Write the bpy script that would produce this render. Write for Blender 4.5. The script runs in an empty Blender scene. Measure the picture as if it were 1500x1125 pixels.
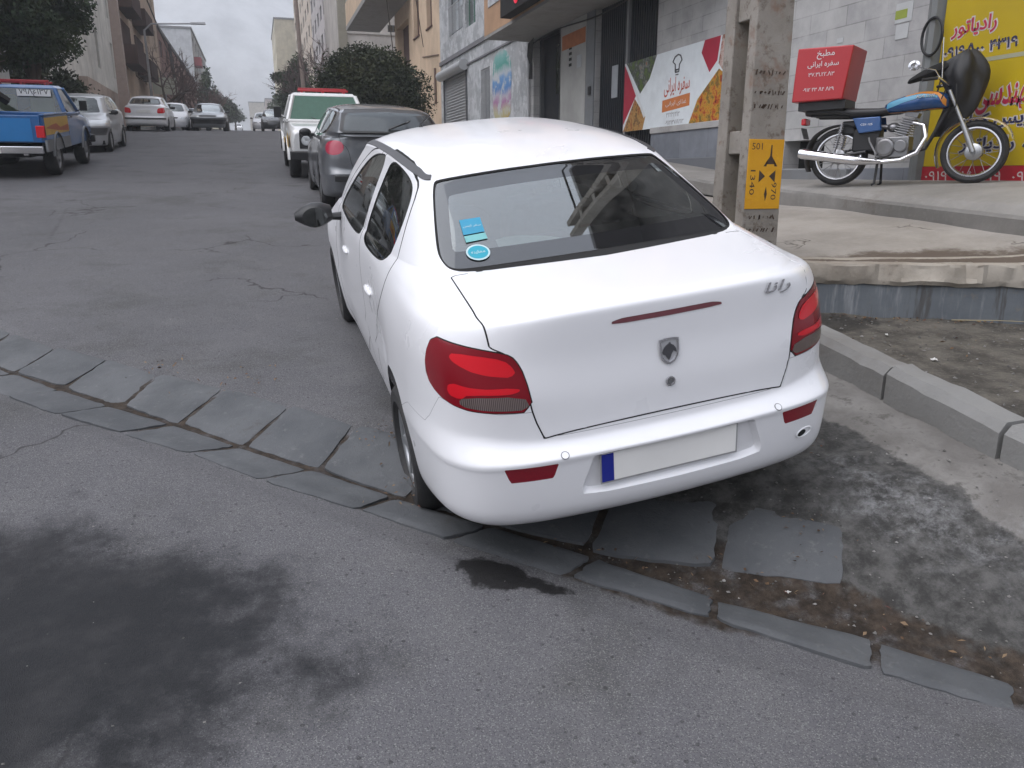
import bpy, bmesh, math, random
import numpy as np
from mathutils import Vector, Matrix, Euler
R = math.radians
random.seed(7); rng = np.random.default_rng(7)
SC = bpy.context.scene
COL = SC.collection

# ------------------------------------------------------------------ camera, sky, sun, exposure
cam_d = bpy.data.cameras.new("camera"); cam = bpy.data.objects.new("camera", cam_d); COL.objects.link(cam)
cam_d.sensor_width = 36.0; cam_d.lens = 36.0 * 1141.5 / 1500.0
cam_d.clip_start = 0.05; cam_d.clip_end = 6000
cam.location = (0, 0, 1.66); cam.rotation_euler = (R(75.0), 0, R(-17.5))
SC.camera = cam

SUN_EL, SUN_AZ = 58.0, 258.0          # azimuth clockwise from +Y
w = bpy.data.worlds.new("World"); SC.world = w; w.use_nodes = True
nt = w.node_tree; nt.nodes.clear()
sky = nt.nodes.new("ShaderNodeTexSky"); sky.sky_type = 'NISHITA'; sky.sun_disc = False
sky.sun_elevation = R(SUN_EL); sky.sun_rotation = R(SUN_AZ); sky.air_density = 1.0; sky.dust_density = 8.0; sky.ozone_density = 1.0
hs = nt.nodes.new("ShaderNodeHueSaturation"); hs.inputs["Saturation"].default_value = 0.35; hs.inputs["Value"].default_value = 1.0
bg = nt.nodes.new("ShaderNodeBackground"); bg.inputs["Strength"].default_value = 0.15
wo = nt.nodes.new("ShaderNodeOutputWorld")
nt.links.new(sky.outputs[0], hs.inputs["Color"]); cl = nt.nodes.new("ShaderNodeMix"); cl.data_type = 'RGBA'; cl.inputs[0].default_value = .55; cl.inputs[7].default_value = (5.3, 5.35, 5.45, 1)   # even cloud deck
nt.links.new(hs.outputs[0], cl.inputs[6])
tn = nt.nodes.new("ShaderNodeMix"); tn.data_type = 'RGBA'; tn.blend_type = 'MULTIPLY'; tn.inputs[0].default_value = 1.0; tn.inputs[7].default_value = (.95, .975, 1.06, 1)
nt.links.new(cl.outputs[2], tn.inputs[6]); nt.links.new(tn.outputs[2], bg.inputs["Color"]); nt.links.new(bg.outputs[0], wo.inputs["Surface"])
sun_d = bpy.data.lights.new("sun", 'SUN'); sun_d.energy = 0.6; sun_d.angle = R(80); sun_d.color = (1.0, 0.985, 0.98)
sun = bpy.data.objects.new("sun", sun_d); COL.objects.link(sun)
sd = Vector((math.sin(R(SUN_AZ))*math.cos(R(SUN_EL)), math.cos(R(SUN_AZ))*math.cos(R(SUN_EL)), math.sin(R(SUN_EL))))
sun.rotation_euler = (-sd).to_track_quat('-Z', 'Y').to_euler(); sun.location = (0, 0, 60)
SC.view_settings.view_transform = 'Standard'; SC.view_settings.look = 'None'; SC.view_settings.gamma = 1.0
SC.view_settings.exposure = 0.78
SC.render.engine = 'CYCLES'
cy = SC.cycles
cy.use_denoising = True; cy.max_bounces = 8; cy.diffuse_bounces = 3; cy.glossy_bounces = 4; cy.transmission_bounces = 6
cy.transparent_max_bounces = 16; cy.volume_bounces = 4; cy.sample_clamp_indirect = 6; cy.caustics_reflective = False; cy.caustics_refractive = False
cy.volume_step_rate = 4.0; cy.volume_max_steps = 64

# ------------------------------------------------------------------ materials
class NB:
    """small node-tree helper"""
    def __init__(s, name):
        s.m = bpy.data.materials.new(name); s.m.use_nodes = True; s.t = s.m.node_tree
        s.b = s.t.nodes["Principled BSDF"]; s.out = s.t.nodes["Material Output"]
        s._oc = None
    def n(s, kind, **kw):
        nd = s.t.nodes.new(kind)
        for k, v in kw.items(): setattr(nd, k, v)
        return nd
    def l(s, a, b): s.t.links.new(a, b)
    def oc(s):
        if s._oc is None: s._oc = s.n("ShaderNodeTexCoord").outputs["Object"]
        return s._oc
    def setin(s, nd, i, v):
        if hasattr(v, "is_output") or isinstance(v, bpy.types.NodeSocket): s.l(v, nd.inputs[i])
        else: nd.inputs[i].default_value = v
    def noise(s, scale, detail=3, rough=.5, vec=None, out=0):
        nd = s.n("ShaderNodeTexNoise"); nd.inputs["Scale"].default_value = scale; nd.inputs["Detail"].default_value = detail; nd.inputs["Roughness"].default_value = rough
        s.l(vec if vec is not None else s.oc(), nd.inputs["Vector"]); return nd.outputs[out]
    def voro(s, scale, vec=None, feature='F1', out=0, rand=1.0):
        nd = s.n("ShaderNodeTexVoronoi", feature=feature); nd.inputs["Scale"].default_value = scale; nd.inputs["Randomness"].default_value = rand
        s.l(vec if vec is not None else s.oc(), nd.inputs["Vector"]); return nd.outputs[out]
    def math(s, op, a, b=0.0, c=0.0):
        nd = s.n("ShaderNodeMath", operation=op)
        for i, v in enumerate((a, b, c)): s.setin(nd, i, v)
        return nd.outputs[0]
    def rng(s, v, a, b, c=0.0, d=1.0, smooth=True):
        nd = s.n("ShaderNodeMapRange"); nd.interpolation_type = 'SMOOTHSTEP' if smooth else 'LINEAR'
        for i, x in enumerate((v, a, b, c, d)): s.setin(nd, i, x)
        return nd.outputs[0]
    def mix(s, f, a, b, blend='MIX'):
        nd = s.n("ShaderNodeMix", data_type='RGBA', blend_type=blend)
        s.setin(nd, 0, f)
        for i, v in ((6, a), (7, b)):
            if isinstance(v, (tuple, list)): v = (*v[:3], 1)
            s.setin(nd, i, v)
        return nd.outputs[2]
    def ramp(s, f, stops):
        nd = s.n("ShaderNodeValToRGB"); cr = nd.color_ramp
        while len(cr.elements) < len(stops): cr.elements.new(.5)
        for e, (p, c) in zip(cr.elements, stops): e.position = p; e.color = (*c[:3], 1)
        s.setin(nd, 0, f); return nd.outputs[0]
    def attr(s, name):
        return s.n("ShaderNodeAttribute", attribute_name=name).outputs["Fac"]
    def bump(s, h, strength=.3, dist=.01):
        nd = s.n("ShaderNodeBump"); nd.inputs["Strength"].default_value = strength; nd.inputs["Distance"].default_value = dist
        s.l(h, nd.inputs["Height"]); s.l(nd.outputs[0], s.b.inputs["Normal"])
    def col(s, c):
        if isinstance(c, (tuple, list)): s.b.inputs["Base Color"].default_value = (*c[:3], 1)
        else: s.l(c, s.b.inputs["Base Color"])
    def p(s, **kw):
        for k, v in kw.items():
            k = {"rough": "Roughness", "metal": "Metallic", "spec": "Specular IOR Level", "coat": "Coat Weight", "coatr": "Coat Roughness", "trans": "Transmission Weight", "alpha": "Alpha", "ior": "IOR"}[k]
            s.setin(s.b, k, v)
        return s
def sc(c, k): return tuple(x*k for x in c)

def plain(name, c, rough=.6, metal=0.0, var=.12, vs=6.0, bump=0.0, bs=40, coat=0.0, spec=.5, dirt=0.0):
    b = NB(name)
    n1 = b.noise(vs, 4)
    colr = b.mix(n1, sc(c, 1-var), sc(c, 1+var))
    if dirt:
        n2 = b.rng(b.noise(vs*.35, 5, .65), .45, .75)
        colr = b.mix(b.math('MULTIPLY', n2, dirt), colr, (.10, .085, .07))
    b.col(colr); b.p(rough=rough, metal=metal, coat=coat, spec=spec)
    if bump: b.bump(b.noise(bs, 4), bump, .01)
    return b.m
MATS = {}
def M(name, *a, **k):
    if name not in MATS: MATS[name] = plain(name, *a, **k)
    return MATS[name]
def paint(name, c, rough=.32, metal=0.0, flake=0.0, coat=.8, dust=.15):
    if name in MATS: return MATS[name]
    b = NB(name)
    n = b.noise(2.2, 4, .6)
    cc = b.mix(n, sc(c, .97), sc(c, 1.02))
    d = b.rng(b.noise(7, 6, .7), .5, .85)
    cc = b.mix(b.math('MULTIPLY', d, dust), cc, (.30, .28, .25))
    b.col(cc); b.p(metal=metal, coat=coat, coatr=.06)
    b.setin(b.b, "Roughness", b.rng(n, .3, .7, rough*.9, rough*1.15))
    MATS[name] = b.m; return b.m
def glass(name, tint=(.5, .55, .55), dark=.55, rough=.02, reflect=1.0, milk=None):
    """thin pane: tinted see-through mixed with a mirror by fresnel"""
    if name in MATS: return MATS[name]
    b = NB(name); b.t.nodes.remove(b.b)
    tr = b.n("ShaderNodeBsdfTransparent"); tr.inputs[0].default_value = (*sc(tint, dark), 1)
    gl = b.n("ShaderNodeBsdfGlossy"); gl.inputs["Roughness"].default_value = rough; gl.inputs[0].default_value = (.92, .97, .97, 1)
    fr = b.n("ShaderNodeFresnel"); fr.inputs[0].default_value = 1.5
    f2 = b.math('MULTIPLY_ADD', fr.outputs[0], 1.35*reflect, .05*reflect)
    mx = b.n("ShaderNodeMixShader"); b.l(f2, mx.inputs[0]); b.l(tr.outputs[0], mx.inputs[1]); b.l(gl.outputs[0], mx.inputs[2])
    df = b.n("ShaderNodeBsdfDiffuse"); df.inputs[0].default_value = (*(milk[0] if milk else (.30, .29, .27)), 1)
    dm = b.rng(b.noise(14, 6, .7), .3, .9, milk[1]*.8 if milk else 0, milk[1] if milk else .13)
    mx2 = b.n("ShaderNodeMixShader"); b.l(dm, mx2.inputs[0]); b.l(mx.outputs[0], mx2.inputs[1]); b.l(df.outputs[0], mx2.inputs[2])
    b.l(mx2.outputs[0], b.out.inputs[0]); MATS[name] = b.m; return b.m
BLACK = M("black_plastic", (.016, .016, .017), .45, bump=.05)
RUBBER = M("tyre_rubber", (.020, .020, .021), .75, var=.3, vs=25, bump=.2, bs=90, dirt=.25)
MATTE = M("matte_black", (.006, .006, .006), .9)
CHROME = M("chrome", (.78, .78, .80), .14, 1.0, var=.04)
ALU = M("alloy_grey", (.45, .46, .47), .38, .9, var=.1, dirt=.3)
STEEL = M("worn_steel", (.30, .30, .31), .42, .9, dirt=.3)
WHITEP = M("white_plastic", (.70, .70, .70), .4)
GLASSCAR = glass("car_glass", (.62, .72, .68), .55, .01, 2.3)
GLASSDARK = glass("tinted_glass", (.30, .33, .33), .35, .02)
REDL = M("red_lens", (.60, .008, .018), .16, coat=.3, var=.05)
REDD = M("dark_red_lens", (.20, .004, .011), .16, coat=.3, var=.05)
REDR = M("reflector_red", (.20, .006, .016), .25, var=.25, vs=150)

# ------------------------------------------------------------------ mesh builders
def mesh_from(name, V, F, mats, parent=None, fm=None, smooth=False, angle=40, N=None):
    me = bpy.data.meshes.new(name)
    me.from_pydata([tuple(map(float, v)) for v in V], [], [tuple(map(int, f)) for f in F])
    if not isinstance(mats, (list, tuple)): mats = [mats]
    for m in mats: me.materials.append(m)
    if fm is not None: me.polygons.foreach_set("material_index", np.asarray(fm, dtype=np.int32))
    if smooth or N is not None:
        me.polygons.foreach_set("use_smooth", np.ones(len(me.polygons), dtype=bool))
        if N is not None:
            me.update(); me.normals_split_custom_set_from_vertices([tuple(map(float, n)) for n in N])
        elif angle < 180: me.set_sharp_from_angle(angle=R(angle))
    me.update()
    o = bpy.data.objects.new(name, me); COL.objects.link(o)
    if parent is not None: o.parent = parent
    return o
class MB:
    def __init__(s): s.V = []; s.F = []; s.fm = []; s.mi = 0
    def add(s, V, F):
        b = len(s.V); s.V += [tuple(v) for v in V]
        for f in F: s.F.append([b+i for i in f]); s.fm.append(s.mi)
        return s
    def box(s, c, d, rot=None, taper=None):
        x, y, z = d[0]/2, d[1]/2, d[2]/2; tx, ty = taper or (1, 1)
        P = [(-x,-y,-z),(x,-y,-z),(x,y,-z),(-x,y,-z),(-x*tx,-y*ty,z),(x*tx,-y*ty,z),(x*tx,y*ty,z),(-x*tx,y*ty,z)]
        if rot is not None:
            m = Euler(rot).to_matrix() if not isinstance(rot, Matrix) else rot
            P = [m @ Vector(p) for p in P]
        s.add([(p[0]+c[0], p[1]+c[1], p[2]+c[2]) for p in P], [(0,3,2,1),(4,5,6,7),(0,1,5,4),(1,2,6,5),(2,3,7,6),(3,0,4,7)]); return s
    def b2(s, a, b): return s.box([(a[i]+b[i])/2 for i in range(3)], [abs(b[i]-a[i]) for i in range(3)])
    def tube(s, pts, r, n=8, cap=True, sq=1.0):
        pts = [Vector(p) for p in pts]; rs = r if isinstance(r, (list, tuple)) else [r]*len(pts)
        up = Vector((0, 0, 1)); ring = []; u = None
        for i, p in enumerate(pts):
            t = (pts[min(i+1, len(pts)-1)] - pts[max(i-1, 0)]).normalized()
            if u is None:
                u = t.cross(up) if abs(t.dot(up)) < .95 else t.cross(Vector((1, 0, 0)))
            u = (u - t*u.dot(t)); 
            if u.length < 1e-6: u = t.orthogonal()
            u.normalize(); v = t.cross(u)
            ring.append([p + (u*math.cos(2*math.pi*k/n) + v*math.sin(2*math.pi*k/n)*sq)*rs[i] for k in range(n)])
        V = [q for rr in ring for q in rr]; F = []
        for i in range(len(pts)-1):
            for k in range(n): F.append((i*n+k, i*n+(k+1) % n, (i+1)*n+(k+1) % n, (i+1)*n+k))
        if cap: F.append(tuple(range(n))[::-1]); F.append(tuple((len(pts)-1)*n+k for k in range(n)))
        return s.add(V, F)
    def lathe(s, prof, c=(0,0,0), axis='x', n=32, close=False, arc=(0, 2*math.pi)):
        """prof: (offset along axis, radius)"""
        full = abs(arc[1]-arc[0]-2*math.pi) < 1e-6; nn = n if full else n+1
        V = []
        for a, r in prof:
            for k in range(nn):
                t = arc[0] + (arc[1]-arc[0])*k/n; p = (a, r*math.cos(t), r*math.sin(t))
                p = {'x': p, 'y': (p[1], p[0], p[2]), 'z': (p[1], p[2], p[0])}[axis]
                V.append((p[0]+c[0], p[1]+c[1], p[2]+c[2]))
        F = []; m = len(prof)
        for i in range(m if close else m-1):
            j = (i+1) % m
            for k in range(n):
                k2 = (k+1) % nn
                f = (i*nn+k, i*nn+k2, j*nn+k2, j*nn+k); F.append(f if axis == 'x' else f[::-1])
        return s.add(V, F)
    def prism(s, poly, a, b, axis='x'):
        """poly in the two other axes, extruded from a to b along axis"""
        n = len(poly)
        def P(u, v, t): return {'x': (t, u, v), 'y': (u, t, v), 'z': (u, v, t)}[axis]
        V = [P(u, v, a) for u, v in poly] + [P(u, v, b) for u, v in poly]
        F = [tuple(range(n))[::-1], tuple(range(n, 2*n))] + [(i, (i+1) % n, n+(i+1) % n, n+i) for i in range(n)]
        ar = sum(poly[i][0]*poly[(i+1) % n][1]-poly[(i+1) % n][0]*poly[i][1] for i in range(n))
        flip = (ar < 0) != (axis == 'y')
        if (b < a): flip = not flip
        if flip: F = [f[::-1] for f in F]
        return s.add(V, F)
    def ball(s, c, r, n=12, m=8):
        r = r if isinstance(r, (list, tuple)) else (r, r, r)
        V = []; F = []
        for i in range(m+1):
            ph = math.pi*i/m
            for k in range(n):
                th = 2*math.pi*k/n; V.append((c[0]+r[0]*math.sin(ph)*math.cos(th), c[1]+r[1]*math.sin(ph)*math.sin(th), c[2]+r[2]*math.cos(ph)))
        for i in range(m):
            for k in range(n): F.append((i*n+k, (i+1)*n+k, (i+1)*n+(k+1) % n, i*n+(k+1) % n))
        return s.add(V, F)
    def loft(s, rings, cap=True):
        n = len(rings[0]); V = [p for r_ in rings for p in r_]; F = []
        for i in range(len(rings)-1):
            for k in range(n): F.append((i*n+k, i*n+(k+1) % n, (i+1)*n+(k+1) % n, (i+1)*n+k))
        if cap: F.append(tuple(range(n))[::-1]); F.append(tuple((len(rings)-1)*n+k for k in range(n)))
        return s.add(V, F)
    def build(s, name, mats, parent=None, smooth=True, angle=40, bevel=0, seg=2, sub=0):
        o = mesh_from(name, s.V, s.F, mats, parent, s.fm, smooth, angle)
        if bevel:
            md = o.modifiers.new("bevel", 'BEVEL'); md.width = bevel; md.segments = seg; md.limit_method = 'ANGLE'; md.angle_limit = R(35); md.harden_normals = False
        if sub:
            md = o.modifiers.new("sub", 'SUBSURF'); md.levels = sub; md.render_levels = sub
        return o
def empty(name, loc=(0,0,0), rot=(0,0,0), **k):
    o = bpy.data.objects.new(name, None); COL.objects.link(o); o.location = loc; o.rotation_euler = rot; o.empty_display_size = .1
    return tag(o, **k)
def tag(o, label=None, cat=None, group=None, kind=None):
    if label: o["label"] = label
    if cat: o["category"] = cat
    if group: o["group"] = group
    if kind: o["kind"] = kind
    return o
def copy_tree(o, parent=None):
    c = o.copy(); COL.objects.link(c)
    if parent is not None: c.parent = parent
    for ch in list(o.children): copy_tree(ch, c)
    return c

# ------------------------------------------------------------------ lettering (Persian letters joined by presentation forms)
_AR = {  # isolated, final, initial, medial
 'ا': 'ﺍﺎﺍﺎ', 'آ': 'ﺁﺂﺁﺂ', 'ب': 'ﺏﺐﺑﺒ', 'پ': 'ﭖﭗﭘﭙ', 'ت': 'ﺕﺖﺗﺘ', 'ج': 'ﺝﺞﺟﺠ', 'خ': 'ﺥﺦﺧﺨ', 'د': 'ﺩﺪﺩﺪ', 'ر': 'ﺭﺮﺭﺮ', 'س': 'ﺱﺲﺳﺴ', 'ط': 'ﻁﻂﻃﻄ', 'ف': 'ﻑﻒﻓﻔ',
 'ک': 'ﮎﮏﮐﮑ', 'ل': 'ﻝﻞﻟﻠ', 'م': 'ﻡﻢﻣﻤ', 'ن': 'ﻥﻦﻧﻨ', 'و': 'ﻭﻮﻭﻮ', 'ه': 'ﻩﻪﻫﻬ', 'ی': 'ﯼﯽﯾﯿ', 'ع': 'ﻉﻊﻋﻌ', 'ش': 'ﺵﺶﺷﺸ', 'ز': 'ﺯﺰﺯﺰ'}
_NOJOIN = set('اآدرزو')
def fa(txt):
    out = []
    for i, ch in enumerate(txt):
        if ch in _AR:
            prev = i > 0 and txt[i-1] in _AR and txt[i-1] not in _NOJOIN
            nxt = i+1 < len(txt) and txt[i+1] in _AR and ch not in _NOJOIN
            out.append(_AR[ch][3 if prev and nxt else 1 if prev else 2 if nxt else 0])
        else: out.append(ch)
    # mirror order for right-to-left, keep digit runs left-to-right
    res = []; run = []
    for ch in out[::-1]:
        if ch in '۰۱۲۳۴۵۶۷۸۹': run.append(ch)
        else: res += run[::-1]; run = []; res.append(ch)
    return ''.join(res + run[::-1])
def text_mesh(txt, extr=0.0, off=0.0, res=2, shear=0.0, spacing=1.0):
    cu = bpy.data.curves.new("lettering", 'FONT'); cu.body = txt.replace('۸', 'Λ'); cu.resolution_u = res; cu.extrude = extr; cu.offset = off; cu.shear = shear; cu.space_character = spacing
    cu.fill_mode = 'BOTH'
    ob = bpy.data.objects.new("lettering", cu); COL.objects.link(ob)
    dg = bpy.context.evaluated_depsgraph_get(); me = bpy.data.meshes.new_from_object(ob.evaluated_get(dg))
    bpy.data.objects.remove(ob); bpy.data.curves.remove(cu)
    return me
def lettering(name, txt, mat, origin, ux, uy, size_w=None, size_h=None, parent=None, extr=.02, bold=0.0, shear=0.0, spacing=1.0, lift=0.0):
    """places flat letters so that their box is centred on origin, ux to the right, uy up (unit vectors)"""
    me = text_mesh(txt, extr, bold, shear=shear, spacing=spacing)
    co = np.zeros(len(me.vertices)*3, dtype=np.float32); me.vertices.foreach_get("co", co); co = co.reshape(-1, 3)
    lo, hi = co.min(0), co.max(0); c = (lo+hi)/2; w_, h_ = hi[0]-lo[0], hi[1]-lo[1]
    kx = ky = None
    if size_w: kx = size_w/w_
    if size_h: ky = size_h/h_
    kx = kx or ky; ky = ky or kx
    ux = np.array(ux, float); uy = np.array(uy, float); ux /= np.linalg.norm(ux); uy /= np.linalg.norm(uy); un = np.cross(ux, uy)
    W = np.array(origin, float) + np.outer((co[:, 0]-c[0])*kx, ux) + np.outer((co[:, 1]-c[1])*ky, uy) + np.outer((co[:, 2]-lo[2])*min(kx, ky)+lift, un)
    me.vertices.foreach_set("co", W.astype(np.float32).ravel()); me.materials.clear(); me.materials.append(mat); me.update(); me.name = name
    o = bpy.data.objects.new(name, me); COL.objects.link(o)
    if parent is not None: o.parent = parent
    return o
# numpy value noise
def vnoise(P, seed=0):
    P = np.asarray(P, float); i = np.floor(P).astype(np.int64); f = P-i; f = f*f*(3-2*f); D = P.shape[1]; out = 0
    def h(q):
        x = np.full(len(q), seed*1013+7, dtype=np.int64)
        for d in range(D): x = (x*73856093) ^ (q[:, d]*(19349663+d*83492791))
        x = (x ^ (x >> 13))*1274126177 & 0x7fffffff; x = (x ^ (x >> 16))*60493 & 0x7fffffff
        return (x % 100003)/100003.
    for k in range(2**D):
        o = np.array([(k >> d) & 1 for d in range(D)]); wt = np.prod(np.where(o, f, 1-f), axis=1); out = out + wt*h(i+o)
    return out
def fbm(P, oct=4, seed=0):
    P = np.asarray(P, float); a = .5; s = 0; t = 0
    for k in range(oct): s = s + a*vnoise(P*2**k, seed+k); t += a; a *= .5
    return s/t
def sdpoly(P, poly):
    P = np.asarray(P, float); poly = np.asarray(poly, float); d = np.full(len(P), 1e9); ins = np.zeros(len(P), bool)
    for i in range(len(poly)):
        a, b = poly[i], poly[(i+1) % len(poly)]; e = b-a; wv = P-a; t = np.clip((wv@e)/(e@e+1e-12), 0, 1)
        d = np.minimum(d, np.linalg.norm(wv-t[:, None]*e, axis=1))
        c = (a[1] > P[:, 1]) != (b[1] > P[:, 1])
        with np.errstate(all='ignore'): xc = (b[0]-a[0])*(P[:, 1]-a[1])/(b[1]-a[1]+1e-30)+a[0]
        ins ^= c & (P[:, 0] < xc)
    return np.where(ins, -d, d)
def chaikin(p, n=2, closed=True):
    p = np.asarray(p, float)
    for _ in range(n):
        q = np.roll(p, -1, 0) if closed else p[1:]
        b = p if closed else p[:-1]
        r_ = np.empty((2*len(b), p.shape[1])); r_[0::2] = .75*b+.25*q; r_[1::2] = .25*b+.75*q
        p = r_ if closed else np.concatenate([p[:1], r_, p[-1:]])
    return p
def sstep(a, b, x): t = np.clip((x-a)/(b-a), 0, 1); return t*t*(3-2*t)
# ------------------------------------------------------------------ terrain heights
def slope_z(y):
    y = np.asarray(y, float)
    return np.interp(y, _SY, _SZ)+np.where(y < -60, (y+60)*.105, 0)
_SY = np.arange(-60, 1200, .5); _SS = np.interp(_SY, [8, 11, 33, 41], [.105, .0895, .0895, .0505]); _SZ = np.concatenate([[0], np.cumsum((_SS[1:]+_SS[:-1])*.25)]); _SZ -= np.interp(0, _SY, _SZ)
GUT = np.array([(-9,14.2),(-5,9.35),(-3,7.0),(-1.59,5.35),(-.48,4.27),(.15,3.61),(.63,3.10),(1.15,2.57),(1.46,2.22),(1.89,1.85),(2.19,1.56),(3.2,.6),(6,-2.1)])
def dgut(x, y):
    """signed distance to the gutter line, + on the kerb side"""
    P = np.stack([np.ravel(x), np.ravel(y)], 1); best = np.full(len(P), 1e9); sg = np.zeros(len(P))
    for a, b in zip(GUT[:-1], GUT[1:]):
        e = b-a; wv = P-a; t = np.clip((wv@e)/(e@e), 0, 1); dd = np.linalg.norm(wv-t[:, None]*e, axis=1)
        cr = wv[:, 1]*e[0]-wv[:, 0]*e[1]
        m = dd < best; best[m] = dd[m]; sg[m] = np.sign(cr[m])
    return (best*sg).reshape(np.shape(x))
def rise(x, y):
    x = np.asarray(x, float); y = np.asarray(y, float)
    return .098*np.clip(x-.6, 0, 2.6)*sstep(.05, .85, dgut(x, y))*(1-.75*sstep(6.5, 10, y))*sstep(3.06, 2.99, x)
def gz(x, y): return slope_z(y)+rise(x, y)
def gz1(x, y): return float(gz(np.array([x]), np.array([y]))[0])
def vprof(d): return -.055*np.clip(1-np.abs(d)/.36, 0, 1)

def axis_grid(segs):
    out = []
    for a, b, st in segs:
        n = max(1, int(round((b-a)/st))); out += list(np.linspace(a, b, n, endpoint=False))
    return np.array(out+[segs[-1][1]])
def sheet(name, xs, ys, zf, mat, attrs=None, mask=None, kind='structure', smooth=True):
    X, Y = np.meshgrid(xs, ys); x = X.ravel(); y = Y.ravel(); z = zf(x, y)
    nx = len(xs); ny = len(ys); i = np.arange(nx*ny).reshape(ny, nx)
    F = np.stack([i[:-1, :-1].ravel(), i[:-1, 1:].ravel(), i[1:, 1:].ravel(), i[1:, :-1].ravel()], 1)
    if mask is not None: F = F[mask(x[F].mean(1), y[F].mean(1))]
    o = mesh_from(name, np.stack([x, y, z], 1), F, mat, None, None, smooth, 180)
    for k, f in (attrs or {}).items():
        at = o.data.attributes.new(k, 'FLOAT', 'POINT'); at.data.foreach_set("value", np.asarray(f(x, y), dtype=np.float32))
    tag(o, kind=kind); return o

WET = [(-3.2,3.3),(-2,3.42),(-1.08,3.31),(-.56,3.10),(-.23,2.89),(-.1,2.66),(.05,2.46),(.15,2.22),(.18,2.05),(-.02,1.97),(-.12,2.04),(-.25,1.90),(-.5,1.78),(-1.5,1.4),(-3.2,1.0)]
PUD = [(.59,2.60),(.68,2.605),(.80,2.55),(.84,2.46),(.98,2.315),(.90,2.30),(.80,2.35),(.73,2.35),(.62,2.40),(.60,2.5)]
WHITE = [(2.02,2.32),(2.25,2.75),(2.45,2.78),(2.62,2.35),(2.72,1.98),(2.45,1.80),(2.2,2.05)]
WHITE2 = [(.05,2.85),(.4,2.75),(.5,2.3),(.2,2.25)]
MOUND = [(1.40,2.62),(1.80,2.22),(2.04,1.78),(2.38,1.28),(2.76,.80),(2.98,1.0),(2.98,6.5),(2.3,7.5),(1.4,7),(1.0,4.2),(1.1,3.1)]
def P2(x, y): return np.stack([x, y], 1)
def mudd(x, y):
    d = dgut(x, y); hi = .27-.15*sstep(1.85, 2.15, x)+.06*sstep(2.3, 3.0, x); lo = .20-.05*sstep(1.3, 1.6, x)
    return np.maximum(np.maximum(d-hi, -d-lo), 0)
def seg_d(x, y, pts):
    P = P2(x, y); d = np.full(len(P), 1e9)
    for a, b in zip(pts[:-1], pts[1:]):
        a, b = np.array(a), np.array(b); e = b-a; t = np.clip(((P-a)@e)/(e@e), 0, 1); d = np.minimum(d, np.linalg.norm(P-a-t[:, None]*e, axis=1))
    return d
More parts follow.
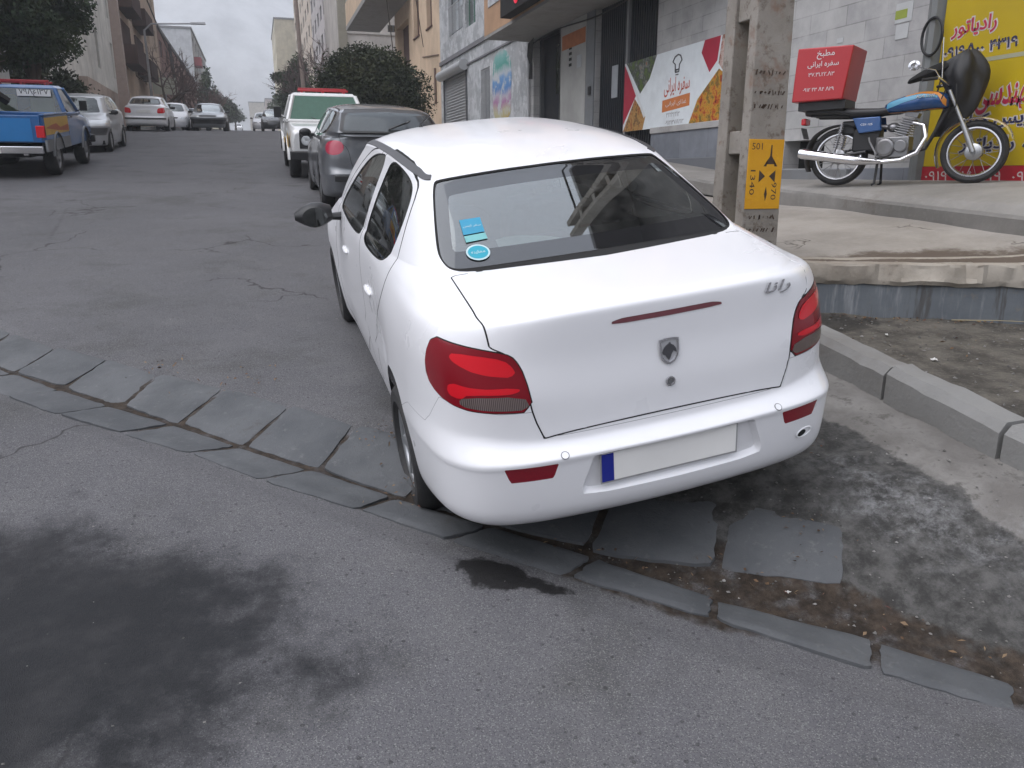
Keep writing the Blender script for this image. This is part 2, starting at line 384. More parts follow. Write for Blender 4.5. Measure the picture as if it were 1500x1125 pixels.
def asphalt_mat():
    b = NB("asphalt"); o = b.oc()
    big = b.noise(.45, 5, .6); mid = b.noise(3.2, 5, .6); fine = b.noise(95, 3, .6); pat = b.noise(1.25, 6, .68)
    v = b.voro(330); v2 = b.voro(110)
    base = b.mix(b.rng(big, .3, .7), (.090, .089, .095), (.118, .116, .123))
    base = b.mix(b.rng(mid, .42, .72), base, (.120, .118, .122))
    base = b.mix(b.math('MULTIPLY', b.rng(pat, .48, .70), .75), base, (.066, .066, .064))
    agg = b.voro(330, out=1); aggv = b.n("ShaderNodeSeparateColor"); b.l(agg, aggv.inputs[0])
    base = b.mix(b.math('MULTIPLY', b.rng(aggv.outputs[0], .75, .97), .62), base, (.24, .235, .23))
    base = b.mix(b.math('MULTIPLY', b.rng(aggv.outputs[1], .72, .95), .72), base, (.045, .045, .048))
    dk = b.voro(52, out=1); dks = b.n("ShaderNodeSeparateColor"); b.l(dk, dks.inputs[0])
    base = b.mix(b.math('MULTIPLY', b.math('MULTIPLY', b.rng(dks.outputs[0], .93, .97), b.rng(b.voro(52), .45, .25)), .6), base, (.030, .028, .030))
    # cracks
    wob = b.n("ShaderNodeVectorMath", operation='MULTIPLY_ADD'); b.l(b.noise(1.6, 4, out=1), wob.inputs[0]); wob.inputs[1].default_value = (.8, .8, .8); b.l(o, wob.inputs[2])
    ck = b.voro(.62, wob.outputs[0], 'DISTANCE_TO_EDGE'); ckm = b.math('MULTIPLY', b.rng(ck, .000, .010, 1, 0), b.rng(b.noise(.7, 2), .5, .62))
    base = b.mix(b.math('MULTIPLY', ckm, .8), base, (.028, .026, .025))
    # dirt of the mound beside the kerb
    nm = b.math('MULTIPLY_ADD', b.noise(9, 5, .7), .35, -.17)
    mo = b.rng(b.math('ADD', b.attr("d_mound"), nm), .06, -.06)
    mcol = b.mix(b.rng(b.noise(11, 6, .75), .35, .7), (.038, .037, .035), (.110, .107, .102))
    base = b.mix(mo, base, mcol)
    # thin concrete apron along the kerb foot
    ap = b.rng(b.math('ADD', b.attr("d_apron"), b.math('MULTIPLY_ADD', b.noise(3.5, 6, .7), .22, -.11)), .012, -.02)
    acol = b.mix(b.rng(b.noise(4, 6, .7), .35, .68), (.145, .136, .126), (.235, .225, .21)); acol = b.mix(b.math('MULTIPLY', b.rng(b.noise(8, 5, .75), .52, .68), .7), acol, (.060, .054, .047))
    base = b.mix(ap, base, acol)
    # pale mineral stain
    nw = b.math('MULTIPLY_ADD', b.noise(7, 6, .75), .9, -.45)
    wh = b.math('MULTIPLY', b.rng(b.math('ADD', b.attr("d_white"), nw), .05, -.25), b.rng(b.noise(13, 6, .8), .42, .72))
    base = b.mix(b.math('MULTIPLY', wh, .6), base, (.32, .32, .325))
    # mud
    mu = b.rng(b.math('ADD', b.attr("d_mud"), b.math('MULTIPLY_ADD', b.noise(12, 5, .7), .10, -.05)), .035, -.005)
    mucol = b.mix(b.rng(b.noise(18, 5, .7), .35, .7), (.022, .017, .013), (.062, .046, .034))
    base = b.mix(mu, base, mucol)
    # tar-filled crack running up the lane
    tc = b.rng(b.math('ADD', b.attr("d_tar"), b.math('MULTIPLY_ADD', b.noise(5, 5, .7), .09, -.045)), .03, -.005); base = b.mix(b.math('MULTIPLY', tc, .6), base, (.045, .044, .046))
    # wet patches
    nn = b.math('MULTIPLY_ADD', b.noise(2.8, 7, .72), 1.1, -.55)
    we = b.rng(b.math('ADD', b.attr("d_wet"), nn), .17, -.26)
    pu = b.rng(b.math('ADD', b.attr("d_pud"), b.math('MULTIPLY_ADD', b.noise(14, 5, .7), .14, -.07)), .012, -.012)
    base = b.mix(b.math('MULTIPLY', we, .92), base, b.mix(b.rng(b.noise(5, 5, .7), .4, .7), (.010, .011, .013), (.026, .026, .028)))
    base = b.mix(b.math('MULTIPLY', pu, .92), base, (.010, .0095, .0095))
    b.col(base)
    b.setin(b.b, "Roughness", b.math('SUBTRACT', b.rng(mid, .3, .7, .78, .92), b.math('MULTIPLY_ADD', we, .10, b.math('MULTIPLY', pu, .22))))
    b.p(spec=.25)
    h = b.math('ADD', b.math('MULTIPLY', v, .9), b.math('MULTIPLY_ADD', v2, .5, b.math('MULTIPLY', b.noise(16, 5, .65), .9)))
    h = b.math('SUBTRACT', h, b.math('MULTIPLY', ckm, 1.2))
    b.bump(h, .42, .006); return b.m
xs = axis_grid([(-600,-60,60),(-60,-12,6),(-12,-3.4,.4),(-3.4,3.4,.034),(3.4,12,.8),(12,60,8),(60,600,60)])
ys = axis_grid([(-60,-6,6),(-6,.6,.5),(.6,7.0,.034),(7,12,.2),(12,60,1.0),(60,240,6),(240,1100,40)])
def road_z(x, y):
    d = dgut(x, y); z = gz(x, y)+vprof(d)-.015*(np.abs(d) < .40)*(y < 12)*sstep(.42, .34, np.abs(d))
    near = (np.abs(x) < 4) & (y < 8)
    n1 = fbm(P2(x*3, y*3), 3, 3)-.5; n2 = fbm(P2(x*11, y*11), 3, 9)-.5
    md = sdpoly(P2(x, y), MOUND)
    z = z+near*(n1*.010+n2*.004+sstep(.05, -.15, md)*(n2*.045+n1*.03))
    return z
road = sheet("road", xs, ys, road_z, asphalt_mat(), {
    "d_wet": lambda x, y: sdpoly(P2(x, y), WET), "d_pud": lambda x, y: sdpoly(P2(x, y), PUD),
    "d_white": lambda x, y: np.minimum(sdpoly(P2(x, y), WHITE), sdpoly(P2(x, y), WHITE2)+.35), "d_apron": lambda x, y: np.maximum(np.maximum(2.60-.03*(y-2.2)-x, x-2.97), np.maximum(y-6, .2-y)), "d_mound": lambda x, y: sdpoly(P2(x, y), MOUND), "d_mud": mudd,
    "d_tar": lambda x, y: seg_d(x, y, [(-2.17, 9.43), (-2.33, 10.85), (-2.52, 12.3), (-2.66, 13.9)])})

# gutter of stone slabs
def slab_mat():
    b = NB("slate_slab"); rnd = b.n("ShaderNodeNewGeometry").outputs["Random Per Island"]
    c = b.mix(b.rng(b.noise(3, 5, .6), .3, .7), (.062, .066, .070), (.108, .112, .117))
    c = b.mix(b.math('MULTIPLY', rnd, .45), c, (.060, .064, .070))
    c = b.mix(b.math('MULTIPLY', b.rng(b.noise(22, 5, .7), .55, .8), .5), c, (.19, .19, .185))
    c = b.mix(b.math('MULTIPLY', b.rng(b.noise(6, 5, .75), .56, .75), .55), c, (.048, .043, .038))
    b.col(c); b.p(rough=.72, spec=.4); b.bump(b.math('ADD', b.noise(26, 6, .7), b.math('MULTIPLY', b.noise(120, 3), .4)), .35, .010); return b.m
SLAB = slab_mat()
up_seams = [((-2.55,6.52),(-2.34,6.80)),((-2.2,6.1),(-2.0,6.4)),((-1.85,5.70),(-1.66,6.0)),((-1.51,5.30),(-1.32,5.60)),((-1.17,4.97),(-.97,5.28)),((-.83,4.60),(-.65,4.95)),((-.50,4.27),(-.27,4.61)),((-.17,3.91),(.08,4.27)),((.16,3.58),(.40,3.93)),((.52,3.20),(.82,3.50)),((1.14,2.60),(1.38,2.92)),((1.55,2.33),(1.78,2.62)),((1.94,2.08),(2.11,2.29))]
lo_seams = [((-2.05,5.62),(-1.86,5.70)),((-1.72,5.18),(-1.50,5.29)),((-1.42,4.78),(-1.18,4.93)),((-1.10,4.44),(-.89,4.62)),((-.76,4.12),(-.53,4.27)),((-.42,3.81),(-.20,3.91)),((-.11,3.46),(.13,3.58)),((.29,3.10),(.46,3.21)),((.60,2.77),(.80,2.86)),((.97,2.42),(1.14,2.55)),((1.38,2.07),(1.46,2.20)),((1.74,1.70),(1.88,1.85)),((2.03,1.42),(2.18,1.56)),((2.45,1.02),(2.6,1.16)),((2.95,.55),(3.1,.68))]
def gutter():
    mb = MB()
    def slab(q, thick=.07):
        q = [np.array(p, float) for p in q]; c = sum(q)/4
        q = [p+(c-p)*(.013/np.linalg.norm(c-p)+.018) + rng.normal(0, .006, 2) for p in q]
        # rounded, slightly irregular outline, gridded top
        n = 9; rows = []; tilt = rng.normal(0, .006, 2); lift = rng.normal(.0, .002)
        for j in range(n):
            for i in range(n):
                u, v = i/(n-1), j/(n-1); p = (1-u)*(1-v)*q[0]+u*(1-v)*q[1]+u*v*q[2]+(1-u)*v*q[3]
                edge = min(u, v, 1-u, 1-v); p = p+rng.normal(0, .003, 2)*(edge == 0)
                corner = (edge == 0) and min(max(u, 1-u)+max(v, 1-v), 2) == 2
                if corner: p = p+(c-p)*.04
                z = gz1(*p)+float(vprof(dgut(p[:1], p[1:])[0]))+lift+(u-.5)*tilt[0]+(v-.5)*tilt[1]
                z -= .009*(edge == 0)-.003*rng.random()
                rows.append((p[0], p[1], z))
        F = [(j*n+i, j*n+i+1, (j+1)*n+i+1, (j+1)*n+i) for j in range(n-1) for i in range(n-1)]
        per = [i for i in range(n)]+[j*n+n-1 for j in range(1, n)]+[(n-1)*n+i for i in range(n-2, -1, -1)]+[j*n for j in range(n-2, 0, -1)]
        base = len(rows)
        for k in per: x, y, z = rows[k]; rows.append((x, y, z-thick))
        m = len(per)
        F += [(per[(k+1) % m], per[k], base+k, base+(k+1) % m) for k in range(m)]
        mb.add(rows, F)
    for a, b in zip(up_seams[:-1], up_seams[1:]): slab([a[0], b[0], b[1], a[1]])
    for a, b in zip(lo_seams[:-1], lo_seams[1:]): slab([a[0], b[0], b[1], a[1]])
    o = mb.build("stone_gutter", SLAB, smooth=True, angle=50); tag(o, kind='structure')
    # signed orientation check
    me = o.data; 
    if sum(p.normal.z*p.area for p in me.polygons) < 0: me.flip_normals()
gutter()

# kerb, dirt strip, terrace
CONC = plain("kerb_concrete", (.20, .198, .190), .85, var=.22, vs=3, bump=.4, bs=45, dirt=.55)
def kerb_top(y): return .72+.135*(y-3.0) if y < 5 else .99+(float(slope_z(y))+.2-.99)*min((y-5)/3, 1) if y < 8 else float(slope_z(y))+.2
def kerb():
    mb = MB(); ysk = [-.35, .33, 1.02, 1.70, 2.385, 3.07, 3.75, 4.4, 5.1, 5.8, 6.5]
    ysk += list(np.arange(7.2, 60, .9))
    for a, b in zip(ysk[:-1], ysk[1:]):
        jx, jz = rng.normal(0, .006), rng.normal(0, .004); a2, b2 = a+.011, b-.011
        z0, z1 = kerb_top(a)+jz, kerb_top(b)+jz
        pr_ = lambda y, zt: [(2.945+jx, y, zt-.55), (2.95+jx, y, zt-.045), (2.985+jx, y, zt-.004), (3.095+jx, y, zt), (3.115+jx, y, zt-.03), (3.12+jx, y, zt-.55)]
        n = 9; rings = []
        for k in range(n):
            t = k/(n-1); y = a2+(b2-a2)*t; zt = z0+(z1-z0)*t
            rings.append([(p[0]+rng.normal(0, .004), p[1], p[2]+rng.normal(0, .0035)) for p in pr_(y, zt)])
        mb.loft(rings)
    o = mb.build("kerb", CONC, smooth=True, angle=28); tag(o, kind='structure')
    if o.data.polygons[0].normal.x > 0: o.data.flip_normals()
kerb()
W0, W1 = np.array((3.85, 4.75)), np.array((5.1, 4.05)); WD = (W1-W0)/np.linalg.norm(W1-W0); WN = np.array((WD[1], -WD[0]))   # WN faces the street
def wline(s): return W0+WD*s
def dirt_z(x, y): return .655+.055*(y-4.4)+.05*(fbm(P2(x*1.7, y*1.7), 4, 21)-.5)+.02*(fbm(P2(x*9, y*9), 3, 33)-.5)-.03*np.clip(2.5-y, 0, 5)
def dirt_mat():
    b = NB("dirt"); n = b.noise(3.2, 6, .7); f = b.noise(40, 5, .75)
    c = b.mix(b.rng(n, .35, .68), (.062, .057, .050), (.150, .137, .117))
    c = b.mix(b.math('MULTIPLY', b.rng(f, .5, .75), .7), c, (.22, .20, .17))
    dm = b.rng(b.noise(1.1, 5, .65), .54, .62); c = b.mix(b.math('MULTIPLY', dm, .75), c, (.034, .032, .030))
    b.col(c); b.p(rough=.95, spec=.2); b.bump(b.math('ADD', f, b.noise(14, 5, .7)), .8, .02); return b.m
sheet("dirt", axis_grid([(3.05,7.0,.045)]), axis_grid([(-.5,5.2,.045)]), dirt_z, dirt_mat())
# ------------------------------------------------------------------ cars
# control grid of the sedan: rows = rings from sill to roof ridge, cols = meridians rear centre -> front centre (x,y,z)
SEDAN = [
# r0 tucked under
([0,.28,.46,.60,.69,.72,.73,.72,.72,.72,.72,.73,.73,.64,.52,.28,0],
 [.16,.165,.19,.24,.36,.62,.95,1.35,1.75,2.2,2.75,3.05,3.39,3.78,3.92,4.02,4.05],
 [.25,.25,.25,.245,.23,.21,.19,.17,.17,.17,.17,.17,.19,.2,.2,.2,.2]),
# r1 bumper lower edge / sill
([0,.30,.51,.65,.745,.785,.79,.765,.76,.765,.77,.785,.79,.70,.58,.32,0],
 [.045,.055,.085,.15,.32,.62,.95,1.35,1.75,2.2,2.75,3.05,3.39,3.82,3.99,4.10,4.13],
 [.295,.295,.29,.28,.26,.23,.21,.19,.19,.19,.19,.19,.2,.21,.21,.21,.21]),
# r2
([0,.30,.52,.68,.775,.81,.815,.785,.78,.785,.79,.805,.815,.735,.61,.34,0],
 [-.005,.003,.035,.105,.28,.61,.95,1.35,1.75,2.2,2.75,3.05,3.39,3.85,4.02,4.14,4.17],
 [.36,.36,.355,.345,.33,.31,.30,.28,.28,.28,.28,.28,.3,.3,.3,.3,.3]),
# r3 just under the crease
([0.0, 0.2997, 0.5295, 0.6893, 0.7842, 0.8212, 0.8262, 0.7992, 0.7942, 0.7992, 0.8042, 0.8172, 0.8262, 0.7443, 0.6194, 0.3496, 0.0], [-0.021, -0.013, 0.016, 0.089, 0.264, 0.6, 0.95, 1.35, 1.75, 2.2, 2.75, 3.05, 3.39, 3.846, 4.026, 4.151, 4.186], [0.514, 0.514, 0.509, 0.499, 0.489, 0.474, 0.43, 0.41, 0.41, 0.41, 0.41, 0.41, 0.42, 0.4, 0.39, 0.39, 0.39]),
# r4 bumper crease
([0,.30,.53,.69,.785,.822,.827,.80,.795,.80,.805,.818,.827,.745,.62,.35,0],
 [-.025,-.017,.012,.085,.26,.60,.95,1.35,1.75,2.2,2.75,3.05,3.39,3.85,4.03,4.155,4.19],
 [.54,.54,.535,.525,.515,.50,.48,.46,.46,.46,.46,.46,.47,.45,.44,.44,.44]),
# r4 bumper ledge
([0,.30,.50,.665,.768,.815,.822,.80,.797,.80,.805,.815,.822,.735,.60,.34,0],
 [.03,.035,.06,.13,.285,.60,.95,1.35,1.75,2.2,2.75,3.05,3.39,3.84,4.01,4.13,4.165],
 [.585,.588,.60,.62,.62,.60,.585,.57,.56,.56,.56,.56,.57,.55,.54,.54,.54]),
# r5 trunk face low
([0,.30,.50,.66,.762,.81,.818,.80,.795,.797,.80,.812,.818,.72,.58,.33,0],
 [.035,.04,.06,.128,.285,.60,.95,1.35,1.75,2.2,2.75,3.05,3.39,3.82,3.97,4.08,4.115],
 [.72,.72,.725,.73,.725,.71,.70,.69,.68,.675,.67,.67,.67,.64,.63,.63,.63]),
# r6
([0,.30,.50,.655,.757,.80,.808,.795,.79,.79,.79,.795,.795,.68,.54,.31,0],
 [.05,.055,.078,.155,.305,.60,.95,1.35,1.75,2.2,2.75,3.05,3.39,3.75,3.88,3.98,4.01],
 [.86,.86,.865,.865,.85,.83,.82,.81,.80,.79,.785,.78,.775,.735,.72,.72,.72]),
# r7 lip / shoulder
([0,.30,.49,.64,.738,.775,.782,.778,.776,.775,.772,.765,.74,.61,.48,.28,0],
 [.055,.061,.093,.197,.36,.62,.95,1.35,1.75,2.2,2.75,3.05,3.36,3.62,3.72,3.82,3.85],
 [1.002,1.002,.999,.984,.955,.935,.93,.925,.915,.90,.885,.88,.86,.80,.79,.79,.79]),
# r8 deck edge / belt
([0,.29,.465,.60,.695,.74,.752,.754,.756,.757,.755,.745,.70,.57,.45,.26,0],
 [.088,.096,.135,.255,.43,.66,.97,1.35,1.75,2.2,2.75,3.05,3.30,3.50,3.58,3.66,3.69],
 [1.027,1.027,1.023,1.007,.99,.985,.99,.985,.97,.955,.94,.93,.905,.86,.85,.855,.86]),
# r9 glass base
([0,.29,.50,.60,.655,.695,.718,.73,.735,.738,.737,.725,.67,.55,.43,.25,0],
 [.602,.604,.608,.622,.72,.865,1.06,1.36,1.75,2.2,2.72,2.98,3.18,3.30,3.36,3.42,3.44],
 [1.053,1.053,1.054,1.057,1.050,1.04,1.03,1.015,1.0,.985,.97,.965,.95,.93,.93,.935,.94]),
# just above the glass base
([0.0, 0.289, 0.498, 0.598, 0.6522, 0.6917, 0.7146, 0.7265, 0.7315, 0.7345, 0.7334, 0.7212, 0.667, 0.548, 0.4285, 0.2495, 0.0], [0.6161, 0.6181, 0.6222, 0.6361, 0.7325, 0.8758, 1.069, 1.366, 1.7525, 2.199, 2.715, 2.973, 3.1695, 3.288, 3.347, 3.406, 3.4255], [1.0611, 1.0611, 1.0619, 1.0644, 1.0575, 1.0479, 1.0383, 1.0237, 1.0092, 0.9948, 0.98, 0.9745, 0.96, 0.9405, 0.9408, 0.9458, 0.9507]),
# mid glass
([0,.27,.46,.56,.60,.63,.65,.66,.665,.668,.665,.65,.61,.51,.40,.24,0],
 [.885,.887,.892,.905,.97,1.08,1.24,1.48,1.80,2.18,2.62,2.84,2.97,3.06,3.10,3.14,3.15],
 [1.215,1.215,1.213,1.205,1.20,1.198,1.195,1.19,1.185,1.18,1.17,1.155,1.15,1.14,1.145,1.15,1.155]),
# just below the roof edge
([0.0, 0.2609, 0.4327, 0.5191, 0.55, 0.5681, 0.579, 0.5872, 0.5904, 0.5907, 0.5858, 0.5772, 0.56, 0.4918, 0.3909, 0.2309, 0.0], [1.1079, 1.1109, 1.1177, 1.137, 1.1747, 1.2529, 1.3674, 1.571, 1.8455, 2.1527, 2.4744, 2.6034, 2.6879, 2.7415, 2.7724, 2.7988, 2.8042], [1.3397, 1.3388, 1.3349, 1.326, 1.3247, 1.3299, 1.3388, 1.3502, 1.3579, 1.3575, 1.3447, 1.3343, 1.3275, 1.3357, 1.3479, 1.3575, 1.3598]),
# roof edge
([0,.26,.43,.515,.545,.562,.572,.58,.583,.583,.578,.57,.555,.49,.39,.23,0],
 [1.13,1.133,1.14,1.16,1.195,1.27,1.38,1.58,1.85,2.15,2.46,2.58,2.66,2.71,2.74,2.765,2.77],
 [1.352,1.351,1.347,1.338,1.337,1.343,1.353,1.366,1.375,1.375,1.362,1.352,1.345,1.355,1.368,1.378,1.38]),
# r12 roof inner
([0,.21,.35,.42,.445,.455,.46,.463,.463,.462,.458,.45,.43,.37,.30,.17,0],
 [1.32,1.32,1.325,1.335,1.36,1.42,1.50,1.66,1.88,2.13,2.38,2.48,2.54,2.58,2.60,2.62,2.62],
 [1.408,1.406,1.40,1.394,1.394,1.40,1.408,1.417,1.422,1.42,1.41,1.405,1.402,1.406,1.41,1.415,1.418]),
# r13 ridge
([0]*17,
 [1.62,1.63,1.65,1.67,1.69,1.73,1.78,1.86,1.96,2.06,2.16,2.2,2.23,2.26,2.28,2.3,2.31],
 [1.448,1.448,1.449,1.449,1.45,1.451,1.452,1.454,1.455,1.454,1.452,1.451,1.45,1.449,1.448,1.447,1.447]),
]
def pchip(Y, n):
    # Y (k, ...) at integer knots, monotone cubic, n samples per cell
    Y=np.asarray(Y,float); k=len(Y); d=np.diff(Y,axis=0)
    m=np.zeros_like(Y)
    a,b=d[:-1],d[1:]
    with np.errstate(divide='ignore',invalid='ignore'):
        h=np.where(a*b>0,2*a*b/(a+b),0.)
    m[1:-1]=.5*h+.5*np.where(a*b>0,np.sign(a)*np.minimum(np.abs(a+b)/2,2*np.minimum(np.abs(a),np.abs(b))),0)
    m[0]=d[0];m[-1]=d[-1]
    out=[]
    for i in range(k-1):
        t=np.linspace(0,1,n,endpoint=False).reshape(-1,*[1]*(Y.ndim-1))
        h00=2*t**3-3*t**2+1;h10=t**3-2*t**2+t;h01=-2*t**3+3*t**2;h11=t**3-t**2
        out.append(h00*Y[i]+h10*m[i]+h01*Y[i+1]+h11*m[i+1])
    out.append(Y[-1:]);return np.concatenate(out)
def dense(G,nr,nc):
    P=np.array(G,float).transpose(0,2,1) # rows, cols, 3
    # reflect columns so slopes at the centre line are right
    ext=np.concatenate([P[:,1:2]*[-1,1,1],P,P[:,-2:-1]*[-1,1,1]],axis=1)
    Q=pchip(ext.transpose(1,0,2),nc)[nc:-nc]
    Q=pchip(Q.transpose(1,0,2),nr)
    return Q  # rows x cols x 3
def sedan_grid():
    P = np.array(SEDAN, float).transpose(0, 2, 1)
    return [[list(P[r, :, 0]), list(P[r, :, 1]), list(P[r, :, 2])] for r in range(P.shape[0])]
def tune(D):
    D = D.copy()
    D[..., 2] -= .03*np.clip((D[..., 2]-1.05)/.28, 0, 1)+.03*np.clip((.45-D[..., 2])/.15, 0, 1)
    D[..., 1] += .10*np.clip(D[..., 1]-1.4, 0, None)
    # one smooth crowned surface over the roof panel
    rows = np.linspace(0, len(SEDAN)-1, D.shape[0]); m = rows >= 14.0; X, Y, Z = D[m, :, 0], D[m, :, 1], D[m, :, 2]
    def B(x, y): y = y-1.9; return np.stack([np.ones_like(x), x*x, y, y*y, y**3, x*x*y, x*x*y*y, x**4, y**4], -1)
    rr = rows[m]; wt = np.where(rr < 14.35, 3.0, np.where(rr > 15.8, 1.0, .15))[:, None]*np.ones_like(X)
    co = np.linalg.lstsq((B(X, Y)*wt[..., None]).reshape(-1, 9), (Z*wt).ravel(), rcond=None)[0]; k = sstep(14.15, 14.7, rr)[:, None]
    D[m, :, 2] = Z*(1-k)+(B(X, Y)@co)*k
    return D
def cut(V, A, F, f):
    """split every polygon of F along f = 0; new vertices are interpolated"""
    f = f.copy(); f[np.abs(f) < 1e-6] = 1e-6
    V = list(V); A = list(A); ed = {}; out = []
    sg = (f > 0).tolist()
    for fc in F:
        a0 = sg[fc[0]]
        for i in fc:
            if sg[i] != a0: break
        else: out.append(fc); continue
        s = [sg[i] for i in fc]; n = len(fc); cr = [k for k in range(n) if s[k] != s[(k+1) % n]]
        if len(cr) != 2: out.append(fc); continue
        nv = []
        for k in cr:
            i, j = fc[k], fc[(k+1) % n]; key = (min(i, j), max(i, j))
            if key not in ed:
                a, b = key; t = f[a]/(f[a]-f[b]); t = min(max(t, .001), .999); ed[key] = len(V)
                V.append(V[a]+(V[b]-V[a])*t); A.append(A[a]+(A[b]-A[a])*t)
            nv.append(ed[key])
        k0, k1 = cr
        p1 = [nv[0]]+[fc[i % n] for i in range(k0+1, k1+1)]+[nv[1]]
        p2 = [nv[1]]+[fc[i % n] for i in range(k1+1, k0+n+1)]+[nv[0]]
        out += [p1, p2]
    return np.array(V), np.array(A), out
class Car:
    """body surface cut into panels; outlines live in reference (sedan) coordinates so that any warp of the shape keeps them"""
    def __init__(s, nr, nc, warp=None):
        s.cols = {}; ref = tune(dense(sedan_grid(), nr, nc)); D = warp(ref.copy()) if warp else ref
        S = np.concatenate([np.zeros((len(ref), 1)), np.cumsum(np.linalg.norm(np.diff(ref, axis=1), axis=2), axis=1)], axis=1)
        gu = np.gradient(D, axis=1); gv = np.gradient(D, axis=0); N = np.cross(gu, gv); N /= np.linalg.norm(N, axis=2, keepdims=True)+1e-12
        if (N[nr*5, nc*8, 0]) < 0: N = -N
        N[:, 0, 0] = 0; N[:, -1, 0] = 0; N[-1] = N[-2]; N[-1, :, 0] = 0; N /= np.linalg.norm(N, axis=2, keepdims=True)+1e-12
        r_, c_ = D.shape[:2]; i = np.arange(r_*c_).reshape(r_, c_)
        s.F = [list(map(int, q)) for q in np.stack([i[:-1, :-1].ravel(), i[:-1, 1:].ravel(), i[1:, 1:].ravel(), i[1:, :-1].ravel()], 1)]
        s.V = D.reshape(-1, 3); rr = np.repeat(np.arange(r_)/nr, c_); 
        s.A = np.concatenate([ref.reshape(-1, 3), S.reshape(-1, 1), N.reshape(-1, 3), rr[:, None]], 1)   # refxyz S normal ring
        s.D = D; s.ref = ref; s.nr = nr; s.nc = nc
    def split(s, fn, lv=(0,)):
        """the field is kept as a column of A so that later classification sees exactly what was cut"""
        if fn not in s.cols: s.cols[fn] = s.A.shape[1]; s.A = np.concatenate([s.A, fn(s.A)[:, None]], 1)
        k = s.cols[fn]
        for l in lv: s.V, s.A, s.F = cut(s.V, s.A, s.F, s.A[:, k]-l)
    def val(s, fn, A): return A[:, s.cols[fn]] if fn in s.cols else fn(A)
    def cen(s): return np.array([s.A[f].mean(0) for f in s.F])
    def make(s, sel, name, mats, parent, side=0, off=0.0, fmat=None, solid=0.0, facet=False):
        """sel: face mask on the half body. side 0 = both halves in one mesh, +1 right, -1 left"""
        idx = np.where(sel)[0]
        if not len(idx): return None
        used = sorted({v for k in idx for v in s.F[k]}); mp = {v: q for q, v in enumerate(used)}
        V = s.V[used]; N = s.A[used][:, 4:7]; N = N/(np.linalg.norm(N, axis=1, keepdims=True)+1e-12); V = V+N*off
        F = [[mp[v] for v in s.F[k]] for k in idx]; fm = [0 if fmat is None else int(fmat[k]) for k in idx]
        VV, NN, FF, MM = [], [], [], []
        if side >= 0: VV = list(V); NN = list(N); FF = [f[:] for f in F]; MM = fm[:]
        if side <= 0:
            b = len(VV); mp2 = {}
            for q, v in enumerate(V):
                if side == 0 and abs(v[0]) < 1e-5: mp2[q] = q
                else: mp2[q] = len(VV); VV.append(v*[-1, 1, 1]); NN.append(N[q]*[-1, 1, 1])
            FF += [[mp2[q] for q in f][::-1] for f in F]; MM += fm
        # outward winding
        if FF:
            q = np.array([VV[k] for k in FF[0]]); nn = np.cross(q[1]-q[0], q[2]-q[0])
            if nn@np.array(NN[FF[0][0]]) < 0: FF = [f[::-1] for f in FF]
        o = mesh_from(name, VV, FF, mats, parent, MM, True, 180, None if facet else NN)
        if solid: md = o.modifiers.new("thickness", 'SOLIDIFY'); md.thickness = solid; md.offset = -1
        return o
def full(h): 
    """mirror a half outline (x>=0, from the centre line out and back)"""
    return list(h)+[(-x, z) for x, z in h[::-1]]
G_REAR = chaikin(full([(0,1.0545),(.30,1.0555),(.54,1.0570),(.588,1.0645),(.602,1.085),(.599,1.11),(.560,1.20),(.512,1.292),(.485,1.306),(.25,1.316),(0,1.318)]), 2)
G_WIND = full([(0,.955),(.35,.95),(.58,.965),(.60,.99),(.50,1.27),(.44,1.31),(.2,1.33),(0,1.335)])
WIN_R = chaikin([(1.71,1.338),(1.48,1.326),(1.29,1.296),(1.195,1.252),(1.135,1.145),(1.155,1.045),(1.21,.985),(1.5,.957),(1.86,.952),(1.84,1.05),(1.76,1.25)], 2)
WIN_F = chaikin([(1.98,.95),(2.40,.935),(2.88,.948),(2.96,.965),(2.82,1.04),(2.55,1.19),(2.34,1.28),(2.16,1.322),(1.97,1.340),(1.86,1.343),(1.90,1.2),(1.97,1.0)], 2)
DOOR_R = chaikin([(1.94,1.368),(1.66,1.362),(1.40,1.345),(1.24,1.312),(1.165,1.27),(1.085,1.14),(1.03,1.02),(1.06,.93),(1.16,.83),(1.38,.70),(1.53,.55),(1.62,.40),(1.66,.26),(1.72,.235),(1.93,.235),(1.93,.93)], 1)
DOOR_F = chaikin([(1.93,.235),(3.0,.235),(3.10,.28),(3.14,.6),(3.06,.90),(2.93,1.04),(2.60,1.225),(2.38,1.315),(2.18,1.355),(1.94,1.368),(1.93,.93)], 1)
L_TAIL = chaikin([(.846,.932),(.738,.924),(.640,.914),(.560,.902),(.530,.885),(.505,.829),(.486,.704),(.617,.706),(.739,.713),(.850,.740),(.915,.778),(.908,.851)], 1)
L_UP = chaikin([(.745,.898),(.60,.892),(.545,.872),(.525,.822),(.66,.836),(.735,.862),(.765,.88)], 1)
L_LO = chaikin([(.775,.80),(.67,.788),(.53,.792),(.515,.770),(.70,.768),(.728,.745),(.79,.755)], 1)
L_CL = chaikin([(.752,.724),(.718,.758),(.514,.762),(.493,.712),(.62,.713)], 1)
BUMP = [(-.1,.0),(-.1,.602),(.449,.602),(.478,.70),(.60,.70),(.84,.73),(.93,.63),(.98,.594),(1.204,.578),(1.57,.44),(1.57,0)]
REFL = [(.608,.522),(.429,.525),(.447,.470),(.589,.466)]
RECESS = chaikin(full([(0,.534),(.295,.534),(.312,.525),(.318,.495),(.352,.41),(.345,.375),(0,.372)]), 1)
_Q = [.55,.653,.714,.76,.903,.991,1.048,1.199,1.398,1.661,1.8]; _XB = [.44,.457,.478,.489,.510,.545,.597,.605,.604,.601,.60]
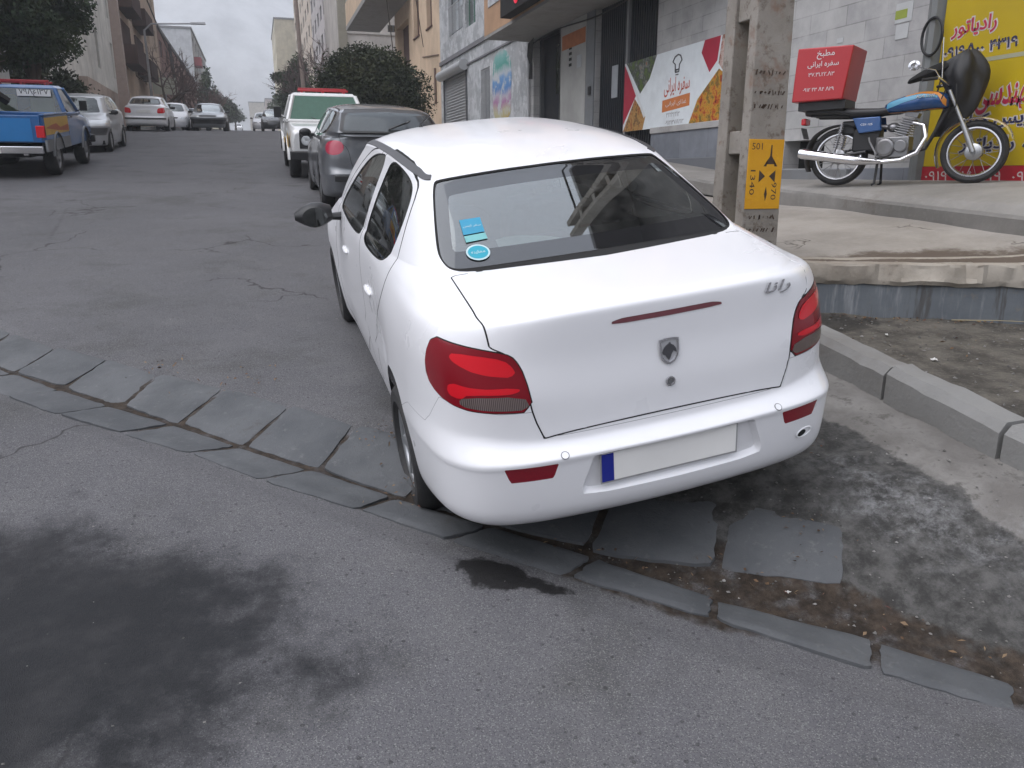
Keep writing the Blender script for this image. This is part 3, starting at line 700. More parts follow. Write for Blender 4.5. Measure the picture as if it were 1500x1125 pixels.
f_rear = lambda A: np.maximum(sdpoly(A[:, [0, 2]], G_REAR), A[:, 1]-1.5)
f_wind = lambda A: np.maximum(sdpoly(A[:, [0, 2]], G_WIND), 2.3-A[:, 1])
def f_side(poly): return lambda A: np.maximum(sdpoly(A[:, [1, 2]], poly), .45-A[:, 0])
def f_sz(poly, ymax=1.6): return lambda A: np.maximum(sdpoly(A[:, [3, 2]], poly), A[:, 1]-ymax)
def f_xz(poly, ymax=.6): return lambda A: np.maximum(sdpoly(A[:, [0, 2]], poly), A[:, 1]-ymax)
def f_front(poly): return lambda A: np.maximum(sdpoly(A[:, [0, 2]], poly), 3.3-A[:, 1])
def f_trunk(A):
    q = A[:, 1]+A[:, 2]; return np.maximum(np.maximum(A[:, 0]-np.interp(q, _Q, _XB), .648-q), np.maximum(q-1.630, A[:, 1]-1.2))
def f_arch(yc, zc, r): return lambda A: np.maximum(np.hypot(A[:, 1]-yc, A[:, 2]-zc)-r, .5-A[:, 0])
YF = 3.59
def wheel(parent, x, y, z, r=.288, wd=.185, rim=None, cap=None, spokes=9, side=1):
    o = empty("wheel", (x, y, z)); o.parent = parent
    t = MB(); t.lathe([(-wd*.36, r*.66), (-wd*.50, r*.74), (-wd*.5, r*.90), (-wd*.40, r*.975), (-wd*.2, r), (wd*.2, r), (wd*.40, r*.975), (wd*.5, r*.90), (wd*.50, r*.74), (wd*.36, r*.66)], n=36)
    for k in range(-1, 2): t.lathe([(k*wd*.18-.004, r*1.0005), (k*wd*.18, r*.985), (k*wd*.18+.004, r*1.0005)], n=36)
    t.build("tyre", RUBBER, o)
    m = MB(); sx = side
    m.lathe([(sx*wd*.36, r*.67), (sx*wd*.40, r*.66), (sx*wd*.36, r*.60), (sx*wd*.22, r*.57), (-sx*wd*.3, r*.57)], n=32)
    m.lathe([(sx*wd*.20, .001), (sx*wd*.20, r*.57)], n=32)
    for k in range(spokes):
        a = 2*math.pi*k/spokes
        rot = Euler((a, 0, 0)).to_matrix(); c = rot @ Vector((0, 0, r*.36))
        m.box((sx*wd*.30, c.y, c.z), (wd*.14, r*.13, r*.50), rot)
    m.lathe([(sx*wd*.40, .001), (sx*wd*.39, r*.13), (sx*wd*.30, r*.18), (sx*wd*.2, r*.18)], n=20)
    m.build("rim", rim or ALU, o, bevel=.004)
    return o
def car_common(name, spec):
    """spec: warp, nr, nc, paint, label, group, detail"""
    root = empty(name); nr, nc = spec.get("res", (4, 5)); g = spec.get("gap", 0.0)
    c = Car(nr, nc, spec.get("warp"))
    body_p = spec["paint"]
    fr = spec.get("f_rear", f_rear); winr = f_side(spec.get("win_r", WIN_R)); winf = f_side(WIN_F); tl = spec.get("tail", f_sz(L_TAIL)); hl = f_front(spec.get("head", HEAD)); gr = f_front(spec.get("grille", GRILLE))
    ar = f_arch(.945, .265, .335); af = f_arch(YF, .265, .335)
    for f in (fr, f_wind, winr, winf): c.split(f)
    c.split(fr, (-.042,))
    for f in (tl, hl, gr, ar, af): c.split(f)
    dr, df = f_side(DOOR_R), f_side(DOOR_F)
    bs = spec.get("strip")
    if bs: c.split(bs)
    if g:
        for f in (dr, df, f_trunk): c.split(f, (-g, g))
    A = c.cen(); lab = np.zeros(len(A), int)
    def put(f, k, lo=-9, hi=0.0):
        v = c.val(f, A); lab[(v > lo) & (v < hi) & (lab == 0)] = k
    put(ar, 99); put(af, 99)
    put(fr, 1, hi=-.042); put(fr, 2); put(f_wind, 3); put(winr, 4); put(winf, 5); put(tl, 6); put(hl, 7); put(gr, 8)
    if bs: put(bs, 9)
    if g:
        for f in (dr, df, f_trunk): put(f, 10, -g, g)
    if g: put(f_trunk, 11)
    mk = lambda k: lab == k
    c.make(mk(0) | mk(10), "body", [body_p, MATTE], root, fmat=(lab == 10))
    if g: c.make(mk(11), "boot_lid", body_p, root)
    c.make(mk(1), "rear_window", spec.get("glass", GLASSCAR), root, off=-.003); c.make(mk(2), "window_border", BLACK, root, off=-.003)
    c.make(mk(3), "windscreen", spec.get("wglass", GLASSCAR), root, off=-.004)
    for sd in (1, -1):
        c.make(mk(4), "side_window", GLASSDARK, root, sd, -.004); c.make(mk(5), "side_window", GLASSDARK, root, sd, -.004)
        c.make(mk(6), "tail_light", spec.get("tailmat", REDL), root, sd, .003); c.make(mk(7), "headlight", HLIGHT, root, sd, .003)
    c.make(mk(8), "grille", BLACK, root, off=.002)
    if bs: c.make(mk(9), "bumper_strip", spec.get("stripmat", BLACK), root, off=.006)
    W = spec.get("warp") or (lambda D: D)
    def wp(p): return W(np.array(p, float).reshape(1, 1, 3))[0, 0]
    for (yy, xs_) in ((.945, .735), (YF, .735)):
        for sd in (1, -1):
            p = wp((xs_, yy, .27)); r = spec.get("wr", .285)
            wheel(root, sd*p[0], p[1], r, r, side=sd, rim=spec.get("rim"))
    # floor, cabin
    u = MB(); a0 = wp((0, .25, .2)); a1 = wp((0, 4.2, .2)); u.b2((-.70, a0[1], .20), (.70, a1[1], .30)); u.build("underbody", MATTE, root)
    ib = MB(); y0 = wp((0, .75, 1))[1]; y1 = wp((0, 3.2, 1))[1]
    ib.b2((-.66, y0, .30), (.66, y1, .34)); ib.b2((-.66, y0, .34), (-.62, y1, .80)); ib.b2((.62, y0, .34), (.66, y1, .80)); ib.b2((-.66, y1-.25, .34), (.66, y1, .90)); ib.b2((-.62, y0, .34), (.62, y0+.1, .93))
    ib.build("cabin", INTERIOR, root)
    for (sx, yy) in ((-.35, 2.25), (.35, 2.25)):
        q = wp((sx, yy, .5)); s_ = MB(); s_.box((q[0], q[1], .70), (.46, .16, .56), (R(-12), 0, 0)); s_.box((q[0], q[1]+.2, .47), (.46, .46, .14)); s_.box((q[0], q[1]-.09, 1.06), (.24, .08, .15), (R(-8), 0, 0))
        s_.build("seat", INTERIOR, root, bevel=.03)
    q = wp((0, 1.25, .5)); s_ = MB(); s_.box((0, q[1], .66), (1.16, .16, .52), (R(-15), 0, 0)); s_.box((0, q[1]+.28, .44), (1.16, .46, .14)); s_.build("rear_seat", INTERIOR, root, bevel=.03)
    for sd in (1, -1):
        m = MB(); q = wp((.80, 2.86, .95)); m.ball((sd*(q[0]+.085), q[1], q[2]+.02), (.095, .05, .062)); m.box((sd*(q[0]+.0), q[1]+.01, q[2]-.02), (.10, .05, .04))
        m.build("mirror", spec.get("mirror", BLACK), root)
    return root, c, wp
HEAD = [(.42,.60),(.66,.58),(.74,.64),(.70,.70),(.50,.685)]
GRILLE = full([(0,.585),(.30,.59),(.33,.66),(0,.67)])
HLIGHT = M("headlamp_glass", (.55, .57, .58), .10, .3, coat=1.0)
INTERIOR = M("cabin_cloth", (.035, .035, .036), .85, bump=.2)
# ------------------------------------------------------------------ the white saloon in front
WHITE = paint("white_car_paint", (.78, .78, .795), .30, 0, coat=.55, dust=0.0)
def hero():
    root = empty("white_saloon_car", label="white saloon car with red tail lights parked half across the stone gutter", cat="car")
    c = Car(12, 22)
    g = .0026
    winr, winf = f_side(WIN_R), f_side(WIN_F); dr, df = f_side(DOOR_R), f_side(DOOR_F)
    tl = f_sz(L_TAIL); up = f_sz(L_UP); lo = f_sz(L_LO); cl = f_sz(L_CL); bp = f_sz(BUMP, .93); rf = f_xz(REFL); rc = f_xz(RECESS)
    br = f_xz(chaikin(full([(0,.969),(.197,.9695),(.205,.962),(.202,.953),(0,.951)]), 1), .3)
    hl, gr = f_front(HEAD), f_front(GRILLE)
    ar, af = f_arch(.945, .255, .33), f_arch(YF, .265, .335)
    for f in (f_rear, winr, winf): c.split(f, (0, .006))
    c.split(f_rear, (-.045,)); c.split(f_wind, (0, .006))
    c.split(tl, (0, .004))
    c.split(f_trunk, (-g, g)); gd_ = .0042
    for f in (dr, df): c.split(f, (-gd_, gd_))
    c.split(bp, (-.001, .001)); c.split(rf); c.split(rc, (0, -.014)); c.split(br, (0, .003))
    for f in (up, lo, cl, hl, gr, ar, af): c.split(f)
    A = c.cen(); lab = np.zeros(len(A), int)
    def put(f, k, lo_=-9, hi=0.0):
        v = c.val(f, A); lab[(v > lo_) & (v < hi) & (lab == 0)] = k
    put(ar, 99); put(af, 99)
    put(f_rear, 1, hi=-.045); put(f_rear, 2); put(f_rear, 50, hi=.006); put(f_wind, 3); put(f_wind, 50, hi=.006)
    put(winr, 4); put(winr, 51, hi=.006); put(winf, 5); put(winf, 52, hi=.006)
    cv = c.val; put(lambda A: np.maximum(cv(tl, A), cv(cl, A)), 8); put(lambda A: np.maximum(cv(tl, A), cv(up, A)), 7); put(lambda A: np.maximum(cv(tl, A), cv(lo, A)), 7); put(tl, 6); put(tl, 50, hi=.004)
    put(br, 9); put(br, 53, hi=.003)
    put(f_trunk, 50, -g, g); put(dr, 50, -gd_, gd_); put(df, 50, -gd_, gd_)
    put(f_trunk, 11); put(dr, 12); put(df, 13)
    put(rf, 14); put(rc, 18, -.014, 0); put(bp, 54, -.001, .001); put(bp, 15); put(hl, 16); put(gr, 17)
    # shape changes: plate recess, reflector sinks, boot seam edges
    r = c.val(rc, c.A); nrm = c.A[:, 4:7]
    c.V = c.V - nrm*(.022*sstep(0, -.014, r)*(np.abs(c.A[:, 0]) < .5))[:, None]
    for f in (f_trunk,):
        v = np.abs(c.val(f, c.A)); c.V = c.V - nrm*(.003*(v < g*1.05))[:, None]
    # crease line below the boot lip and along the doors
    zz = c.A[:, 2]; yy = c.A[:, 1]
    side_ = sstep(1.15, 1.35, yy)*sstep(3.4, 3.1, yy)*(c.A[:, 0] > .6)
    c.V = c.V + nrm*(.010*np.exp(-((zz-.505)/.028)**2)*side_)[:, None]
    k = lambda *q: np.isin(lab, q)
    body = c.make(k(0, 50, 53, 54, 51, 52), "body", [WHITE, MATTE, SEAMG], root, fmat=np.where(np.isin(lab, (50, 51, 52)), 1, np.where(lab == 54, 2, 0)))
    boot = c.make(k(11), "boot_lid", WHITE, root)
    bump_ = c.make(k(15), "rear_bumper", WHITE, root)
    c.make(k(18), "plate_recess", WHITE, bump_, facet=True)
    rw = c.make(k(1), "rear_window", GLASSCAR, root, off=-.003); c.make(k(2), "window_border", FRIT, rw, off=-.003)
    c.make(k(3), "windscreen", GLASSCAR, root, off=-.004)
    c.make(k(9), "brake_light", M("brake_strip", (.17, .055, .065), .3), boot, off=.002)
    c.make(k(17), "grille", BLACK, root, off=.002)
    for sd in (1, -1):
        c.make(k(16), "headlight", HLIGHT, root, sd, .003)
        t = c.make(k(6), "tail_light", REDD, root, sd, .002); c.make(k(7), "light_strip", REDL, t, sd, .0035); c.make(k(8), "clear_lens", CLEARL, t, sd, .003)
        c.make(k(14), "reflector", REDR, bump_, sd, .0)
        for lbl, win, hy in ((12, 4, 1.66), (13, 5, 2.62)):
            d = c.make(k(lbl), "door", WHITE, root, sd); c.make(k(win), "window", GLASSDARK, d, sd, -.004)
            h = MB(); h.ball((sd*.798, hy, .742), (.016, .095, .016), 16, 10); h.build("handle", WHITE, d)
    # roof mouldings
    D = c.D
    for sd in (1, -1):
        cols = list(range(int(3.05*c.nc), int(12.6*c.nc), 3)); V = []
        nrmD = np.cross(np.gradient(D, axis=1), np.gradient(D, axis=0)); nrmD /= np.linalg.norm(nrmD, axis=2, keepdims=True)
        if nrmD[6*c.nr, 8*c.nc, 0] < 0: nrmD = -nrmD
        for cc in cols:
            r0 = 13.98+.22*sstep(3.0, 5.0, cc/c.nc)
            for rr in (r0, r0+.36):
                a_ = int(rr*c.nr); f_ = rr*c.nr-a_; n_ = nrmD[a_, cc]; q_ = D[a_, cc]*(1-f_)+D[a_+1, cc]*f_
                for of in (-.006, .005): V.append((q_+n_*of)*[sd, 1, 1])
        F = []; n = len(cols)
        for i in range(n-1):
            a = i*4; b = a+4; F += [(a+1, a+3, b+3, b+1), (a, a+1, b+1, b), (a+3, a+2, b+2, b+3)]
        F += [(0, 2, 3, 1), (4*n-4, 4*n-3, 4*n-1, 4*n-2)]
        if sd > 0: F = [f[::-1] for f in F]
        mesh_from("roof_moulding", V, F, M("moulding_rubber", (.055, .055, .058), .55), root, smooth=True, angle=40)
    # surface lookup on the tail
    base = c.V; RA = c.A
    def at(x, z, ymax=.5):
        d = (RA[:, 0]-abs(x))**2+(RA[:, 2]-z)**2+(RA[:, 1] > ymax)*9; q = np.argsort(d)[:8]; wt = 1/(d[q]+1e-5); wt /= wt.sum()
        p = (base[q]*wt[:, None]).sum(0); n = (RA[q, 4:7]*wt[:, None]).sum(0); p = np.array([abs(x), p[1], z]); s_ = -1 if x < 0 else 1
        p[0] *= s_; n = n*[s_, 1, 1]; n /= np.linalg.norm(n)
        ux = np.cross([0, 0, 1], n)*1.0; ux /= np.linalg.norm(ux); uy = np.cross(n, ux)
        return p, n, ux, uy
    def frame(x, z, ymax=.5):
        p, n, ux, uy = at(x, z, ymax)
        return Matrix(((ux[0], uy[0], n[0], p[0]), (ux[1], uy[1], n[1], p[1]), (ux[2], uy[2], n[2], p[2]), (0, 0, 0, 1)))
    def put_mb(mb, fr): mb.V = [tuple(fr @ Vector(v)) for v in mb.V]; return mb
    # shield badge
    fr = frame(.0, .828)
    sh = [(-.034,.040),(-.018,.043),(0,.044),(.018,.043),(.034,.040),(.034,.0),(.030,-.020),(.018,-.036),(0,-.045),(-.018,-.036),(-.030,-.020),(-.034,.0)]
    mb = MB(); mb.prism(sh, 0, .004, 'z'); put_mb(mb, fr); bd = mb.build("badge", M("badge_grey", (.62, .62, .64), .3, .6), boot)
    mb = MB(); n = len(sh); mb.add([(x*s_, y*s_, z) for s_, z in ((1.04, .002), (1.04, .0075), (.86, .0075), (.86, .004)) for x, y in sh], [((a*n+i), (a*n+(i+1) % n), ((a+1)*n+(i+1) % n), ((a+1)*n+i)) for a in range(3) for i in range(n)]); put_mb(mb, fr); mb.build("badge_rim", CHROME, bd)
    hh = [(-.020,.012),(-.012,.020),(-.002,.026),(.004,.030),(.006,.024),(.016,.018),(.024,.006),(.026,-.008),(.020,-.004),(.014,-.001),(.008,-.010),(.002,-.024),(-.004,-.031),(-.010,-.022),(-.016,-.012),(-.022,-.010),(-.026,-.002)]
    mb = MB(); mb.prism(hh, .004, .0075, 'z'); put_mb(mb, fr); mb.build("badge_horse_head", M("badge_dark", (.12, .12, .13), .3, .7), bd)
    fr = frame(.0, .722); mb = MB(); mb.lathe([(0, .017), (.006, .017), (.006, .012), (.002, .011)], axis='z', n=24); put_mb(mb, fr); lk = mb.build("lock", CHROME, boot)
    mb = MB(); mb.lathe([(.0, .011), (.004, .011), (.004, .0001)], axis='z', n=24); put_mb(mb, fr); mb.build("lock_core", STEEL, lk)
    p, n_, ux, uy = at(.43, .972)
    lettering("name_badge", fa("رانا"), CHROME, p+n_*.001, ux, uy, size_w=.115, size_h=.046, parent=boot, extr=.03, bold=.012, shear=.25)
    # bumper details
    for x in (-.405, .412):
        fr = frame(x, .548); mb = MB(); mb.lathe([(.0, .0125), (.0018, .012), (.0018, .0001)], axis='z', n=20); put_mb(mb, fr); s_ = mb.build("parking_sensor", WHITE, bump_)
        mb = MB(); mb.lathe([(.0, .0145), (.0012, .0145), (.0012, .0127), (0, .0127)], axis='z', n=20); put_mb(mb, fr); mb.build("sensor_ring", M("sensor_grey", (.08, .08, .085), .5), s_)
    fr = frame(.555, .400); mb = MB(); mb.add([(.042*math.cos(t)*s_, .020*math.sin(t)*s_, z) for s_, z in ((1.1, .001), (1.0, .004), (.86, .004), (.80, .001)) for t in np.linspace(0, 2*math.pi, 24, endpoint=False)], [(a*24+i, a*24+(i+1) % 24, (a+1)*24+(i+1) % 24, (a+1)*24+i) for a in range(3) for i in range(24)]); put_mb(mb, fr); tw = mb.build("towing_eye_cover", WHITE, bump_)
    mb = MB(); mb.add([(-.036+.030*math.cos(t)*.9+.02, .014*math.sin(t), .002) for t in np.linspace(0, 2*math.pi, 16, endpoint=False)], [tuple(range(16))]); put_mb(mb, fr); mb.build("towing_eye_hole", MATTE, tw)
    # number plate: blank white plate with the blue band, its writing is not readable
    pl = MB(); pl.box((-.018, -.003, .468), (.52, .006, .112)); po = pl.build("number_plate", M("plate_white", (.84, .83, .80), .4), bump_, bevel=.003)
    pl = MB(); pl.box((-.018-.26+.022, -.0066, .468), (.044, .002, .106)); pl.build("plate_blue_band", M("plate_blue", (.01, .02, .25), .4), po)
    pl = MB(); pl.box((-.018, -.0035, .468), (.53, .004, .122)); pl.build("plate_frame", M("plate_frame_grey", (.32, .32, .32), .5), po, bevel=.003)
    # stickers on the rear window
    def patch(name, pts, mat, par, off):
        V = []
        for x, z in pts:
            p, n_, _, _ = at(x, z, 1.4); V.append(p+n_*off)
        return mesh_from(name, V, [tuple(range(len(V)))], mat, par)
    s1 = patch("sticker", [(-.488,1.142),(-.402,1.145),(-.395,1.186),(-.480,1.184)], M("sticker_blue", (.02, .25, .40), .4), rw, .0015)
    patch("sticker", [(-.490,1.122),(-.403,1.125),(-.402,1.142),(-.488,1.139)], M("sticker_pale_teal", (.16, .42, .42), .4), rw, .0015)
    fr = frame(-.462, 1.092, 1.4)
    def disc(name, a_, b_, mat, par, off):
        return mesh_from(name, [tuple(fr @ Vector((a_*math.cos(t), b_*math.sin(t), off))) for t in np.linspace(0, 2*math.pi, 32, endpoint=False)], [tuple(range(32))], mat, par)
    s2 = disc("sticker", .046, .046, M("sticker_white", (.45, .60, .62), .4), rw, .003); disc("sticker_disc", .039, .037, M("sticker_teal", (.01, .30, .40), .4), s2, .0038)
    p = np.array(fr @ Vector((0, 0, .0045))); lettering("sticker_writing", fa("معاینه"), M("sticker_white", (.45, .60, .62), .4), p, fr.col[0][:3], fr.col[1][:3], size_w=.055, parent=s2, extr=.0, bold=.01)
    p, n_, ux, uy = at(-.441, 1.165, 1.4); lettering("sticker_writing", fa("سفر ایمن"), M("sticker_white", (.45, .60, .62), .4), p+n_*.002, ux, uy, size_w=.072, parent=s1, extr=.0, bold=.005)
    # wheels and wells
    for sd in (1, -1):
        for (yy, zz_) in ((.945, .205 if sd < 0 else .255), (YF, .285)):
            wheel(root, sd*.725, yy, zz_, .292, .19, side=sd, spokes=7)
            wl = MB(); wl.lathe([(sd*.40, .05), (sd*.40, .352), (sd*.765, .352)], c=(0, yy, .27), n=28, arc=(-math.pi*.1, math.pi*1.1)); wl.build("wheel_well", MATTE, root)
    u = MB(); u.b2((-.66, .22, .20), (.66, 4.3, .30)); u.b2((-.60, .15, .24), (.60, .3, .42)); u.tube([(-.34, .9, .22), (-.34, .18, .23)], .028, 12); u.build("underbody", MATTE, root)
    # mirrors
    for sd in (1, -1):
        m = MB(); q = (.80, 2.84, .915)
        rings = []
        for t, (w_, h_, yo) in enumerate([(.06, .045, 0), (.10, .070, -.01), (.115, .076, -.012), (.095, .058, -.01), (.03, .022, 0)]):
            x = sd*(q[0]+.025+t*.056)
            rings.append([(x, q[1]+yo+w_*math.cos(a)*.75, q[2]+.02+h_*math.sin(a)) for a in np.linspace(0, 2*math.pi, 14, endpoint=False)])
        m.loft(rings if sd > 0 else [r_[::-1] for r_ in rings]); m.tube([(sd*(q[0]-.05), q[1]+.05, q[2]-.02), (sd*(q[0]+.08), q[1]+.02, q[2]-.005)], [.045, .03], 10, sq=.6)
        mo = m.build("door_mirror", BLACK, root)
        m = MB(); x0 = q[0]+.035+.045
        m.add([(sd*(x0+.055+.075*math.cos(a)), q[1]-.100, q[2]+.018+.060*math.sin(a)) for a in np.linspace(0, 2*math.pi, 18, endpoint=False)], [tuple(range(18))]); m.build("mirror_glass", GLASSDARK, mo)
    # cabin
    ib = MB(); ib.b2((-.68, .70, .30), (.68, 3.5, .34)); ib.b2((-.70, .70, .34), (-.67, 3.3, .90)); ib.b2((.67, .70, .34), (.70, 3.3, .90)); ib.b2((-.68, 3.05, .34), (.68, 3.4, .90)); ib.b2((-.66, .70, .34), (.66, .78, .98))
    ib.build("cabin", INTERIOR, root, bevel=.01)
    ps = MB(); ps.loft([[(-.64, .66, 1.015), (.64, .66, 1.015), (.64, .66, .985), (-.64, .66, .985)], [(-.66, 1.22, 1.0), (.66, 1.22, 1.0), (.66, 1.22, .97), (-.66, 1.22, .97)]]); ps.build("parcel_shelf", INTERIOR, root)
    db = MB(); db.loft([[(-.64, 3.0, .93), (.64, 3.0, .93), (.64, 3.0, .6), (-.64, 3.0, .6)], [(-.58, 3.5, .96), (.58, 3.5, .96), (.58, 3.5, .6), (-.58, 3.5, .6)]]); db.tube([(-.34+.17*math.cos(a), 2.90+.05*math.sin(a), .92+.165*math.sin(a)) for a in np.linspace(0, 2*math.pi, 20)], .014, 6); db.build("dashboard", INTERIOR, root, bevel=.03)
    def seat(name, x, y, w_, ang, top, hr):
        s_ = MB(); n = 8
        for (a, b) in ((0, 0),):
            prof = [(0, .42), (.02, .55), (.015, .7), (-.01, .9), (-.03, top-.02)]
        rings = []
        for (dy, z) in prof:
            wd = w_*(.94 if z < .6 else 1.0 if z < .95 else .82); yb = y-(z-.42)*math.tan(R(ang))+dy
            rings.append([(x-wd/2, yb, z), (x-wd/2, yb+.13, z), (x-wd*.36, yb+.15, z), (x+wd*.36, yb+.15, z), (x+wd/2, yb+.13, z), (x+wd/2, yb, z), (x+wd*.4, yb-.02, z), (x-wd*.4, yb-.02, z)][::-1])
        s_.loft(rings); s_.box((x, y+.33, .45), (w_, .5, .15)); so = s_.build(name, INTERIOR, root, bevel=.02)
        for hx in hr:
            h_ = MB(); yb = y-(top+.07-.42)*math.tan(R(ang))+.04
            h_.ball((hx, yb+.02, top+.095), (.125, .05, .085), 14, 10); h_.tube([(hx-.05, yb+.02, top-.04), (hx-.05, yb+.02, top+.06)], .006, 6); h_.tube([(hx+.05, yb+.02, top-.04), (hx+.05, yb+.02, top+.06)], .006, 6)
            h_.build("headrest", INTERIOR, so)
    seat("front_seat", -.34, 2.28, .48, 12, 1.02, (-.34,)); seat("front_seat", .34, 2.28, .48, 12, 1.02, (.34,)); seat("rear_bench", 0, 1.42, 1.22, 16, .98, (-.36, .36))
    # headliner
    rr0 = 14*c.nr-2; V = D[rr0:, :] - np.array([0, 0, .022]); n0, n1 = V.shape[:2]; i = np.arange(n0*n1).reshape(n0, n1)
    F = np.stack([i[:-1, :-1].ravel(), i[:-1, 1:].ravel(), i[1:, 1:].ravel(), i[1:, :-1].ravel()], 1); Vf = V.reshape(-1, 3)
    VV = np.concatenate([Vf, Vf*[-1, 1, 1]]); FF = np.concatenate([F, (F+len(Vf))[:, ::-1]]); mesh_from("headliner", VV, FF, M("headliner_cloth", (.20, .20, .19), .9), root, smooth=True, angle=180)
    an = MB(); an.tube([(-.27, 2.50, 1.408), (-.27, 2.46, 1.43), (-.24, 2.36, 1.475)], [.012, .007, .004], 8); an.build("aerial", BLACK, root)
    root.rotation_mode = 'YXZ'; root.location = (1.366, 2.330, .271); root.rotation_euler = (R(6.947), R(-6.81), R(.377))
    # crumpled paper on the parcel shelf
    pg = MB(); n = 9; rows = []
    for j in range(5):
        for q in range(n):
            u, v = q/(n-1), j/4; yv = .690+.085*v*math.sin(math.pi*min(1, .25+u*.85))**.6*(1-.45*u); rows.append((-.37+.36*u, yv, 1.053+.60*(yv-.602)-.030-.006*vnoise(np.array([[u*5, v*3]]), 3)[0]))
    pg.add(rows, [(j*n+q, j*n+q+1, (j+1)*n+q+1, (j+1)*n+q) for j in range(4) for q in range(n-1)])
    po = pg.build("paper_sheet", M("paper", (.78, .86, .88), .7), None, angle=180); tag(po, "creased white paper leaning inside the rear window of the white saloon", "paper")
    bpy.context.view_layer.update(); po.matrix_world = root.matrix_world.copy()
    return root
SEAMG = M("seam_grey", (.30, .30, .31), .6)
def frit():
    b = NB("glass_border"); b.t.nodes.remove(b.b); d = b.n("ShaderNodeBsdfDiffuse"); d.inputs[0].default_value = (.014, .014, .015, 1); g_ = b.n("ShaderNodeBsdfGlossy"); g_.inputs["Roughness"].default_value = .02; g_.inputs[0].default_value = (.92, .95, .97, 1)
    fr = b.n("ShaderNodeFresnel"); fr.inputs[0].default_value = 1.5; f2 = b.math('MULTIPLY_ADD', fr.outputs[0], 1.9, .05); mx = b.n("ShaderNodeMixShader"); b.l(f2, mx.inputs[0]); b.l(d.outputs[0], mx.inputs[1]); b.l(g_.outputs[0], mx.inputs[2]); b.l(mx.outputs[0], b.out.inputs[0]); return b.m
FRIT = frit()
def clear_lens():
    b = NB("clear_lamp_lens"); v = b.n("ShaderNodeTexWave"); v.inputs["Scale"].default_value = 55; v.bands_direction = 'X'; b.l(b.oc(), v.inputs[0])
    c = b.mix(v.outputs[1], (.30, .24, .22), (.10, .07, .07)); b.col(c); b.p(rough=.15, metal=.5, coat=1.0); return b.m
CLEARL = clear_lens()
hero()
# ------------------------------------------------------------------ the other cars
def hatch_warp(k=1.0, sy=.90, sx=1.0, sz=1.0, dz=0):
    def f(D):
        D = D.copy(); y, z = D[..., 1], D[..., 2]
        sh = np.interp(z, [0, .98, 1.01, 1.06, 1.29, 1.45], [0, 0, .02, .46, .66, .60])*k
        y2 = y-sh*(1-sstep(.95, 2.5, y)); D[..., 1] = y2*sy; D[..., 0] *= sx; D[..., 2] = z*sz; return D
    return f
def scale_warp(sx, sy, sz):
    def f(D): return D*np.array([sx, sy, sz])
    return f
def boxy_warp(sx, sy, sz, hood=.0):
    """squarer, older saloon: nose and tail pulled out and up"""
    def f(D):
        D = D.copy(); x, y, z = D[..., 0].copy(), D[..., 1].copy(), D[..., 2].copy()
        nose = sstep(3.2, 4.3, y)*sstep(.45, .62, z)*(1-sstep(.9, 1.0, z)); D[..., 0] = x*(1+.16*nose)*sx; D[..., 1] = (y+.12*nose)*sy; D[..., 2] = (z+.05*nose)*sz; return D
    return f
def place(root, x, y, rev=False, yaw=0.0, dz=0.0, length=4.3):
    """x = centre, y = rear end (or nose when it faces the camera)"""
    ym = y+length*.5; sl = math.atan((float(slope_z(y+length*.8))-float(slope_z(y+length*.2)))/(length*.6))
    z = float(slope_z(ym)); root.rotation_mode = 'YXZ'
    d = -1 if rev else 1; root.rotation_euler = (sl*d, 0, R(yaw)+(math.pi if rev else 0))
    half = Vector((0, length*.5, 0)); rot = Euler(root.rotation_euler, 'YXZ').to_matrix()
    root.location = Vector((x, ym, z))-rot @ half+Vector((0, 0, dz))
STRIP_R = lambda A: np.maximum(np.maximum(np.abs(A[:, 2]-.50)-.035, A[:, 1]-.30), 0*A[:, 0]-1)
def plate_on(root, x, y, z, fwd=1, w_=.50, h_=.11, name="number_plate"):
    m = MB(); m.box((x, y, z), (w_, .012, h_)); m.build(name, M("plate_white", (.72, .71, .68), .4), root)
def lamp_oval():
    return f_sz(chaikin([(.60,.955),(.72,.965),(.86,.93),(.90,.86),(.84,.79),(.70,.77),(.60,.80),(.56,.88)], 2))
def side_rest(root, c, wp): pass
# dark grey hatchback right in front of the white saloon
r, c, wp = car_common("grey_hatchback", dict(res=(8, 9), gap=.003, warp=hatch_warp(sy=.885, sx=1.12), paint=paint("dark_grey_paint", (.115, .122, .132), .32, .35, dust=.35), f_rear=lambda A: np.maximum(sdpoly(A[:, [0, 2]], full([(0,1.045),(.54,1.05),(.60,1.09),(.54,1.30),(.47,1.355),(0,1.375)])), A[:, 1]-1.6), tail=lamp_oval(), tailmat=M("hatch_lamp", (.36, .02, .05), .2, coat=.8), glass=glass("hatch_glass", (.5, .55, .58), .08, .05, .9, ((.13, .145, .16), .45))))
tag(r, "dark grey hatchback with round red tail light parked just ahead of the white saloon", "car", "cars parked along the right kerb")
plate_on(r, 0, -.012, .62); 
m = MB(); p = wp((0, .60, 1.09)); q = wp((.26, .85, 1.20)); m.tube([(p[0], p[1]-.03, p[2]+.03), (q[0], q[1]-.03, q[2]+.03)], .009, 6); m.box((p[0]+.13, p[1]+.07, p[2]+.075), (.30, .02, .015), (R(35), R(-20), 0)); m.build("rear_wiper", BLACK, r)
m = MB(); m.b2((-.78, -.03, .44), (.78, .03, .52)); m.build("bumper_trim", BLACK, r, bevel=.01)
place(r, 1.76, 11.05, length=3.85)
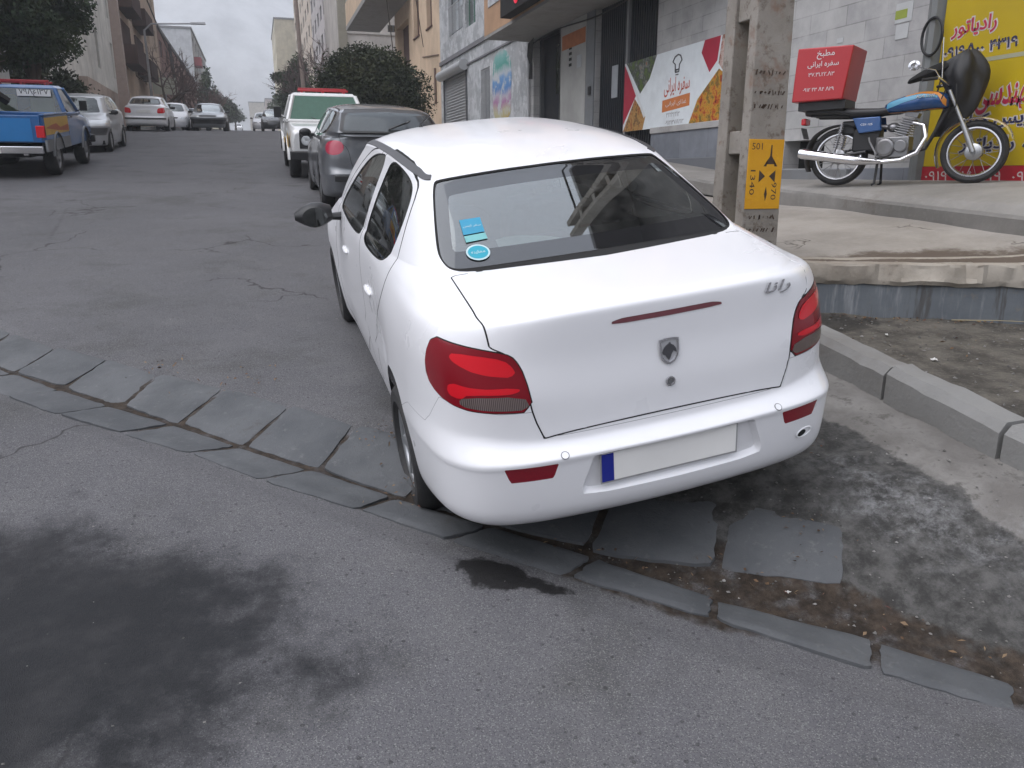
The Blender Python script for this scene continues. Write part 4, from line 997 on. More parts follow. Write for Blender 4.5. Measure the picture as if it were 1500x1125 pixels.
# white saloon of the same shape far up on the left, seen from behind
r, c, wp = car_common("white_saloon", dict(res=(4, 5), gap=0, paint=WHITE, strip=STRIP_R, glass=GLASSDARK, stripmat=M("grey_trim", (.10, .10, .10), .6)))
tag(r, "white saloon seen from behind, first in the row of far cars on the left", "car", "cars parked along the left kerb")
plate_on(r, 0, .03, .78); place(r, -4.25, 36.8, length=4.4)
r, c, wp = car_common("white_hatchback", dict(res=(4, 5), warp=hatch_warp(sy=.88), paint=WHITE, wglass=GLASSDARK)); plate_on(r, 0, 3.92, .42)
tag(r, "white hatchback facing down the street, half hidden by the far white saloon", "car", "cars parked along the left kerb"); place(r, -4.05, 46, rev=True, length=3.9)
r, c, wp = car_common("dark_saloon", dict(res=(4, 5), warp=scale_warp(1, 1, .98), paint=paint("navy_paint", (.03, .035, .05), .3, .2), wglass=GLASSDARK))
tag(r, "dark blue saloon parked behind the far white hatchback", "car", "cars parked along the left kerb"); place(r, -3.6, 56, rev=True)
r, c, wp = car_common("grey_saloon", dict(res=(4, 5), warp=boxy_warp(1.02, 1.02, .97), paint=paint("mid_grey_paint", (.17, .18, .19), .3, .4, dust=.3), head=[(.36,.64),(.70,.64),(.78,.68),(.76,.735),(.36,.735)], grille=full([(0,.64),(.33,.64),(.33,.73),(0,.735)]), wglass=glass("grey_windscreen", (.5, .5, .5), .35, .03, 2.4), strip=lambda A: np.maximum(np.abs(A[:, 2]-.45)-.09, 4.0-A[:, 1]), mirror=BLACK))
plate_on(r, 0, 4.52, .47); tag(r, "mid grey saloon driving down the middle of the street towards us", "car"); place(r, -2.15, 43.6, rev=True, length=4.5)
# silver hatchback facing us behind the blue pickup
r, c, wp = car_common("silver_hatchback", dict(res=(6, 7), gap=.003, warp=lambda D: hatch_warp(sy=.86, sx=.965, sz=1.0)(boxy_warp(1, 1, 1)(D)), paint=paint("silver_paint", (.46, .47, .48), .34, .25, dust=.2), head=[(.40,.66),(.66,.655),(.76,.68),(.74,.755),(.40,.755)], grille=full([(0,.66),(.36,.66),(.36,.75),(0,.755)]), wglass=glass("silver_windscreen", (.5, .55, .55), .30, .03, .9, ((.10, .11, .115), .4)), strip=lambda A: np.maximum(np.abs(A[:, 2]-.50)-.07, 4.0-A[:, 1]), stripmat=M("bumper_grey", (.15, .15, .15), .5)))
plate_on(r, 0, 3.90, .50); tag(r, "silver grey hatchback facing us behind the blue pickup truck", "car", "cars parked along the left kerb"); place(r, -4.38, 22.9, rev=True, length=3.85)
# far cars on the right and in the distance
r, c, wp = car_common("dark_hatchback", dict(res=(4, 5), warp=hatch_warp(sy=.95, sz=1.06), paint=paint("black_paint", (.02, .02, .022), .3), wglass=glass("grey_windscreen")))
tag(r, "black car facing us far up the right kerb beyond the white pickup", "car", "cars parked along the right kerb"); place(r, 1.35, 59, rev=True)
r, c, wp = car_common("white_car", dict(res=(3, 4), paint=WHITE, wglass=GLASSDARK)); tag(r, "white car behind the far black car on the right", "car", "cars parked along the right kerb"); place(r, .75, 66, rev=True)
r, c, wp = car_common("far_white_car", dict(res=(3, 4), paint=WHITE, wglass=GLASSDARK)); tag(r, "tiny white car at the far end of the street", "car"); place(r, -3.2, 190, rev=True)

# ------------------------------------------------------------------ pickups
def quadstrip(mb, pts): mb.add(pts, [(0, 1, 2, 3)])
def pickup(name, spec):
    """nose towards +y local at y = L; cab, load bed, wheels; built once per colour scheme"""
    P = spec["paint"]; root = empty(name); L = 4.55; Wd = .80; zb = .52
    # lower body: nose to cab rear
    b = MB()
    def ring(y, w0, zlo, zhi, ins=.05): return [(-w0, y, zlo), (w0, y, zlo), (w0+.02, y, zlo+(zhi-zlo)*.55), (w0-.01, y, zhi-.05), (w0-ins, y, zhi), (-w0+ins, y, zhi), (-w0+.01, y, zhi-.05), (-w0-.02, y, zlo+(zhi-zlo)*.55)]
    b.loft([ring(2.0, Wd-.02, .45, 1.07), ring(2.9, Wd-.02, .45, 1.07), ring(3.25, Wd-.02, .45, 1.04), ring(4.0, Wd-.03, .48, .99), ring(4.42, Wd-.05, .50, .95, .08), ring(4.50, Wd-.09, .52, .90, .12)])
    b.build("body", P, root, bevel=.015)
    # cab: pillars and roof around window openings
    c0 = [(-.76, 2.02), (.76, 2.02), (.76, 3.30), (-.76, 3.30)]; c1 = [(-.62, 2.14), (.62, 2.14), (.61, 2.86), (-.61, 2.86)]; z0, z1 = 1.05, 1.52
    cab = MB()
    for (a, bq) in zip(c0, c1): cab.tube([(a[0], a[1], z0), (bq[0], bq[1], z1)], .045, 6)
    cab.loft([[(x*1.02, y, z1-.03) for x, y in c1], [(x*1.03, y+(.03 if y > 2.5 else -.02), z1+.0) for x, y in c1], [(x*.93, y+(-.05 if y > 2.5 else .05), z1+.055) for x, y in c1]])
    for k in range(4):
        a, b2 = c0[k], c0[(k+1) % 4]; cab.tube([(a[0], a[1], z0), (b2[0], b2[1], z0)], .04, 6)
    cab.tube([(-.70, 2.62, z0), (-.60, 2.55, z1)], .03, 6); cab.tube([(.70, 2.62, z0), (.60, 2.55, z1)], .03, 6)
    co = cab.build("cab", P, root, bevel=.01)
    def pane(nm, i, mat):
        a, b2, t2, t1 = c0[i], c0[(i+1) % 4], c1[(i+1) % 4], c1[i]
        m = MB(); V = [Vector((a[0], a[1], z0)), Vector((b2[0], b2[1], z0)), Vector((t2[0], t2[1], z1)), Vector((t1[0], t1[1], z1))]
        n = (V[1]-V[0]).cross(V[3]-V[0]).normalized()*.01; m.add([v+n for v in V], [(0, 1, 2, 3)]); m.build(nm, mat, root)
    pane("rear_window", 0, spec.get("rglass", GLASSDARK)); pane("side_window", 1, GLASSDARK); pane("windscreen", 2, spec["wglass"]); pane("side_window", 3, GLASSDARK)
    m = MB(); m.b2((-.66, 2.10, .6), (.66, 3.2, 1.02)); m.build("cabin", INTERIOR, root)
    for sx in (-.33, .33):
        m = MB(); m.box((sx, 2.35, 1.18), (.42, .12, .42), (R(-8), 0, 0)); m.build("seat", spec.get("seat", INTERIOR), root, bevel=.03)
    # bed
    bed = MB()
    bed.b2((-Wd+.02, .0, .62), (Wd-.02, 1.95, .68))
    for s_ in (-1, 1): bed.b2((s_*(Wd-.05), .04, .60), (s_*Wd, 1.95, 1.06)); bed.b2((s_*(Wd-.065), .0, 1.06), (s_*(Wd+.015), 1.96, 1.10))
    bed.b2((-Wd+.05, 1.90, .62), (Wd-.05, 1.95, 1.08)); bed.build("load_bed", P, root, bevel=.012)
    tg = MB(); tg.b2((-Wd+.06, -.02, .62), (Wd-.06, .03, 1.07)); to = tg.build("tailgate", P, root, bevel=.01)
    tg = MB(); tg.b2((-.10, -.035, .96), (.10, -.018, .99)); tg.build("tailgate_handle", BLACK, to)
    for s_ in (-1, 1):
        m = MB(); m.b2((s_*(Wd-.14), -.035, .70), (s_*(Wd-.005), .05, .90)); m.build("tail_light", REDL, root, bevel=.01)
        # arches
        for yy in (.85, 3.52):
            m = MB(); m.lathe([(s_*(Wd-.20), .385), (s_*(Wd+.02), .385), (s_*(Wd+.025), .41), (s_*(Wd-.02), .43)], c=(0, yy, .36), n=20, arc=(0, math.pi)); m.build("wheel_arch", spec.get("lower", P), root)
            wheel(root, s_*.68, yy, .355, .355, .21, side=s_, spokes=6, rim=STEEL)
            m = MB(); m.lathe([(s_*(Wd-.40), .05), (s_*(Wd-.40), .385), (s_*(Wd+.03), .385)], c=(0, yy, .36), n=20, arc=(0, math.pi)); m.build("wheel_well", MATTE, root)
    m = MB(); m.b2((-.5, .1, .36), (.5, 4.3, .5)); m.build("chassis", MATTE, root)
    m = MB(); m.b2((-Wd+.05, -.14, .44), (Wd-.05, -.06, .56)); m.b2((-.5, -.08, .40), (-.42, .3, .5)); m.b2((.42, -.08, .40), (.5, .3, .5)); m.build("rear_bumper", CHROME, root, bevel=.01)
    plate_on(root, -.15, -.15, .50, w_=.5)
    # front
    m = MB(); m.b2((-Wd, 4.52, .40), (Wd, 4.64, .56)); m.build("front_bumper", spec.get("fbump", BLACK), root, bevel=.02)
    m = MB(); m.b2((-.62, 4.48, .60), (.62, 4.515, .88)); go = m.build("grille", BLACK, root, bevel=.01)
    m = MB()
    for k in range(5): m.b2((-.36, 4.512, .63+.05*k), (.36, 4.524, .645+.05*k))
    m.build("grille_bar", spec.get("gbar", STEEL), go)
    for s_ in (-1, 1):
        m = MB(); m.lathe([(0, .0001), (.018, .06), (.012, .085), (-.02, .095), (-.06, .095)], c=(s_*.50, 4.515, .74), axis='y', n=20); m.build("headlight", HLIGHT, root)
        m = MB(); m.tube([(s_*.76, 3.05, 1.08), (s_*.90, 3.0, 1.14)], .012, 6); m.box((s_*.93, 3.0, 1.20), (.14, .05, .20)); m.build("mirror", BLACK, root, bevel=.02)
        m = MB(); m.b2((s_*(Wd-.005), 2.30, .985), (s_*(Wd+.012), 2.42, 1.01)); m.build("door_handle", BLACK, root)
    m = MB(); m.tube([(-.30, 3.32, 1.06), (.05, 3.14, 1.20)], .008, 5); m.tube([(.15, 3.32, 1.06), (.50, 3.14, 1.20)], .008, 5); m.build("wiper", BLACK, root)
    # roof bar
    rb = MB()
    rb.b2((-.48, 2.40, z1+.10), (.48, 2.48, z1+.15)); rb.b2((-.50, 2.62, z1+.08), (.50, 2.66, z1+.12))
    for sx in (-.42, 0, .42): rb.b2((sx-.02, 2.38, z1+.04), (sx+.02, 2.66, z1+.10))
    rb.build("roof_bar", M("roof_bar_red", (.42, .03, .04), .45, dirt=.2), root, bevel=.008)
    return root, Wd
YEL = M("livery_yellow", (.60, .36, .04), .4, dirt=.2); ORA = M("livery_orange", (.42, .09, .02), .4, dirt=.2)
r, Wd = pickup("white_pickup", dict(paint=paint("white_truck_paint", (.66, .66, .65), .38, dust=.3), wglass=glass("green_windscreen", (.28, .62, .48), .35, .03, .35, ((.15, .30, .225), .5)), seat=M("seat_olive", (.16, .20, .12), .8)))
for s_ in (-1, 1):
    m = MB(); V = [(s_*(Wd+.012), y, z) for y, z in ((4.30, .60), (4.30, .92), (3.9, .80), (3.2, .74), (2.2, .70), (2.2, .60), (3.2, .60))]
    m.add(V if s_ < 0 else V[::-1], [tuple(range(7))]); m.build("yellow_stripe", YEL, r)
tag(r, "white pickup with green windscreen, yellow side stripe and red roof bar, facing us", "pickup truck", "cars parked along the right kerb"); place(r, 1.40, 15.4, rev=True, length=4.6)
blue = paint("blue_truck_paint", (.012, .105, .30), .35, dust=.2)
r, Wd = pickup("blue_pickup", dict(paint=blue, wglass=GLASSDARK, rglass=glass("clear_rear_glass", (.7, .75, .7), .9, .03, 1.0), lower=M("lower_grey", (.20, .21, .22), .6, dirt=.3), seat=M("seat_olive", (.16, .20, .12), .8)))
for s_ in (-1, 1):
    m = MB()
    for (y0, y1, za, zb_) in ((.02, 1.95, .74, 1.03),):
        V = [(s_*(Wd+.004), y0, za), (s_*(Wd+.004), y1, za), (s_*(Wd+.004), y1, zb_), (s_*(Wd+.004), y0, zb_)]; m.add(V if s_ > 0 else V[::-1], [(0, 1, 2, 3)])
    yo = m.build("yellow_panel", YEL, r)
    m = MB(); V = [(s_*(Wd+.007), y, z) for y, z in ((.05, .86), (.9, .80), (1.9, .76), (1.9, .88), (1.2, .84), (.9, .92), (.5, .90))]; m.add(V if s_ > 0 else V[::-1], [tuple(range(7))]); m.build("orange_flash", ORA, yo)
    m = MB(); m.b2((s_*(Wd-.03), .0, .46), (s_*(Wd+.006), 1.95, .66)); m.build("side_skirt", M("lower_grey", (.20, .21, .22), .6), r)
m = MB(); m.b2((.02, -.026, .64), (.60, -.018, 1.02)); m.build("pale_blue_panel", M("panel_blue", (.02, .19, .48), .35), r)
m = MB(); m.b2((-.02, 2.045, 1.37), (.56, 2.06, 1.49)); po = m.build("number_board", M("plate_white", (.72, .71, .68), .4), r)
lettering("board_writing", "۷۹۸ﻉ۱۳۷", MATTE, (.27, 2.044, 1.43), (1, 0, 0), (0, 0, 1), size_w=.50, parent=po, extr=.002)
tag(r, "blue pickup truck with orange and yellow side livery and red roof bar", "pickup truck", "cars parked along the left kerb"); place(r, -4.28, 16.15, length=4.6)
# crane arm standing in the blue pickup's load bed
g_ = r.matrix_world
bm_ = empty("tow_crane", (-4.95, 16.7, float(slope_z(16.7))+.72), (R(5), 0, 0), label="dark slanting crane arm standing in the bed of the blue pickup", cat="crane")
m = MB(); m.tube([(.75, .35, .55), (-.1, -.1, 1.3), (-.9, -.5, 2.0)], .075, 4); m.build("jib", MATTE, bm_); m = MB(); m.b2((-.35, .1, 0), (-.2, .25, 1.1)); m.build("mast", MATTE, bm_)
# ------------------------------------------------------------------ terrace beside the kerb, low wall, platform
XS = 5.45                                            # edge of the upper platform
def zs(y): y = np.asarray(y, float); return np.where(y < 9.3, 1.36+.05*(np.minimum(y, 9.3)-4.55), 1.5975+.09*(y-9.3))
def plat_z(x, y):
    t = np.clip((x-XS)/1.35, 0, 1)**.45; zw = np.where(y < 9.3, 1.61, 1.61+.09*(y-9.3)); return zs(y)*(1-t)+zw*t
def dW(x, y): return -((x-W0[0])*WN[0]+(y-W0[1])*WN[1])           # distance behind the low wall's face
def terr_z(x, y):
    d = np.clip(dW(x, y), 0, None); e = np.clip(XS-x, 0, None); t = d/(d+e+1e-6)
    zt = 1.035+(zs(y)-.125-1.035)*t**.8
    up = slope_z(y)+.22+.10*(x-3.05); k = sstep(6.5, 9.5, y)
    z = zt*(1-k)+np.minimum(up, zs(y)-.12)*k
    crumble = .015*sstep(.16, 0, d)*fbm(P2(x*6, y*6), 3, 71)
    return z+.018*(fbm(P2(x*2.2, y*2.2), 3, 44)-.5)-crumble
def conc_mat(name, a, b2, stain=.5, rough=.86, bs=30):
    b = NB(name); n = b.noise(1.3, 6, .65); f = b.noise(26, 5, .7)
    c = b.mix(b.rng(n, .32, .68), a, b2); c = b.mix(b.math('MULTIPLY', b.rng(f, .5, .78), .35), c, sc(b2, 1.18))
    c = b.mix(b.math('MULTIPLY', b.rng(b.noise(2.3, 6, .72), .55, .72), stain), c, (.085, .062, .045))
    b.col(c); b.p(rough=rough, spec=.3); b.bump(b.math('ADD', f, b.noise(7, 5, .6)), .35, .012); return b.m
def terr_mat():
    b = NB("terrace_concrete"); n = b.noise(1.3, 6, .65); f = b.noise(26, 5, .7); c = b.mix(b.rng(n, .32, .68), (.25, .228, .20), (.345, .318, .285)); c = b.mix(b.math('MULTIPLY', b.rng(f, .5, .78), .35), c, (.40, .37, .34))
    c = b.mix(b.math('MULTIPLY', b.rng(b.noise(2.3, 6, .72), .56, .74), .4), c, (.14, .115, .09))
    st = b.rng(b.math('ADD', b.attr("d_stain"), b.math('MULTIPLY_ADD', b.noise(4.5, 6, .72), .5, -.25)), .06, -.10); c = b.mix(b.math('MULTIPLY', st, .85), c, (.075, .052, .036))
    wob = b.n("ShaderNodeVectorMath", operation='MULTIPLY_ADD'); b.l(b.noise(2.2, 4, out=1), wob.inputs[0]); wob.inputs[1].default_value = (.7, .7, .7); b.l(b.oc(), wob.inputs[2])
    ck = b.math('MULTIPLY', b.rng(b.voro(.9, wob.outputs[0], 'DISTANCE_TO_EDGE'), 0, .012, 1, 0), b.rng(b.noise(.9, 2), .48, .6)); c = b.mix(b.math('MULTIPLY', ck, .85), c, (.06, .05, .04))
    b.col(c); b.p(rough=.86, spec=.3); b.bump(b.math('SUBTRACT', b.math('ADD', f, b.noise(7, 5, .6)), ck), .4, .012); return b.m
STAIN = [tuple(wline(s)-WN*o_) for s, o_ in ((-.25, .12), (.2, .26), (.65, .38), (1.1, .32), (1.7, .26), (2.3, .16), (2.2, -.2), (0, -.2))]
TERR = terr_mat()
def terrace():
    # lower sloping slab: grid between the low wall line and the platform edge
    ysd = axis_grid([(2.6, 9, .06), (9, 12, .25), (12, 62, 1.0)]); xsd = axis_grid([(3.09, XS, .06)])
    sheet("sidewalk", xsd, ysd, terr_z, TERR, {"d_stain": lambda x, y: sdpoly(P2(x, y), STAIN)}, mask=lambda x, y: (dW(x, y) > .06))
    # right of the platform edge the slab runs on in front of the wall
    sheet("upper_sidewalk", axis_grid([(XS, 6.82, .07)]), axis_grid([(2.2, 9, .08), (9, 12, .25), (12, 62, 1.0)]), lambda x, y: plat_z(x, y)+.010*(fbm(P2(x*2, y*2), 3, 9)-.5), conc_mat("platform_concrete", (.20, .19, .175), (.27, .258, .24), .3), mask=lambda x, y: dW(x, y) > -.3)
    mb = MB(); yy = list(np.arange(2.2, 9, .35))+list(np.arange(9, 62, 2.0))
    rings = []
    for y in yy:
        z = float(plat_z(np.array([XS]), np.array([y]))[0]); j = rng.normal(0, .006)
        rings.append([(XS-.035+j, y, z-.16), (XS-.04+j, y, z-.02), (XS-.02, y, z+.004), (XS+.02, y, z+.006), (XS+.02, y, z-.16)])
    mb.loft(rings); o = mb.build("step", conc_mat("step_concrete", (.15, .143, .132), (.22, .21, .195), .5), angle=30); tag(o, kind='structure')
    if sum(p.normal.x*p.area for p in o.data.polygons if abs(p.normal.x) > .7) > 0 and o.data.polygons[0].normal.x > .5: o.data.flip_normals()
terrace()
def low_wall():
    """painted face with a broken concrete lip on top, along the front of the terrace"""
    def blue_mat():
        b = NB("blue_grey_render"); n = b.noise(2.5, 5, .6); o = b.oc()
        mp = b.n("ShaderNodeMapping"); mp.inputs["Scale"].default_value = (7, 7, .8); b.l(o, mp.inputs[0]); streak = b.noise(1.0, 5, .7, mp.outputs[0])
        c = b.mix(b.rng(n, .3, .7), (.085, .098, .112), (.125, .138, .150))
        c = b.mix(b.math('MULTIPLY', b.rng(streak, .55, .72), .8), c, (.28, .29, .30)); c = b.mix(b.math('MULTIPLY', b.rng(streak, .47, .36), .75), c, (.055, .050, .045))
        c = b.mix(b.math('MULTIPLY', b.rng(b.noise(9, 5, .7), .58, .7), .6), c, (.17, .15, .12))
        b.col(c); b.p(rough=.75); b.bump(b.noise(22, 5, .6), .3, .01); return b.m
    t = empty("retaining_wall", (float(W0[0]), float(W0[1]), .6), label="low blue grey painted wall with a crumbling concrete lip beside the dirt strip", cat="wall")
    s0, s1 = -.95, 3.6; n = 150; ss = np.linspace(s0, s1, n)
    def P(s, out, z): p = wline(s)+WN*out; return (p[0]-W0[0], p[1]-W0[1], z-.6)
    mb = MB(); rings = []
    for s in ss:
        w_ = .004*rng.normal()
        rings.append([P(s, -.10, .30), P(s, .012+w_, .30), P(s, .006+w_, .74), P(s, 0, .915), P(s, -.10, .915)])
    mb.loft(rings); f = mb.build("painted_face", blue_mat(), t, angle=40)
    mb = MB(); rings = []
    for s in ss:
        a = fbm(np.array([[s*3.1, 0.]]), 4, 5)[0]-.5; b2 = fbm(np.array([[s*5.3, 9.]]), 4, 8)[0]-.5; c2 = fbm(np.array([[s*9.0, 3.]]), 3, 12)[0]-.5
        pb = wline(s)-WN*.06; zt = float(terr_z(np.array([pb[0]]), np.array([pb[1]]))[0])
        zb = .90+.045*b2+.02*c2
        pb = wline(s)-WN*.17; zk = float(terr_z(np.array([pb[0]]), np.array([pb[1]]))[0]); e2 = fbm(np.array([[s*16., 5.]]), 3, 31)[0]-.5
        nt_ = max(0, fbm(np.array([[s*2.3+4, 1.]]), 4, 41)[0]-.55)*.5; e3 = rng.normal(0, .004); e4 = rng.normal(0, .004)
        rings.append([P(s, -.10, zb), P(s, .012+.05*b2, zb), P(s, .030+.05*a+.02*e2+e3, zb+.03), P(s, .034+.055*a+.03*e2-nt_*.5+e4, .955+.02*a), P(s, .034+.06*a+.03*c2-nt_+e3, zt-.014-nt_*.35+.012*e2), P(s, .024+.05*a+.04*e2-nt_, zt+.001-nt_*.2), P(s, -.03+.03*a-nt_*.6, zt+.006), P(s, -.10, zt+.007), P(s, -.17, zk+.004), P(s, -.17, zk-.05)])
    mb.loft(rings); l_ = mb.build("broken_lip", conc_mat("lip_concrete", (.20, .17, .135), (.34, .31, .265), .9), t, angle=24)
    for o in (f, l_):
        me = o.data; 
        s_ = sum((p.normal.x*WN[0]+p.normal.y*WN[1])*p.area for p in me.polygons if p.center.z < .3 and abs(p.normal.x*WN[0]+p.normal.y*WN[1]) > .7 and (p.center.x*WN[0]+p.center.y*WN[1]) > -.03)
        if s_ < 0: me.flip_normals()
low_wall()
# litter and dry leaves
LEAF = NB("dry_leaf"); _r = LEAF.n("ShaderNodeNewGeometry").outputs["Random Per Island"]
LEAF.col(LEAF.ramp(_r, [(0, (.05, .03, .02)), (.4, (.13, .075, .04)), (.75, (.20, .14, .08)), (1, (.09, .03, .025))])); LEAF.p(rough=.9); LEAF = LEAF.m
def leaves():
    mb = MB()
    def one(x, y, z, s):
        a = rng.uniform(0, 6.28); t = rng.normal(0, .35, 2); u = Vector((math.cos(a), math.sin(a), t[0])); v = Vector((-math.sin(a), math.cos(a), t[1])); p = Vector((x, y, z+.004+s*.25))
        k = rng.uniform(.2, .5)
        mb.add([p-u*s, p+v*s*k, p+u*s, p-v*s*k+Vector((0, 0, s*.3))], [(0, 1, 2), (0, 2, 3)])
    for _ in range(260):      # along the foot of the low wall and over the dirt
        s = rng.uniform(-.6, 2.6); o_ = abs(rng.normal(0, .10))+.02 if rng.random() < .6 else rng.uniform(.05, 1.5); p = wline(s)+WN*o_
        if p[0] < 3.12: continue
        one(p[0], p[1], float(dirt_z(p[:1], p[1:])[0]), rng.uniform(.006, .022))
    for _ in range(110):      # in the muddy channel
        t = rng.uniform(0, 1); x = 1.0+2.4*t+rng.normal(0, .08); y = 2.75-1.05*1.02*(x-1.0)*.98+.15*(x > 1.5)+rng.normal(0, .05)
        one(x, y, float(road_z(np.array([x]), np.array([y]))[0])+.012, rng.uniform(.005, .016))
    for cx, cy, n, sd_ in ((2.28, 2.85, 45, .06), (1.95, 2.35, 26, .08), (.52, 3.22, 40, .07), (-.62, 5.05, 45, .10), (-.2, 4.66, 40, .14), (.5, 3.75, 40, .09)):
        for _ in range(n):
            x, y = cx+rng.normal(0, sd_), cy+rng.normal(0, sd_); one(x, y, float(gz1(x, y)+vprof(dgut(np.array([x]), np.array([y]))[0]))+.010, rng.uniform(.004, .013))
    tag(mb.build("dry_leaves", LEAF, smooth=False), kind='stuff')
leaves()
PAPER = M("litter_white", (.55, .54, .52), .7)
def scrap(x, y, z, w_, l_, yaw, label, cat="litter", mat=None):
    mb = MB(); n = 5; rows = []
    for j in range(3):
        for i in range(n):
            u, v = (i/(n-1)-.5)*l_, (j/2-.5)*w_; rows.append((u, v, .004+.35*w_*abs(math.sin(i*1.9+j*1.3))))
    mb.add(rows, [(j*n+i, j*n+i+1, (j+1)*n+i+1, (j+1)*n+i) for j in range(2) for i in range(n-1)])
    o = mb.build("paper_scrap", mat or PAPER, angle=30); o.location = (x, y, z); o.rotation_euler = (rng.normal(0, .1), rng.normal(0, .1), yaw); tag(o, label, cat, "bits of litter on the dirt"); return o
LW = [(3.62,4.42,.050,.022,.3,"torn white wrapper lying in the leaves at the foot of the low wall"), (3.90,4.10,.045,.016,.9,"thin white strip of litter below the low wall near the dark patch"), (4.30,3.35,.060,.018,-.3,"pale wrapper lying in the middle of the dirt strip"),
      (3.75,3.55,.040,.03,1.2,"small crumpled white paper beside the kerb end of the dirt"), (4.75,3.75,.05,.02,.1,"white paper shred near the right edge of the dirt"), (3.45,3.95,.035,.02,.5,"tiny white shred of paper close behind the kerb stones")]
for x, y, l_, w_, a, lab in LW: scrap(x, y, float(dirt_z(np.array([x]), np.array([y]))[0])+.006, w_, l_, a, lab)
for x, y, l_, a, lab in ((1.72, 2.12, .022, .4, "white scrap lying in the muddy gutter channel"), (2.13, 2.92, .03, 1.0, "small pale scrap among leaves by the pale stain")): scrap(x, y, float(road_z(np.array([x]), np.array([y]))[0])+.02, .014, l_, a, lab)
GRAV = NB("gravel_stone"); _r = GRAV.n("ShaderNodeNewGeometry").outputs["Random Per Island"]; GRAV.col(GRAV.ramp(_r, [(0, (.05, .048, .045)), (.5, (.14, .135, .125)), (.85, (.19, .18, .17)), (1, (.27, .26, .245))])); GRAV.p(rough=.9); GRAV = GRAV.m
def gravel():
    mb = MB()
    def st(x, y, z, s):
        q = rng.normal(0, 1, (4, 3)); P = np.array([(1, 0, 0), (-1, 0, 0), (0, 1, 0), (0, -1, 0), (0, 0, .7), (0, 0, -.5)])*s*(1+.35*rng.normal(size=(6, 1))); a = rng.uniform(0, 6.28); c_, s_ = math.cos(a), math.sin(a)
        mb.add([(x+p[0]*c_-p[1]*s_, y+p[0]*s_+p[1]*c_, z+p[2]+s*.25) for p in P], [(0, 2, 4), (2, 1, 4), (1, 3, 4), (3, 0, 4), (2, 0, 5), (1, 2, 5), (3, 1, 5), (0, 3, 5)])
    xs_, ys2 = rng.uniform(3.12, 6.2, 900), rng.uniform(1.2, 4.8, 900); keep = dW(xs_, ys2) < -.01
    zz = dirt_z(xs_, ys2)
    for x, y, z in zip(xs_[keep], ys2[keep], zz[keep]): st(x, y, z, rng.uniform(.003, .012))
    for cx0, cx1, cy0, cy1, n, lo, hi in ((1.0, 2.95, 1.5, 3.6, 700, .0025, .008), (-2.4, 2.6, 1.0, 6.5, 500, .0015, .0045), (.9, 3.2, 1.3, 2.9, 250, .003, .007)):
        X, Y = rng.uniform(cx0, cx1, n), rng.uniform(cy0, cy1, n)
        if n != 500: k_ = (dgut(X, Y) > -.05) & (dgut(X, Y) < 1.2 if n == 700 else dgut(X, Y) < .22); X, Y = X[k_], Y[k_]
        Z = road_z(X, Y)
        for x, y, z in zip(X, Y, Z): st(x, y, z, rng.uniform(lo, hi))
    tag(mb.build("gravel", GRAV, smooth=False), kind='stuff')
gravel()
# dry twigs at the foot of the wall
for k, (s, o_, l_) in enumerate(((.9, .06, .55), (1.5, .12, .35), (2.1, .5, .4))):
    p = wline(s)+WN*o_; z = float(dirt_z(p[:1], p[1:])[0])+.012; m = MB(); q = wline(s+l_)+WN*(o_+.05*k); mm = wline(s+l_*.5)+WN*(o_+.03)
    m.tube([(p[0], p[1], z), (mm[0], mm[1], z+.012), (q[0], q[1], z+.004)], [.004, .003, .002], 5)
    tag(m.build("twig", M("dry_straw", (.34, .29, .18), .8)), ["long dry straw stalk lying along the foot of the low wall", "short dry stalk lying beside the longer straw", "dry stalk lying out on the dirt at the right"][k], "twig")

# ------------------------------------------------------------------ concrete utility pole beside the car
def post_mat():
    b = NB("pole_concrete"); n = b.noise(2.2, 6, .65); c = b.mix(b.rng(n, .3, .7), (.205, .185, .160), (.30, .275, .245))
    c = b.mix(b.math('MULTIPLY', b.rng(b.noise(11, 5, .75), .52, .66), .75), c, (.12, .092, .072)); c = b.mix(b.math('MULTIPLY', b.rng(b.noise(3.5, 4, .7), .55, .70), .65), c, (.20, .115, .08))
    b.col(c); b.p(rough=.9, spec=.25); b.bump(b.noise(35, 5, .7), .4, .012); return b.m
POLEM = post_mat()
def ladder_pole(name, x, y, z, h, wd=.31, dp=.42, label="", group=None, bars=.92, top=.62, rot=0.0):
    t = empty(name, (x, y, z), (0, 0, rot), label=label, cat="utility pole", group=group)
    mb = MB(); k = lambda q: 1-(1-top)*q/h
    def flange(y0, y1):
        rings = []
        for q in (-.6, 0, h*.25, h*.5, h*.75, h):
            s = k(max(q, 0)); xs_ = wd/2*s; rings.append([(-xs_, y0*s, q), (xs_, y0*s, q), (xs_, y1*s, q), (-xs_, y1*s, q)])
        mb.loft(rings)
    flange(-dp/2, -dp/2+.10); flange(dp/2-.13, dp/2)
    q = .0; i = 0
    while q < h-.2:
        s = k(q); hh = .16 if i else .40; mb.b2((-wd/2*s*.82, (-dp/2+.0995)*s, q), (wd/2*s*.82, (dp/2-.1295)*s, q+hh)); q += bars; i += 1
    mb.build("shaft", POLEM, t, bevel=.008); return t
PX, PY, PZ = 3.415, 5.11, .92
pole = ladder_pole("utility_pole", PX, PY, PZ, 9.0, label="concrete ladder pole with openings and a yellow numbered plate beside the white saloon", bars=.885)
